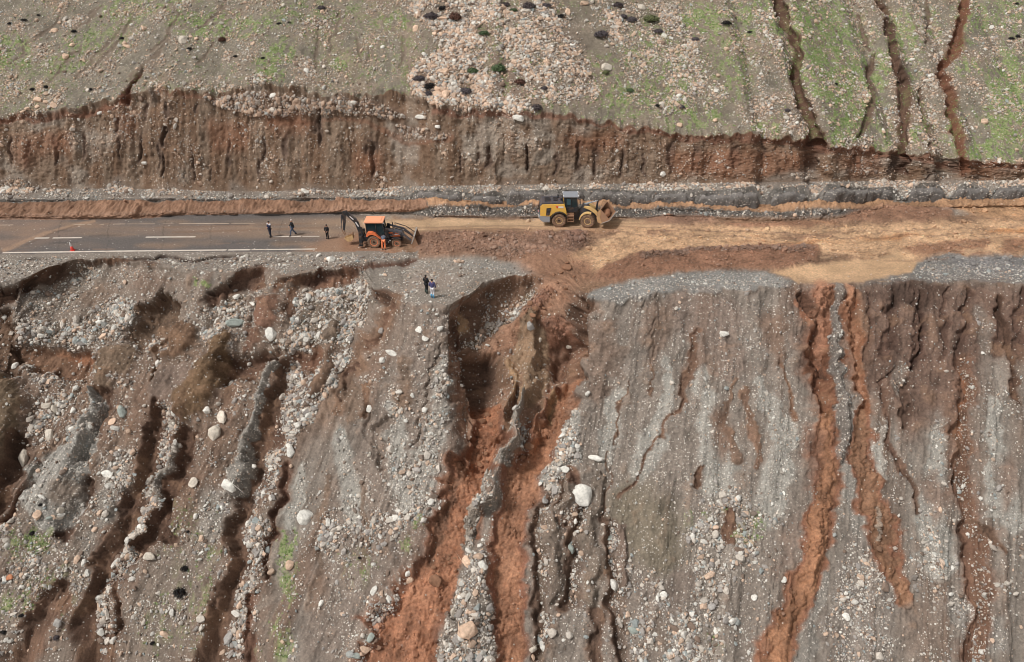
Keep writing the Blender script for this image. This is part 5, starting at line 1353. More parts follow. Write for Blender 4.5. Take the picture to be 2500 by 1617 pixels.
# ------------------------------------------------------------------ grass
def grass_material():
    m, nt, b = new_mat('young_grass')
    at_ = nt.nodes.new('ShaderNodeAttribute'); at_.attribute_type = 'INSTANCER'; at_.attribute_name = 'tone'
    nt.links.new(at_.outputs['Color'], b.inputs['Base Color']); b.inputs['Roughness'].default_value = .7
    return m
gp = (gn * vis * area).ravel() ** 1.0
NG = 26000
gpk = np.clip(np.searchsorted(np.cumsum(gp), RNG.random(NG) * gp.sum()), 0, NR * NC - 1)
gs = RNG.uniform(.06, .15, NG)
gt = np.array([lin((128,160,84)), lin((150,178,104)), lin((112,134,78))])[RNG.integers(0, 3, NG)] * RNG.uniform(.8, 1.15, (NG, 1))
def tuft_protos(g):
    outs = []
    for k in range(8):
        j = g.nodes.new('GeometryNodeJoinGeometry')
        for b_ in range(5):
            c = g.nodes.new('GeometryNodeMeshCone'); c.inputs['Vertices'].default_value = 3
            c.inputs['Radius Bottom'].default_value = .16; c.inputs['Depth'].default_value = 1.0 + .2 * ((b_ * 7 + k) % 3)
            t = g.nodes.new('GeometryNodeTransform')
            an = b_ * 1.256 + k * .4
            t.inputs['Translation'].default_value = (.35 * math.cos(an), .35 * math.sin(an), 0)
            t.inputs['Rotation'].default_value = (-.7 * math.sin(an), .7 * math.cos(an), an)
            g.links.new(c.outputs[0], t.inputs[0]); g.links.new(t.outputs[0], j.inputs[0])
        outs.append(j.outputs[0])
    return outs
up = np.tile(np.array([[0, -.2, 1.0]]), (NG, 1))
scatter_object('grass', PF[gpk] + RNG.normal(0, .05, (NG, 3)) * [1, 1, 0], quats_to_euler(up, RNG.uniform(0, 6.28, NG), RNG.normal(0, .15, NG), RNG.normal(0, .15, NG)), np.stack([gs, gs, gs * .9], 1), gt, tuft_protos, grass_material(), 'sparse patches of young green grass on the stony slopes', 'grass')
# ------------------------------------------------------------------ shape helpers
def add_box(bm, x0, x1, y0, y1, z0, z1, bev=0.0):
    vs = [bm.verts.new((x, y, z)) for x in (x0, x1) for y in (y0, y1) for z in (z0, z1)]
    fs = [(0,1,3,2),(4,6,7,5),(0,4,5,1),(2,3,7,6),(0,2,6,4),(1,5,7,3)]
    f = [bm.faces.new([vs[i] for i in q]) for q in fs]
    if bev:
        ed = list({e for q in f for e in q.edges})
        bmesh.ops.bevel(bm, geom=ed, offset=bev, segments=2, affect='EDGES', profile=.6)
def add_prism(bm, pts, y0, y1, bev=0.0):
    """closed outline in x, z pushed through y0..y1"""
    a = [bm.verts.new((x, y0, z)) for x, z in pts]; b = [bm.verts.new((x, y1, z)) for x, z in pts]
    n = len(pts); fs = [bm.faces.new(a), bm.faces.new(b[::-1])]
    for i in range(n): fs.append(bm.faces.new((a[i], b[i], b[(i + 1) % n], a[(i + 1) % n])))
    if bev:
        ed = list({e for q in fs for e in q.edges})
        bmesh.ops.bevel(bm, geom=ed, offset=bev, segments=2, affect='EDGES', profile=.6)
def add_tube(bm, pts, r, n=8, r2=None):
    pts = [Vector(p) for p in pts]; rings = []
    for i, p in enumerate(pts):
        t = (pts[min(i + 1, len(pts) - 1)] - pts[max(i - 1, 0)]).normalized()
        u = t.orthogonal().normalized(); w = t.cross(u)
        rr = r if r2 is None else r + (r2 - r) * i / max(1, len(pts) - 1)
        rings.append([bm.verts.new(p + (u * math.cos(a) + w * math.sin(a)) * rr) for a in [2 * math.pi * k / n for k in range(n)]])
    for a, b in zip(rings, rings[1:]):
        for k in range(n): bm.faces.new((a[k], a[(k + 1) % n], b[(k + 1) % n], b[k]))
    bm.faces.new(rings[0][::-1]); bm.faces.new(rings[-1])
def add_lathe(bm, prof, cx, cz, n=28):
    """profile (y, radius) turned about the y axis through (cx, cz)"""
    rings = [[bm.verts.new((cx + r * math.cos(a), y, cz + r * math.sin(a))) for a in [2 * math.pi * k / n for k in range(n)]] for y, r in prof]
    for a, b in zip(rings, rings[1:]):
        for k in range(n): bm.faces.new((a[k], a[(k + 1) % n], b[(k + 1) % n], b[k]))
    bm.faces.new(rings[0][::-1]); bm.faces.new(rings[-1])
def add_beam(bm, a, b, w, h0, h1, y):
    """a box-section arm from a to b (x, z), width w about y"""
    ax, az = a; bx, bz = b; dx, dz = bx - ax, bz - az; l = math.hypot(dx, dz); nx, nz = -dz / l, dx / l
    add_prism(bm, [(ax - nx * h0 / 2, az - nz * h0 / 2), (bx - nx * h1 / 2, bz - nz * h1 / 2), (bx + nx * h1 / 2, bz + nz * h1 / 2), (ax + nx * h0 / 2, az + nz * h0 / 2)], y - w / 2, y + w / 2, .015)

M_BLACK = simple('black_paint', (44,45,49), .45, dirt=.35)
M_RUBBER = simple('muddy_tyre', (92,74,62), .9, dirt=.75, dirtcol=(176,140,112), scale=5)
M_ORANGE = simple('orange_paint', (240,126,78), .4, dirt=.35)
M_RIM = simple('orange_rim', (244,136,92), .5, dirt=.1)
M_ROOF = simple('faded_orange_roof', (250,172,132), .5, dirt=.2, dirtcol=(230,170,140))
M_YELLOW = simple('yellow_paint', (240,188,84), .4, dirt=.5, dirtcol=(214,178,124))
M_DYEL = simple('muddy_yellow_paint', (226,190,126), .5, dirt=.6, dirtcol=(176,136,104))
M_MUDY = simple('mud_caked_yellow', (200,164,116), .7, dirt=.8, dirtcol=(160,122,94), scale=2)
M_GREY = simple('grey_paint', (150,154,160), .5, dirt=.3)
M_DGREY = simple('dark_grey_paint', (78,78,84), .5, dirt=.4)
M_STEEL = simple('muddy_steel', (150,116,92), .6, dirt=.6, dirtcol=(168,126,94))
M_WORN = simple('worn_steel', (196,190,184), .35, metal=.5)
M_CHROME = simple('piston_rod', (214,214,216), .2, metal=.8)
M_WHITE = simple('white_plastic', (225,222,218), .4)
M_RED = simple('red_plastic', (226,74,62), .4)
M_GLASS, _nt, _b = new_mat('dark_cab_glass')
_b.inputs['Base Color'].default_value = (.02, .035, .04, 1); _b.inputs['Roughness'].default_value = .08
M_SEAT = simple('dark_seat', (40,44,48), .8)
M_PAINT = simple('road_paint', (214,203,190), .7, dirt=.45, dirtcol=(168,136,112), scale=1.6)

def wheel(parent, x, y, r, w, rimmat, rim_r=.55, hubmat=None, lug=18, side=-1, name='wheel'):
    """a tyre with lugs, its rim and hub as pieces of it; side = which way the dish faces (y)"""
    bm = bmesh.new(); h = w / 2
    add_lathe(bm, [(-h * .8, r * rim_r), (-h, r * .72), (-h, r * .88), (-h * .8, r * .96), (h * .8, r * .96), (h, r * .88), (h, r * .72), (h * .8, r * rim_r)], 0, 0, 36)
    for k in range(lug):
        a = 2 * math.pi * k / lug
        for s in (-1, 1):
            aa = a + s * .08
            vs = []
            for (da, rr, yy) in ((-.055, .95, s * h * .98), (.055, .95, s * h * .98), (.055 + s * .12, .95, 0), (-.055 + s * .12, .95, 0), (-.055, 1.02, s * h * .95), (.055, 1.02, s * h * .95), (.055 + s * .12, 1.02, 0), (-.055 + s * .12, 1.02, 0)):
                vs.append(bm.verts.new((r * rr * math.cos(aa + da), yy, r * rr * math.sin(aa + da))))
            for q in ((0,1,2,3),(4,7,6,5),(0,4,5,1),(1,5,6,2),(2,6,7,3),(3,7,4,0)): bm.faces.new([vs[i] for i in q])
    t = to_obj(name, bm, M_RUBBER, parent); t.location = (x, y, r)
    bm = bmesh.new()
    f = side * h
    add_lathe(bm, [(-f * .8, r * rim_r * .98), (f * .35, r * rim_r * .96), (f * .86, r * rim_r), (f * .86, r * rim_r * .88), (f * .45, r * rim_r * .8), (f * .4, r * rim_r * .3)], 0, 0, 28)
    to_obj('rim', bm, rimmat, t, True)
    bm = bmesh.new()
    add_lathe(bm, [(f * .3, r * .2), (f * .75, r * .2), (f * .8, r * .15)], 0, 0, 16)
    for k in range(8):
        a = 2 * math.pi * k / 8
        add_tube(bm, [(r * .3 * math.cos(a), f * .4, r * .3 * math.sin(a)), (r * .3 * math.cos(a), f * .5, r * .3 * math.sin(a))], r * .03, 6)
    to_obj('hub', bm, hubmat or rimmat, t)
    return t
def road_z(sx, sy):
    return at(sx, sy)[0]
def flat_at(sx, sy, z=0.0):
    d = ray(sx, sy); t = (z - CAM[2]) / d[2]
    return Vector(CAM + d * t)

# ------------------------------------------------------------------ backhoe loader
p = flat_at(914, 606.5, .0)
zb = ground_z(p.x, p.y, vid(914, 607))
bh = empty('backhoe_loader', (p.x, p.y + 1.05, zb - .01), 0, 'orange and black backhoe loader facing right with its digging arm folded at the back', 'backhoe loader')
for y in (-.82, .82):
    wheel(bh, 0, y, .63, .42, M_RIM, .62, side=-1 if y < 0 else 1)
    wheel(bh, 2.2, y * 1.02, .47, .32, M_RIM, .58, side=-1 if y < 0 else 1, lug=16)
bm = bmesh.new(); add_box(bm, -1.15, 1.2, -.42, .42, .45, .95, .03); add_box(bm, 1.2, 2.75, -.3, .3, .5, .95, .03)
add_tube(bm, [(0, -.7, .63), (0, .7, .63)], .1); add_tube(bm, [(2.2, -.8, .47), (2.2, .8, .47)], .08)
to_obj('chassis', bm, M_BLACK, bh)
bm = bmesh.new(); add_prism(bm, [(1.2, .95), (2.72, .95), (2.78, 1.12), (2.72, 1.42), (1.2, 1.58)], -.42, .42, .04)
hood = to_obj('hood', bm, M_DGREY, bh)
bm = bmesh.new(); add_prism(bm, [(1.55, 1.0), (2.55, 1.0), (2.5, 1.16), (2.15, 1.28), (1.75, 1.22)], -.45, -.423, .008); to_obj('side_panel', bm, M_ORANGE, hood)
bm = bmesh.new()
for k in range(5): add_box(bm, 2.775, 2.8, -.3, .3, 1.0 + k * .07, 1.03 + k * .07)
to_obj('grille', bm, M_BLACK, hood)
for y in (-.32, .32):
    bm = bmesh.new(); add_box(bm, 2.72, 2.8, y - .07, y + .07, 1.28, 1.38, .01); to_obj('headlight', bm, M_WHITE, hood)
bm = bmesh.new(); add_tube(bm, [(1.75, .28, 1.4), (1.75, .28, 2.15), (1.68, .28, 2.25)], .045); to_obj('exhaust_pipe', bm, M_BLACK, bh)
# cab
cab = empty('cab', (0, 0, 0)); cab.parent = bh
bm = bmesh.new(); add_prism(bm, [(-.7, .95), (1.15, .95), (1.15, 1.25), (.9, 1.3), (-.7, 1.3)], -.7, .7, .03); to_obj('lower_body', bm, M_BLACK, cab)
for (xa, za, xb, zb_) in ((-.66, 1.25, -.72, 2.5), (.28, 1.25, .22, 2.5), (1.12, 1.2, .86, 2.5)):
    for y in (-.7, .7):
        bm = bmesh.new(); add_tube(bm, [(xa, y, za), (xb, y, zb_)], .045, 6); to_obj('pillar', bm, M_BLACK, cab)
bm = bmesh.new()
for y in (-.69, .69): add_prism(bm, [(-.66, 1.3), (1.08, 1.25), (.84, 2.48), (-.7, 2.48)], y - .008, y + .008)
to_obj('side_glass', bm, M_GLASS, cab)
bm = bmesh.new(); add_prism(bm, [(1.08, 1.25), (1.1, 1.25), (.86, 2.48), (.84, 2.48)], -.66, .66); to_obj('windscreen', bm, M_GLASS, cab)
bm = bmesh.new(); add_prism(bm, [(-.7, 1.3), (-.68, 1.3), (-.72, 2.48), (-.74, 2.48)], -.66, .66); to_obj('rear_window', bm, M_GLASS, cab)
bm = bmesh.new(); add_box(bm, -.3, .2, -.25, .25, 1.3, 1.45, .03); add_box(bm, -.38, -.25, -.25, .25, 1.4, 2.0, .03); to_obj('seat', bm, M_SEAT, cab)
bm = bmesh.new(); add_box(bm, -.86, 1.0, -.84, .84, 2.5, 2.64, .05); rf = to_obj('roof', bm, M_ROOF, cab)
bm = bmesh.new(); add_box(bm, -.6, .75, -.6, .6, 2.645, 2.68, .015); to_obj('roof_panel', bm, M_ROOF, rf)
for y in (-.6, .6):
    for x in (-.86, 1.0):
        bm = bmesh.new(); add_box(bm, x - .05, x + .05, y - .08, y + .08, 2.40, 2.5, .01); to_obj('work_lamp', bm, M_WHITE, cab)
bm = bmesh.new(); add_box(bm, 1.05, 1.1, -.95, -.78, 1.75, 2.05, .01); add_tube(bm, [(.98, -.7, 2.1), (1.07, -.86, 2.05)], .015, 6); to_obj('mirror', bm, M_BLACK, cab)
for y0, y1 in ((-1.05, -.58), (.58, 1.05)):
    bm = bmesh.new()
    add_prism(bm, [(-.72, 1.2), (-.68, 1.42), (-.5, 1.66), (-.1, 1.66), (.2, 1.5), (.55, 1.12), (.72, .98), (.72, .92), (.5, 1.05), (.25, 1.3), (-.1, 1.42), (-.4, 1.38), (-.6, 1.18)], y0, y1, .015)
    to_obj('rear_fender', bm, M_ORANGE, bh)
for y in (-.92, .92):
    bm = bmesh.new(); add_prism(bm, [(1.75, .98), (2.0, 1.06), (2.4, 1.06), (2.65, .96), (2.65, .92), (2.4, 1.02), (2.0, 1.02), (1.75, .94)], y - .14, y + .14, .008); to_obj('front_fender', bm, M_BLACK, bh)
bm = bmesh.new(); add_box(bm, .75, 1.5, -.85, -.45, .42, .85, .03); to_obj('fuel_tank', bm, M_BLACK, bh)
bm = bmesh.new(); add_prism(bm, [(1.2, 1.28), (1.2, 1.5), (1.7, 1.46), (1.95, 1.34)], -.46, -.425, .006); add_prism(bm, [(2.0, 1.3), (2.6, 1.24), (2.7, 1.34), (2.1, 1.42)], -.46, -.425, .006); to_obj('side_decal', bm, M_ORANGE, hood)
bm = bmesh.new()
for z in (.35, .62): add_box(bm, .8, 1.25, -.98, -.86, z, z + .04)
add_tube(bm, [(.8, -.9, .35), (.8, -.86, .9)], .02, 6); add_tube(bm, [(1.25, -.9, .35), (1.25, -.86, .9)], .02, 6)
to_obj('step', bm, M_DGREY, bh)
for x, z in ((1.35, .55), (1.5, .7)):
    bm = bmesh.new(); add_box(bm, x, x + .12, -.875, -.855, z, z + .1); to_obj('reflector', bm, M_WHITE, bh)
# front loader
for y in (-.62, .62):
    bm = bmesh.new(); add_beam(bm, (1.25, 1.85), (2.75, 1.42), .12, .16, .24, y); add_beam(bm, (2.7, 1.46), (3.72, .55), .12, .24, .16, y); to_obj('loader_arm', bm, M_DGREY, bh)
    bm = bmesh.new(); add_beam(bm, (1.9, 1.98), (3.0, 1.62), .06, .08, .07, y + .1); add_beam(bm, (3.0, 1.62), (3.85, 1.0), .06, .07, .07, y + .1); add_beam(bm, (1.9, 1.98), (1.95, 1.62), .05, .06, .06, y + .1); to_obj('loader_link', bm, M_BLACK, bh)
    bm = bmesh.new(); add_tube(bm, [(1.3, y - .02, 1.1), (2.0, y - .02, 1.25)], .06); to_obj('lift_cylinder', bm, M_BLACK, bh)
    bm = bmesh.new(); add_tube(bm, [(2.0, y - .02, 1.25), (2.7, y - .02, 1.38)], .032); to_obj('cylinder_rod', bm, M_CHROME, bh)
    bm = bmesh.new(); add_prism(bm, [(1.1, .9), (1.5, .9), (1.4, 1.95), (1.12, 1.95)], y - .11, y + .11, .02); to_obj('loader_tower', bm, M_BLACK, bh)
def shell_bucket(bm, prof, y0, y1, th=.04, cheek=True):
    """an open scoop: a bent plate through prof plus two cheeks"""
    n = len(prof)
    for (x0, z0), (x1, z1) in zip(prof, prof[1:]):
        dx, dz = x1 - x0, z1 - z0; l = math.hypot(dx, dz); nx, nz = -dz / l * th, dx / l * th
        add_prism(bm, [(x0, z0), (x1, z1), (x1 + nx, z1 + nz), (x0 + nx, z0 + nz)], y0, y1)
    if cheek:
        for y in (y0, y1 - th): add_prism(bm, prof, y, y + th)
sc = empty('front_bucket', (0, 0, 0)); sc.parent = bh
bm = bmesh.new(); shell_bucket(bm, [(4.45, .06), (3.85, .08), (3.68, .35), (3.72, .8), (4.0, 1.28)], -1.16, 1.16); to_obj('bucket_shell', bm, M_STEEL, sc)
bm = bmesh.new(); add_prism(bm, [(3.9, 1.26), (4.02, 1.26), (3.72, .52), (3.62, .52)], -1.2, -1.165); add_box(bm, 3.9, 4.04, -1.16, 1.16, 1.285, 1.34); to_obj('worn_edge', bm, M_WORN, sc)
bm = bmesh.new()
for k in range(8): add_box(bm, 4.4, 4.58, -1.1 + k * .29, -1.0 + k * .29, .04, .09)
to_obj('cutting_teeth', bm, M_WORN, sc)
# digging arm
bm = bmesh.new(); add_box(bm, -1.3, -1.12, -.95, .95, .45, .62, .02); add_box(bm, -1.32, -1.14, -.2, .2, .4, 1.4, .03); add_box(bm, -1.3, -1.15, -.9, .9, 1.0, 1.1, .02); to_obj('rear_frame', bm, M_BLACK, bh)
for y in (-.95, .95):
    bm = bmesh.new(); add_box(bm, -1.42, -1.14, y - .13, y + .13, .35, 1.25, .02); st = to_obj('stabiliser', bm, M_BLACK, bh)
    bm = bmesh.new(); add_box(bm, -1.5, -1.08, y - .2, y + .2, .25, .3, .01); add_tube(bm, [(-1.28, y, .28), (-1.28, y, .4)], .05); to_obj('stabiliser_pad', bm, M_BLACK, st)
    bm = bmesh.new(); add_tube(bm, [(-1.28, y - .02, .6), (-1.28, y - .02, 1.15)], .05); to_obj('stabiliser_ram', bm, M_CHROME, st)
bm = bmesh.new(); add_beam(bm, (-1.45, .6), (-1.4, 1.75), .3, .36, .36, 0); to_obj('swing_post', bm, M_BLACK, bh)
bm = bmesh.new(); add_beam(bm, (-1.4, 1.25), (-1.72, 2.35), .24, .34, .36, 0); add_beam(bm, (-1.66, 2.25), (-2.72, 3.32), .24, .36, .2, 0)
boom = to_obj('boom', bm, M_BLACK, bh)
bm = bmesh.new(); add_beam(bm, (-1.95, 2.62), (-2.3, 2.96), .25, .13, .11, 0); add_beam(bm, (-1.52, 1.9), (-1.78, 2.36), .26, .13, .13, 0); to_obj('white_decal', bm, M_WHITE, boom)
bm = bmesh.new(); add_tube(bm, [(-1.5, 0, 2.0), (-1.75, 0, 2.75)], .06); add_tube(bm, [(-1.75, 0, 2.75), (-2.55, 0, 3.42)], .035); to_obj('boom_ram', bm, M_DGREY, boom)
bm = bmesh.new(); add_prism(bm, [(-2.55, 3.5), (-2.95, 3.45), (-3.08, 2.9), (-3.0, 2.3), (-3.08, 1.5), (-2.92, 1.48), (-2.76, 2.3), (-2.72, 3.0), (-2.5, 3.2)], -.1, .1, .02); dip = to_obj('dipper', bm, M_BLACK, bh)
bm = bmesh.new(); add_tube(bm, [(-3.1, 0, 3.1), (-3.2, 0, 2.2)], .05); add_tube(bm, [(-3.2, 0, 2.2), (-3.22, 0, 1.6)], .03); to_obj('dipper_ram', bm, M_DGREY, dip)
bm = bmesh.new(); add_tube(bm, [(-3.22, 0, 1.6), (-3.12, 0, 1.25), (-2.95, 0, .95)], .04); add_tube(bm, [(-3.0, 0, 1.5), (-2.9, 0, 1.05)], .04); add_tube(bm, [(-3.22, 0, 1.6), (-3.0, 0, 1.75)], .04); to_obj('bucket_link', bm, M_STEEL, bh)
bm = bmesh.new(); shell_bucket(bm, [(-2.2, 1.05), (-2.15, .7), (-2.35, .45), (-2.7, .42), (-2.98, .75)], -.3, .3, .03); to_obj('digging_bucket', bm, simple('mud_caked_bucket', (206,170,122), .7, dirt=.5), bh)
bm = bmesh.new()
for k in range(4): add_box(bm, -2.26, -2.16, -.28 + k * .16, -.2 + k * .16, 1.03, 1.2)
to_obj('bucket_teeth', bm, M_STEEL, bh)

# ------------------------------------------------------------------ wheel loader
p = flat_at(1364.6, 556.0)
zb = ground_z(p.x, p.y, vid(1364, 558))
wl = empty('wheel_loader', (p.x, p.y + 1.2, zb + .0), 0, 'yellow wheel loader facing right with a muddy raised bucket', 'wheel loader')
R_ = .72
for y in (-1.0, 1.0): wheel(wl, 0, y, R_, .52, M_DYEL, .5, M_DGREY, side=-1 if y < 0 else 1, lug=20)
bm = bmesh.new(); add_prism(bm, [(-1.95, 1.15), (-1.95, 2.15), (-1.75, 2.4), (.5, 2.45), (.72, 1.7), (.8, 1.2), (.62, 1.45), (.15, 1.68), (-.35, 1.66), (-.72, 1.4), (-.9, 1.1)], -1.02, 1.02, .04)
eh = to_obj('engine_cover', bm, M_YELLOW, wl)
bm = bmesh.new(); add_prism(bm, [(-1.99, 2.18), (-1.8, 2.46), (-1.78, 2.62), (.3, 2.62), (.46, 2.47), (-1.76, 2.43)], -.98, .98, .03); lid = to_obj('top_lid', bm, M_DGREY, wl)
bm = bmesh.new(); add_box(bm, -1.5, -.9, -.7, .5, 2.625, 2.66, .01); add_box(bm, -.6, -.2, -.5, .5, 2.625, 2.7, .01); to_obj('radiator_grille', bm, M_BLACK, lid)
bm = bmesh.new(); add_tube(bm, [(-.1, .35, 2.6), (-.1, .35, 3.0)], .07); to_obj('exhaust_pipe', bm, M_BLACK, lid)
bm = bmesh.new(); add_tube(bm, [(.2, -.4, 2.6), (.2, -.4, 2.85)], .1); to_obj('air_cleaner', bm, M_BLACK, lid)
bm = bmesh.new(); add_prism(bm, [(-1.36, 1.22), (-1.02, 1.22), (-.82, 2.06), (-1.32, 2.0)], -1.035, -1.022); v_ = to_obj('side_vent', bm, M_BLACK, eh)
bm = bmesh.new()
for k in range(5): add_box(bm, -1.3 + .02 * k, -.98 + .035 * k, -1.055, -1.036, 1.3 + k * .14, 1.34 + k * .14)
to_obj('vent_louvre', bm, M_DGREY, v_)
bm = bmesh.new(); add_prism(bm, [(-.4, 2.22), (-.1, 2.22), (-.22, 1.98)], -1.034, -1.023); to_obj('red_emblem', bm, M_RED, eh)
bm = bmesh.new(); add_prism(bm, [(-.16, 2.2), (.42, 2.2), (.42, 2.02), (-.08, 2.02)], -1.034, -1.023); pl_ = to_obj('name_plate', bm, M_WHITE, eh)
bm = bmesh.new(); add_box(bm, -2.02, -1.955, -.8, .8, 1.15, 2.1, .02); to_obj('rear_grille', bm, M_BLACK, eh)
bm = bmesh.new(); add_prism(bm, [(-2.08, .98), (-2.08, 1.15), (-.95, 1.15), (-.9, .95), (-.95, .45), (-1.6, .45), (-1.95, .7)], -1.0, 1.0, .05); cw = to_obj('counterweight', bm, M_GREY, wl)
for y in (-.85, .85):
    bm = bmesh.new(); add_box(bm, -2.12, -2.04, y - .1, y + .1, .95, 1.1, .01); to_obj('tail_lamp', bm, M_RED if y > 0 else M_WHITE, cw)
for y in (-1.05, 1.05):
    bm = bmesh.new(); n_ = 9
    arc = [(.92 * math.cos(a), R_ + .95 * math.sin(a)) for a in np.linspace(.35, 2.75, n_)]
    arc2 = [(.84 * math.cos(a), R_ + .87 * math.sin(a)) for a in np.linspace(2.75, .35, n_)]
    add_prism(bm, arc + arc2, y - .22, y + .22, 0); to_obj('rear_fender', bm, M_BLACK, wl)
bm = bmesh.new(); add_box(bm, -.9, 1.6, -.45, .45, .55, 1.1, .03); add_tube(bm, [(0, -.9, R_), (0, .9, R_)], .16); to_obj('rear_frame', bm, M_BLACK, wl)
bm = bmesh.new()
for z in (.55, .85, 1.15): add_box(bm, .85, 1.5, -1.12, -.75, z, z + .05)
for x in (.85, 1.48): add_box(bm, x, x + .04, -1.1, -1.06, .5, 1.5)
to_obj('ladder', bm, M_STEEL, wl)
bm = bmesh.new(); add_box(bm, .8, 1.5, -.75, -.45, .6, 1.4, .03); to_obj('battery_box', bm, M_STEEL, wl)
cb = empty('cab', (0, 0, 0)); cb.parent = wl
bm = bmesh.new(); add_prism(bm, [(.62, 1.45), (1.85, 1.45), (1.95, 1.75), (1.9, 2.05), (.52, 2.05)], -.74, .74, .03); to_obj('lower_body', bm, M_BLACK, cb)
for xa, za, xb, zb_ in ((.56, 2.0, .5, 3.05), (1.2, 2.0, 1.2, 3.05), (1.88, 2.0, 1.78, 3.05)):
    for y in (-.72, .72):
        bm = bmesh.new(); add_tube(bm, [(xa, y, za), (xb, y, zb_)], .045, 6); to_obj('pillar', bm, M_BLACK, cb)
M_GL2, _n2, _b2 = new_mat('blue_cab_glass'); _b2.inputs['Base Color'].default_value = (.05, .10, .12, 1); _b2.inputs['Roughness'].default_value = .1
bm = bmesh.new()
for y in (-.71, .71): add_prism(bm, [(.56, 2.05), (1.86, 2.05), (1.76, 3.03), (.52, 3.03)], y - .008, y + .008)
to_obj('side_glass', bm, M_GLASS, cb)
bm = bmesh.new(); add_prism(bm, [(.75, 2.3), (1.15, 2.25), (1.15, 2.85), (.75, 2.9)], -.74, -.722); to_obj('door_window', bm, M_GL2, cb)
bm = bmesh.new(); add_prism(bm, [(1.86, 2.05), (1.88, 2.05), (1.78, 3.03), (1.76, 3.03)], -.68, .68); to_obj('windscreen', bm, M_GLASS, cb)
bm = bmesh.new(); add_prism(bm, [(.5, 2.05), (.53, 2.05), (.5, 3.03), (.47, 3.03)], -.68, .68); to_obj('rear_window', bm, M_GLASS, cb)
bm = bmesh.new(); add_box(bm, .4, 1.95, -.8, .8, 3.06, 3.2, .05); to_obj('roof', bm, M_GREY, cb)
for x, y in ((.42, -.6), (.42, .6), (1.95, -.6), (1.95, .6)):
    bm = bmesh.new(); add_box(bm, x - .05, x + .05, y - .09, y + .09, 3.1, 3.26, .01); to_obj('work_lamp', bm, M_WHITE, cb)
bm = bmesh.new(); add_tube(bm, [(1.9, -.75, 2.9), (2.15, -1.05, 2.9), (2.15, -1.05, 2.5)], .02, 6); add_box(bm, 2.12, 2.18, -1.13, -.95, 2.4, 2.75, .01); to_obj('mirror', bm, M_BLACK, cb)
bm = bmesh.new(); add_prism(bm, [(1.5, .6), (2.1, .6), (2.2, 1.5), (1.9, 1.75), (1.5, 1.5)], -.4, .4, .03); to_obj('articulation', bm, M_BLACK, wl)
fr = empty('front_frame', (1.75, 0, 0), math.radians(-9)); fr.parent = wl
def FX(x): return x - 1.75
for y in (-1.0, 1.0): wheel(fr, FX(3.12), y, R_, .52, M_DYEL, .5, M_DGREY, side=-1 if y < 0 else 1, lug=20)
bm = bmesh.new(); add_prism(bm, [(FX(2.2), .6), (FX(3.9), .6), (FX(3.7), 1.3), (FX(3.0), 2.15), (FX(2.5), 2.2), (FX(2.2), 1.5)], -.32, .32, .03); add_tube(bm, [(FX(3.12), -.9, R_), (FX(3.12), .9, R_)], .16); to_obj('loader_frame', bm, M_DGREY, fr)
for y in (-1.02, 1.02):
    bm = bmesh.new(); arc = [(FX(3.12) + .9 * math.cos(a), R_ + .92 * math.sin(a)) for a in np.linspace(1.2, 3.0, 8)]; arc2 = [(FX(3.12) + .8 * math.cos(a), R_ + .82 * math.sin(a)) for a in np.linspace(3.0, 1.2, 8)]
    add_prism(bm, arc + arc2, y - .24, y + .24); to_obj('front_fender', bm, M_DYEL, fr)
for y in (-.5, .5):
    bm = bmesh.new(); add_prism(bm, [(FX(2.6), 1.95), (FX(2.7), 2.12), (FX(3.3), 2.08), (FX(3.9), 1.72), (FX(4.45), 1.0), (FX(4.3), .78), (FX(3.75), 1.42), (FX(3.2), 1.78)], y - .09, y + .09, .02); to_obj('lift_arm', bm, M_DYEL, fr)
    bm = bmesh.new(); add_tube(bm, [(FX(2.5), y - .12, 1.1), (FX(3.1), y - .12, 1.3)], .08); add_tube(bm, [(FX(3.1), y - .12, 1.3), (FX(3.6), y - .12, 1.5)], .045); to_obj('lift_cylinder', bm, M_BLACK, fr)
bm = bmesh.new(); add_tube(bm, [(FX(2.6), 0, 2.12), (FX(3.35), 0, 2.38)], .09); to_obj('tilt_cylinder', bm, M_GREY, fr)
bm = bmesh.new(); add_tube(bm, [(FX(3.35), 0, 2.38), (FX(4.0), 0, 2.58)], .07); to_obj('tilt_rod', bm, M_CHROME, fr)
bm = bmesh.new(); add_beam(bm, (FX(4.0), 2.58), (FX(3.9), 1.5), .14, .16, .26, 0); add_beam(bm, (FX(3.95), 1.55), (FX(4.45), 1.3), .12, .12, .1, 0); to_obj('bellcrank', bm, M_BLACK, fr)
bm = bmesh.new(); add_tube(bm, [(FX(4.0), -.55, 1.25), (FX(4.0), .55, 1.25)], .12); to_obj('cross_tube', bm, M_DYEL, fr)
bk = empty('bucket', (FX(4.4), 0, 0), math.radians(-12)); bk.parent = fr
bm = bmesh.new(); shell_bucket(bm, [(1.25, 1.15), (.35, .62), (.05, .72), (-.08, 1.2), (.05, 1.85), (.3, 2.12)], -1.28, 1.28, .05); to_obj('bucket_shell', bm, M_STEEL, bk)
bm = bmesh.new(); add_prism(bm, [(.28, 2.12), (.05, 1.85), (-.08, 1.2), (.05, .72), (.35, .6), (.5, .72), (.25, 1.2), (.3, 1.8)], -1.31, -1.283, .005); to_obj('side_cutter', bm, M_MUDY, bk)
bm = bmesh.new(); add_prism(bm, [(1.3, 1.2), (1.15, 1.06), (.3, .62), (.4, .6), (1.2, 1.0), (1.36, 1.16)], -1.3, 1.3); to_obj('cutting_edge', bm, M_WORN, bk)
bm = bmesh.new(); bmesh.ops.create_icosphere(bm, subdivisions=3, radius=1)
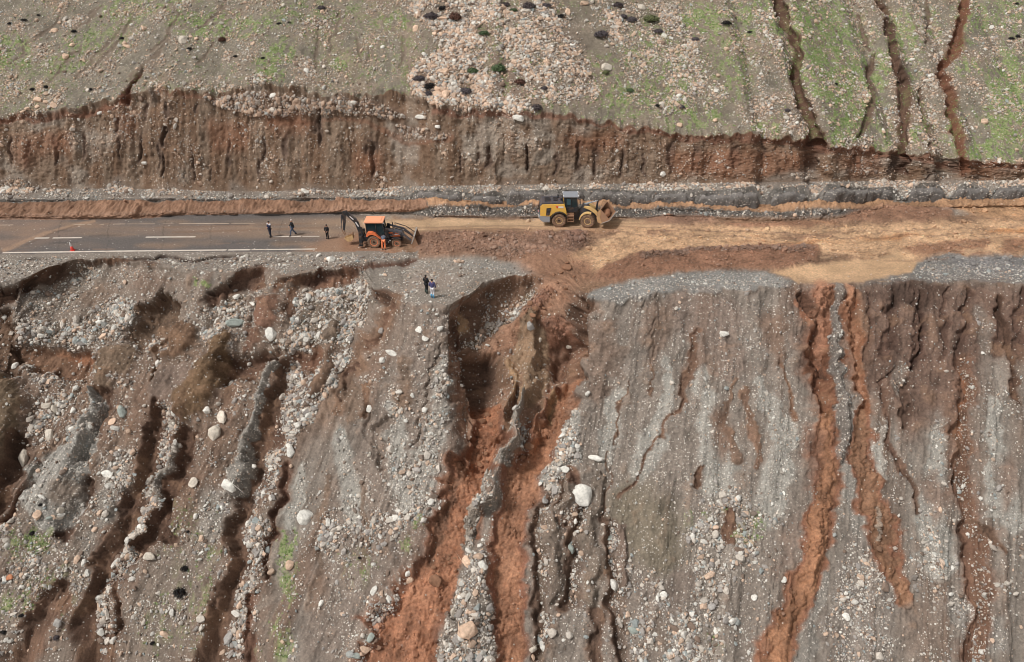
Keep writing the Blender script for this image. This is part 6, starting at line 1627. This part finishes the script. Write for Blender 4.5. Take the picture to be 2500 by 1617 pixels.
for v in bm.verts:
    n_ = float(vn(np.array([v.co.x * 2.1 + 5]), np.array([v.co.y * 2.3 + v.co.z]), 60)[0]); v.co *= 1 + .16 * n_
    v.co = Vector((v.co.x * .42 + .48, v.co.y * 1.18, max(v.co.z, -.7) * .42 + 1.2))
to_obj('mud_load', bm, simple('bucket_mud', (168,118,88), .8, dirt=.5, bump=.8), bk, True)

# ------------------------------------------------------------------ traffic cone
p, n = at(179, 610)
cn = empty('traffic_cone', (p.x, p.y, p.z + .0), 0, 'red traffic cone with a white top standing on the left asphalt', 'traffic cone')
bm = bmesh.new(); add_box(bm, -.2, .2, -.2, .2, 0, .05, .015); b0 = to_obj('base', bm, M_RED, cn)
bm = bmesh.new()
def cone_ring(bm, prof, lean=-.14):
    rg = [[bm.verts.new((r * math.cos(a) + lean * z, r * math.sin(a), z)) for a in [2 * math.pi * k / 20 for k in range(20)]] for z, r in prof]
    for a, b in zip(rg, rg[1:]):
        for k in range(20): bm.faces.new((a[k], a[(k + 1) % 20], b[(k + 1) % 20], b[k]))
    bm.faces.new(rg[0][::-1]); bm.faces.new(rg[-1])
cone_ring(bm, [(.05, .17), (.44, .105)]); to_obj('body', bm, M_RED, cn, True)
bm = bmesh.new(); cone_ring(bm, [(.44, .108), (.70, .06), (.84, .035), (.86, .028)]); to_obj('white_collar', bm, M_WHITE, cn, True)

# ------------------------------------------------------------------ painted lines
def stripe(pts, w, z=.006):
    bm = bmesh.new(); P_ = []
    dens_ = []
    for (a, b) in zip(pts, pts[1:]):
        k = max(2, int(abs(b[0] - a[0]) / 12))
        for t in range(k): dens_.append((a[0] + (b[0] - a[0]) * t / k, a[1] + (b[1] - a[1]) * t / k))
    dens_.append(pts[-1])
    row = []
    for i, (sx, sy) in enumerate(dens_):
        q = flat_at(sx, sy)
        ww = w * (1 + .12 * math.sin(i * 2.3) * random.random())
        row.append((bm.verts.new((q.x, q.y - ww / 2, z)), bm.verts.new((q.x, q.y + ww / 2, z))))
    for a, b in zip(row, row[1:]): bm.faces.new((a[0], b[0], b[1], a[1]))
    bm.normal_update()
    return bm
MARKS = [([(6, 617.5), (300, 613.5), (553, 610.8)], .3, 'edge_line', 'long solid white edge line of the near lane'),
         ([(557, 610.8), (611, 610)], .3, 'edge_line', 'short piece of white edge line after a worn gap'),
         ([(614, 610), (770, 608.4)], .24, 'edge_line', 'end of the white edge line running under the mud'),
         ([(85, 581.8), (120, 581.4)], .26, 'lane_dash', 'short part of the left lane dash'), ([(129, 581.4), (200, 580.6)], .28, 'lane_dash', 'long part of the left lane dash'),
         ([(356, 579.4), (477, 578.6)], .28, 'lane_dash', 'middle white lane dash'), ([(667, 578), (735, 577.4)], .26, 'lane_dash', 'white lane dash between the two walkers'), ([(738, 577.4), (780, 577.4)], .16, 'lane_dash', 'muddy end of the right lane dash'),
         ([(-40, 551), (32, 549.4)], .26, 'far_line', 'piece of far edge line at the left border'), ([(180, 548.6), (208, 548.2)], .24, 'far_line', 'first short piece of the far edge line'), ([(213, 548.2), (224, 548)], .24, 'far_line', 'tiny piece of the far edge line'),
         ([(243, 548), (254, 548)], .22, 'far_line', 'muddy fragment of the far edge line'), ([(277, 547.6), (306, 547.2)], .26, 'far_line', 'third piece of the far edge line'), ([(310, 547.2), (378, 547)], .2, 'far_line', 'fading stretch of the far edge line'),
         ([(398, 546.8), (424, 546.6)], .1, 'far_line', 'ghost of the far edge line in the mud'), ([(437, 546.6), (560, 546)], .26, 'far_line', 'long right stretch of the far edge line'), ([(564, 546), (622, 545.6)], .18, 'far_line', 'last faded stretch of the far edge line')]
road_o = bpy.data.objects.get('road')
M_FAR = simple('mud_dulled_paint', (192,174,156), .8, dirt=.8, dirtcol=(146,120,102), scale=1.1)
for pts, w, nm, lab in MARKS:
    o = to_obj(nm, stripe(pts, w * (.8 if nm == 'far_line' else 1)), M_FAR if nm == 'far_line' else M_PAINT, road_o, False, lab)

# ------------------------------------------------------------------ people
def skin_mesh(name, verts, radii, edges, root=0, sub=1):
    me = bpy.data.meshes.new(name + '_frame')
    me.from_pydata([tuple(v) for v in verts], edges, [])
    o = bpy.data.objects.new(name + '_frame', me); scene.collection.objects.link(o)
    o.modifiers.new('skin', 'SKIN')
    lay = me.skin_vertices[0].data if len(me.skin_vertices) else None
    if lay is None:
        bm = bmesh.new(); bm.from_mesh(me); bm.verts.layers.skin.verify(); bm.to_mesh(me); bm.free(); lay = me.skin_vertices[0].data
    for i, r in enumerate(radii):
        lay[i].radius = r if isinstance(r, tuple) else (r, r)
        lay[i].use_root = (i == root)
    ss = o.modifiers.new('sub', 'SUBSURF'); ss.levels = sub; ss.render_levels = sub
    dg = bpy.context.evaluated_depsgraph_get()
    out = bpy.data.meshes.new_from_object(o.evaluated_get(dg))
    out.name = name
    bpy.data.objects.remove(o); bpy.data.meshes.remove(me)
    out.polygons.foreach_set('use_smooth', np.ones(len(out.polygons), bool))
    return out
def mesh_part(name, me, mat, parent):
    me.materials.clear(); me.materials.append(mat)
    return link(bpy.data.objects.new(name, me), parent)
M_SKIN = simple('skin', (190,140,112), .6)
M_HAIR = simple('dark_hair', (34,28,26), .8)
def V(*a): return np.array(a, float)
def person(loc, rz, label, colors, pose, h=1.74, group=None, hood=False):
    """faces local -Y; z up; pose gives joints in metres for a 1.74 m body"""
    root = empty('person', loc, rz, label, 'person', group)
    root.scale = (h / 1.74,) * 3
    J = dict(pelvis=V(0,0,.95), waist=V(0,0,1.08), chest=V(0,0,1.32), neck=V(0,0,1.47), head=V(0,-.01,1.60), crown=V(0,.0,1.68),
             shL=V(.17,0,1.40), shR=V(-.17,0,1.40), elL=V(.26,.02,1.14), elR=V(-.26,.02,1.14), haL=V(.27,-.08,.90), haR=V(-.27,-.08,.90),
             hiL=V(.09,0,.90), hiR=V(-.09,0,.90), knL=V(.10,-.03,.49), knR=V(-.10,-.03,.49), anL=V(.10,.03,.09), anR=V(-.10,.03,.09))
    for k_, v_ in pose.items(): J[k_] = V(*v_)
    # body: pelvis, spine, neck, head, arms to the hands, legs to the ankles - one continuous surface
    names = ['pelvis','waist','chest','neck','head','crown','shL','elL','haL','shR','elR','haR','hiL','knL','anL','hiR','knR','anR']
    rad_ = [(.13,.10),(.12,.09),(.15,.10),(.055,.055),(.085,.10),(.06,.07),.06,.042,.03,.06,.042,.03,.08,.058,.04,.08,.058,.04]
    ix = {n_: i for i, n_ in enumerate(names)}
    ed = [(a, b) for a, b in (('pelvis','waist'),('waist','chest'),('chest','neck'),('neck','head'),('head','crown'),('chest','shL'),('shL','elL'),('elL','haL'),('chest','shR'),('shR','elR'),('elR','haR'),('pelvis','hiL'),('hiL','knL'),('knL','anL'),('pelvis','hiR'),('hiR','knR'),('knR','anR'))]
    me = skin_mesh('body', [J[n_] for n_ in names], rad_, [(ix[a], ix[b]) for a, b in ed])
    bm = bmesh.new(); bm.from_mesh(me)
    fd = (J['head'] - J['neck']); 
    for s, el_, ha in (('L', 'elL', 'haL'), ('R', 'elR', 'haR')):       # palms with five bent fingers
        d = J[ha] - J[el_]; d /= np.linalg.norm(d); sd_ = 1 if s == 'L' else -1
        side = np.cross(d, V(0, 0, 1)); side = side / (np.linalg.norm(side) + 1e-6) if np.linalg.norm(side) > .1 else V(0, 1, 0)
        pc = J[ha] + d * .05
        add_tube(bm, [J[ha], pc, J[ha] + d * .095], .028, 8, .034)
        for q, (off, ln) in enumerate(((-.03, .065), (-.01, .078), (.01, .074), (.03, .058))):
            a_ = J[ha] + d * .09 + side * off; b_ = a_ + d * ln * .5; c_ = b_ + (d * .7 + V(0, -.5, -.1)) * ln * .45
            add_tube(bm, [a_, b_, c_], .0095, 6, .007)
        a_ = J[ha] + d * .035 - side * .03; add_tube(bm, [a_, a_ + d * .03 - side * .022, a_ + d * .06 - side * .026], .012, 6, .009)
    hd = J['head']; fw = V(*pose.get('_look', (0, -1, 0))); fw /= np.linalg.norm(fw)
    rt = np.cross(fw, V(0, 0, 1)); rt /= np.linalg.norm(rt)
    add_tube(bm, [hd + fw * .075 + V(0, 0, .012), hd + fw * .108 + V(0, 0, -.012)], .012, 6, .016)      # nose
    for s in (-1, 1): add_tube(bm, [hd + rt * s * .075 + V(0, 0, -.005), hd + rt * s * .096 + V(0, 0, .0)], .022, 6, .014)   # ears
    bm.to_mesh(me); bm.free()
    body = mesh_part('body', me, M_SKIN, root)
    bm = bmesh.new()
    for s in (-1, 1): bmesh.ops.create_icosphere(bm, subdivisions=1, radius=.012, matrix=Matrix.Translation(Vector(hd + fw * .088 + rt * s * .032 + V(0, 0, .018))))
    to_obj('eye', bm, M_HAIR, body)
    bm = bmesh.new(); add_tube(bm, [hd + fw * .092 - rt * .02 + V(0, 0, -.04), hd + fw * .092 + rt * .02 + V(0, 0, -.04)], .006, 6); to_obj('mouth', bm, simple('lips', (150,90,80), .5), body)
    # jacket
    jn = ['pelvis','waist','chest','neck','shL','elL','haL','shR','elR','haR']; jx = {n_: i for i, n_ in enumerate(jn)}
    jr = [(.185,.14),(.175,.135),(.20,.145),(.075,.07),.088,.068,.052,.088,.068,.052]
    JJ = dict(J); low = J['pelvis'] * .9 + J['hiL'] * .05 + J['hiR'] * .05 - V(0, 0, .03)
    JJ['pelvis'] = low; JJ['neck'] = J['chest'] * .12 + J['neck'] * .88
    for a_, b_ in (('haL', 'elL'), ('haR', 'elR')): JJ[a_] = J[a_] * .97 + J[b_] * .03
    je = [('pelvis','waist'),('waist','chest'),('chest','neck'),('chest','shL'),('shL','elL'),('elL','haL'),('chest','shR'),('shR','elR'),('elR','haR')]
    me = skin_mesh('jacket', [JJ[n_] for n_ in jn], jr, [(jx[a], jx[b]) for a, b in je])
    jk = mesh_part('jacket', me, colors['jacket'], root)
    if hood:
        bm = bmesh.new(); add_tube(bm, [J['neck'] + V(0, .04, -.02), J['neck'] + V(0, .09, .05), J['neck'] + V(0, .05, .09)], .08, 10, .05); to_obj('hood', bm, colors['jacket'], jk, True)
    # trousers
    tn_ = ['pelvis','hiL','knL','anL','hiR','knR','anR']; tx = {n_: i for i, n_ in enumerate(tn_)}
    me = skin_mesh('trousers', [J[n_] for n_ in tn_], [(.155,.12),.115,.082,.068,.115,.082,.068], [(tx[a], tx[b]) for a, b in (('pelvis','hiL'),('hiL','knL'),('knL','anL'),('pelvis','hiR'),('hiR','knR'),('knR','anR'))])
    mesh_part('trousers', me, colors['trousers'], root)
    for s in ('L', 'R'):
        a_ = J['an' + s]; bm = bmesh.new()
        if colors.get('boots'): add_tube(bm, [a_ + V(0, 0, .26), a_ + V(0, 0, .02)], .075, 10, .068)
        bmesh.ops.create_icosphere(bm, subdivisions=2, radius=1, matrix=Matrix.Translation(Vector(a_ + V(0, -.06, -.035))) @ Matrix.Diagonal((.055, .14, .055, 1)))
        to_obj('boot' if colors.get('boots') else 'shoe', bm, colors['shoe'], root, True)
    # hair or hat hugging the skull
    bm = bmesh.new(); bmesh.ops.create_icosphere(bm, subdivisions=2, radius=1, matrix=Matrix.Translation(Vector(hd - fw * .018 + V(0, 0, .045))) @ Matrix.Diagonal((.098, .108, .088, 1)))
    to_obj(colors.get('hatname', 'hair'), bm, colors.get('hat', M_HAIR), root, True)
    return root
def mt(nm, c, r=.8): return simple(nm, c, r)
def stand(sx, sy):
    p, n = at(sx, sy); return (p.x, p.y, p.z)
NAVY = mt('navy_cloth', (26,32,62)); BLK = mt('black_cloth', (20,20,24)); JEAN = mt('grey_jeans', (74,84,104)); WHT = mt('white_cloth', (226,222,224))
ORC = mt('orange_workwear', (250,146,98)); PUR = mt('slate_blue_cloth', (74,72,112)); DKT = mt('dark_trousers', (38,40,54)); SKY = mt('light_blue_rubber', (96,160,196)); GRC = mt('grey_cloth', (92,98,112))
SHO = mt('dark_shoes', (40,34,32))
q = person(stand(661, 579.5), math.radians(-40), 'person in a navy jacket with white shoulders, arms folded, on the asphalt', dict(jacket=NAVY, trousers=DKT, shoe=SHO, hat=M_HAIR),
       dict(haL=(.06,-.24,1.16), elL=(.25,-.04,1.15), haR=(-.04,-.22,1.12), elR=(-.25,-.04,1.14), knL=(.07,-.02,.49), knR=(-.07,-.02,.49), anL=(.06,.02,.09), anR=(-.05,.04,.09)))
jk = [c for c in q.children if c.name.startswith('jacket')][0]
bm = bmesh.new()
for s in (-1, 1): bmesh.ops.create_icosphere(bm, subdivisions=2, radius=1, matrix=Matrix.Translation((.16 * s, 0, 1.40)) @ Matrix.Diagonal((.115, .125, .10, 1)))
to_obj('shoulder_panel', bm, WHT, jk, True)
person(stand(713, 574.5), math.radians(-55), 'walker in a black jacket and grey jeans, mid-stride beyond the lane dash', dict(jacket=BLK, trousers=JEAN, shoe=SHO, hat=mt('light_cap', (206,190,182)), hatname='cap'),
       dict(knL=(.09,-.24,.52), anL=(.09,-.30,.10), knR=(-.09,.08,.50), anR=(-.09,.38,.14), haL=(.29,.12,.93), haR=(-.27,-.2,.95), elL=(.27,.06,1.16), elR=(-.27,-.03,1.15), _look=(0,-1,-.4)))
person(stand(800, 580), math.radians(-20), 'stocky person in a bulky black coat standing behind the digging arm', dict(jacket=BLK, trousers=BLK, shoe=SHO),
       dict(haL=(.16,-.2,.98), haR=(-.16,-.2,.98), elL=(.28,-.02,1.14), elR=(-.28,-.02,1.14)), h=1.55, hood=True)
person((bh.location.x + .98, bh.location.y - 1.38, bh.location.z + .01), math.radians(180), 'worker in orange overalls bending into the side of the backhoe', dict(jacket=GRC, trousers=ORC, shoe=SHO, hat=BLK, hatname='cap'),
       dict(pelvis=(0,.02,.98), waist=(0,-.06,1.08), chest=(0,-.26,1.2), neck=(0,-.38,1.24), head=(0,-.5,1.24), crown=(0,-.57,1.25), shL=(.17,-.28,1.2), shR=(-.17,-.28,1.2), elL=(.24,-.42,1.02), elR=(-.24,-.42,1.02), haL=(.18,-.58,.95), haR=(-.18,-.58,.95), hiL=(.1,.02,.94), hiR=(-.1,.02,.94), knL=(.13,-.02,.5), knR=(-.13,-.02,.5), anL=(.14,.02,.09), anR=(-.14,.02,.09), _look=(0,-.9,-.4)), h=1.8)
person(stand(1043.5, 712), math.radians(150), 'person all in black on the gravel ledge, seen from behind', dict(jacket=BLK, trousers=BLK, shoe=mt('green_boots', (66,78,72)), boots=True),
       dict(haL=(.12,-.22,1.1), haR=(-.12,-.22,1.12), elL=(.28,.0,1.13), elR=(-.28,.0,1.13), knL=(.1,-.12,.5), anL=(.12,-.02,.12), anR=(-.12,.12,.10)), h=1.75, hood=True)
person(stand(1057, 726), math.radians(168), 'person in a slate-blue jacket, white trousers and light blue boots on the ledge', dict(jacket=PUR, trousers=WHT, shoe=SKY, boots=True, hat=BLK),
       dict(haR=(-.28,-.12,.92), haL=(.24,-.2,1.02), knL=(.1,-.08,.5), anL=(.1,.0,.1), anR=(-.1,.06,.09)), h=1.8)

# ------------------------------------------------------------------ shrubs
M_DRY = simple('dry_twigs', (78,68,68), .9); M_DARKB = simple('burnt_twigs', (30,26,25), .9); M_GRN = simple('shrub_leaves', (74,92,58), .8, dirt=.3, dirtcol=(110,124,84)); M_OLV = simple('olive_leaves', (104,108,70), .8); M_REDB = simple('reddish_twigs', (92,62,50), .9); M_PURP = simple('grey_violet_twigs', (88,80,82), .9)
def bush_meshes(seed, dense):
    rg = random.Random(seed)
    bm = bmesh.new()
    for _ in range(dense):
        a = rg.uniform(0, 6.283); el_ = math.acos(rg.uniform(0, 1)); r = rg.uniform(.45, 1) ** .6 * rg.uniform(.8, 1.12)
        c = Vector((math.cos(a) * math.sin(el_) * r, math.sin(a) * math.sin(el_) * r, math.cos(el_) * r * .9))
        n = (c.normalized() + Vector((rg.uniform(-.8, .8), rg.uniform(-.8, .8), rg.uniform(-.8, .8)))).normalized()
        u = n.orthogonal().normalized(); w = n.cross(u); s = rg.uniform(.08, .17)
        vs = [bm.verts.new(c + u * s * 1.6), bm.verts.new(c + w * s * .6), bm.verts.new(c - u * s * 1.4), bm.verts.new(c - w * s * .6)]
        bm.faces.new(vs)
    f = bpy.data.meshes.new('foliage'); bm.to_mesh(f); bm.free()
    bm = bmesh.new()
    for _ in range(34):
        a = rg.uniform(0, 6.283); el_ = math.acos(rg.uniform(.05, 1)); r = rg.uniform(.75, 1.15)
        e = Vector((math.cos(a) * math.sin(el_) * r, math.sin(a) * math.sin(el_) * r, math.cos(el_) * r * .9))
        add_tube(bm, [(0, 0, -.05), e * .5 + Vector((rg.uniform(-.1, .1), rg.uniform(-.1, .1), .05)), e], .03, 4, .008)
    t = bpy.data.meshes.new('twigs'); bm.to_mesh(t); bm.free()
    return f, t
BM = [bush_meshes(k, 520 if k < 3 else 300) for k in range(6)]
mats_ = {'grey': (M_DRY, M_DRY), 'dark': (M_DARKB, M_DARKB), 'burnt': (M_DARKB, M_REDB), 'green': (M_GRN, M_DRY), 'grey green': (M_GRN, M_DRY), 'olive': (M_OLV, M_DRY), 'red': (M_REDB, M_REDB), 'violet': (M_PURP, M_DRY)}
cache = {}
for k, (sx, sy, w, kind, lab) in enumerate(SHRUBS):
    p, n = at(sx, min(1610, sy + w * .35))
    v = vid(sx, min(1610, sy + w * .35)); r = w * float(PDd.reshape(-1)[v]) / F / 2
    s = empty('shrub', (p.x, p.y, p.z + .02), random.uniform(0, 6), lab, 'shrub')
    kk = .85 if kind in ('dark', 'burnt') and w < 20 else 1.1
    s.scale = (r * kk * random.uniform(.8, 1.3), r * kk * random.uniform(.8, 1.2), r * kk * random.uniform(.6, .95))
    vi = k % 3 if kind not in ('dark', 'burnt') else k % 6
    f, t = BM[vi]
    key_ = (vi, kind)
    if key_ not in cache:
        f2, t2 = f.copy(), t.copy(); f2.materials.append(mats_[kind][0]); t2.materials.append(mats_[kind][1]); cache[key_] = (f2, t2)
    f2, t2 = cache[key_]
    link(bpy.data.objects.new('foliage', f2), s); link(bpy.data.objects.new('twigs', t2), s)

# ------------------------------------------------------------------ clods of mud
CL = [(1293,742,16),(1306,752,18),(1318,742,14),(1328,752,12),(1300,768,18),(1313,772,14),(1286,760,12),(1322,765,11),(1340,742,11),(1282,748,9),(1332,733,9),(1296,782,10),
      (1188,1012,20),(1176,1030,16),(1196,1036,22),(1172,1003,12),(1184,1108,14),(1170,1132,18),(1190,1124,10),(1178,1152,10),(1170,1168,9),(1290,1090,26),(1272,1112,20),(1292,1112,16),
      (1092,1366,12),(1100,1374,14),(1084,1382,12),(1058,1386,14),(1070,1392,10),(1110,1362,10),(1096,1352,9),(1382,640,12),(1370,664,14),(1395,650,10),(1355,668,12),(1360,690,10),(1400,672,9),(1340,716,10),(1382,700,10),(1190,1190,9),(1155,1210,8),(1150,1290,9)]
regs = [('in the heap of clods under the washout mouth', 0, 12), ('in the left torrent below the deep hole', 12, 21), ('on the step of the right torrent', 21, 24), ('where the left torrent bends', 24, 31), ('at the mouth of the washout', 31, 39), ('strewn in the middle of the left torrent', 39, 42)]
for lab, a, b in regs:
    for i, (sx, sy, w) in enumerate(CL[a:b]):
        sz = ('big ' if i == int(np.argmax([c[2] for c in CL[a:b]])) else 'uppermost ' if i == int(np.argmin([c[1] for c in CL[a:b]])) else 'lowest ' if i == int(np.argmax([c[1] for c in CL[a:b]])) else 'leftmost ' if i == int(np.argmin([c[0] for c in CL[a:b]])) else '')
        put_stone(sx, sy, w, 'brown', (random.uniform(.8, 1.3), random.uniform(.7, 1)), sz + 'red-brown mud clod ' + lab, 'mud clods ' + lab, name='mud_clod', cat='mud clod', sink=.2)

# ------------------------------------------------------------------ broken slabs of the old gravel road base along the ditch
BLK = [(1012,1128,1.0,'low grey slab of road base, first behind the dark ditch strip'),(1150,1226,.7,'small grey slab between two longer ones left of the loader'),(1236,1428,1.15,'long grey slab directly behind the loader cab'),(1436,1588,1.25,'grey slab of road base right behind the loader bucket'),
       (1596,1700,1.25,'rounded grey slab right of the one behind the bucket'),(1706,1852,1.35,'grey slab with a mud seam, left of the first wide gap'),(1880,1974,1.3,'short grey slab just left of the crack below the first rill'),(1996,2190,1.45,'longest dark grey slab, below the second rill'),
       (2216,2304,1.45,'humped grey block below the third rill'),(2330,2412,1.3,'pale topped grey block right of the humped one'),(2426,2600,1.3,'grey slab cut by the right edge of the picture')]
for a, b, hgt, lab in BLK:
    Zm = float(bZ('S2b', (0.5 * (a + b) - 1250) * 84 / F)); dep_ = 84.0
    for _ in range(4):
        xm = (0.5 * (a + b) - 1250) * dep_ / F; dep_ = float(np.dot(np.array([xm, float(bY('S2b', xm)), Zm]) - CAM, fwd))
    xa, xb = (a - 1250) * dep_ / F, (b - 1250) * dep_ / F
    n = max(8, int((xb - xa) / .16)); m = 16; seed_ = a * .37
    xs_ = np.linspace(xa, xb, n); e_ = np.clip(np.minimum(xs_ - xa, xb - xs_) / .55, 0, 1) ** .5
    top = hgt * (.88 + .16 * vn(xs_ / 1.3, xs_ * 0 + seed_, 101) + .08 * vn(xs_ / .4, xs_ * 0 + seed_, 102)) * (.35 + .65 * e_)
    th = np.linspace(-.25, math.pi + .2, m)
    cs = np.sign(np.cos(th)) * np.abs(np.cos(th)) ** .55; sn = np.sign(np.sin(th)) * np.abs(np.sin(th)) ** .6
    G = np.zeros((n, m, 3)); nzb = fbm(xs_[:, None] / .5 + 0 * th, th[None] * 1.6 + seed_ + 0 * xs_[:, None], 103, 4, .6)
    yb_ = bY('S2b', xs_); zb_ = bZ('S2b', xs_)
    G[..., 0] = xs_[:, None] + .08 * nzb
    G[..., 1] = (yb_ + .35)[:, None] - (.62 * (.5 + .5 * e_))[:, None] * cs[None] * (1 + .25 * nzb)
    G[..., 2] = (zb_ - .1)[:, None] + top[:, None] * sn[None] * (1 + .14 * nzb) + .1 * np.maximum(sn[None], 0)
    bm = bmesh.new()
    vs = [[bm.verts.new(G[i, j]) for j in range(m)] for i in range(n)]
    for i in range(n - 1):
        for j in range(m - 1): bm.faces.new((vs[i][j], vs[i + 1][j], vs[i + 1][j + 1], vs[i][j + 1]))
    bm.faces.new(vs[0]); bm.faces.new(vs[-1][::-1])
    o = to_obj('gravel_block', bm, MAT_GROUND, None, True)
    me = o.data; nv = len(me.vertices)
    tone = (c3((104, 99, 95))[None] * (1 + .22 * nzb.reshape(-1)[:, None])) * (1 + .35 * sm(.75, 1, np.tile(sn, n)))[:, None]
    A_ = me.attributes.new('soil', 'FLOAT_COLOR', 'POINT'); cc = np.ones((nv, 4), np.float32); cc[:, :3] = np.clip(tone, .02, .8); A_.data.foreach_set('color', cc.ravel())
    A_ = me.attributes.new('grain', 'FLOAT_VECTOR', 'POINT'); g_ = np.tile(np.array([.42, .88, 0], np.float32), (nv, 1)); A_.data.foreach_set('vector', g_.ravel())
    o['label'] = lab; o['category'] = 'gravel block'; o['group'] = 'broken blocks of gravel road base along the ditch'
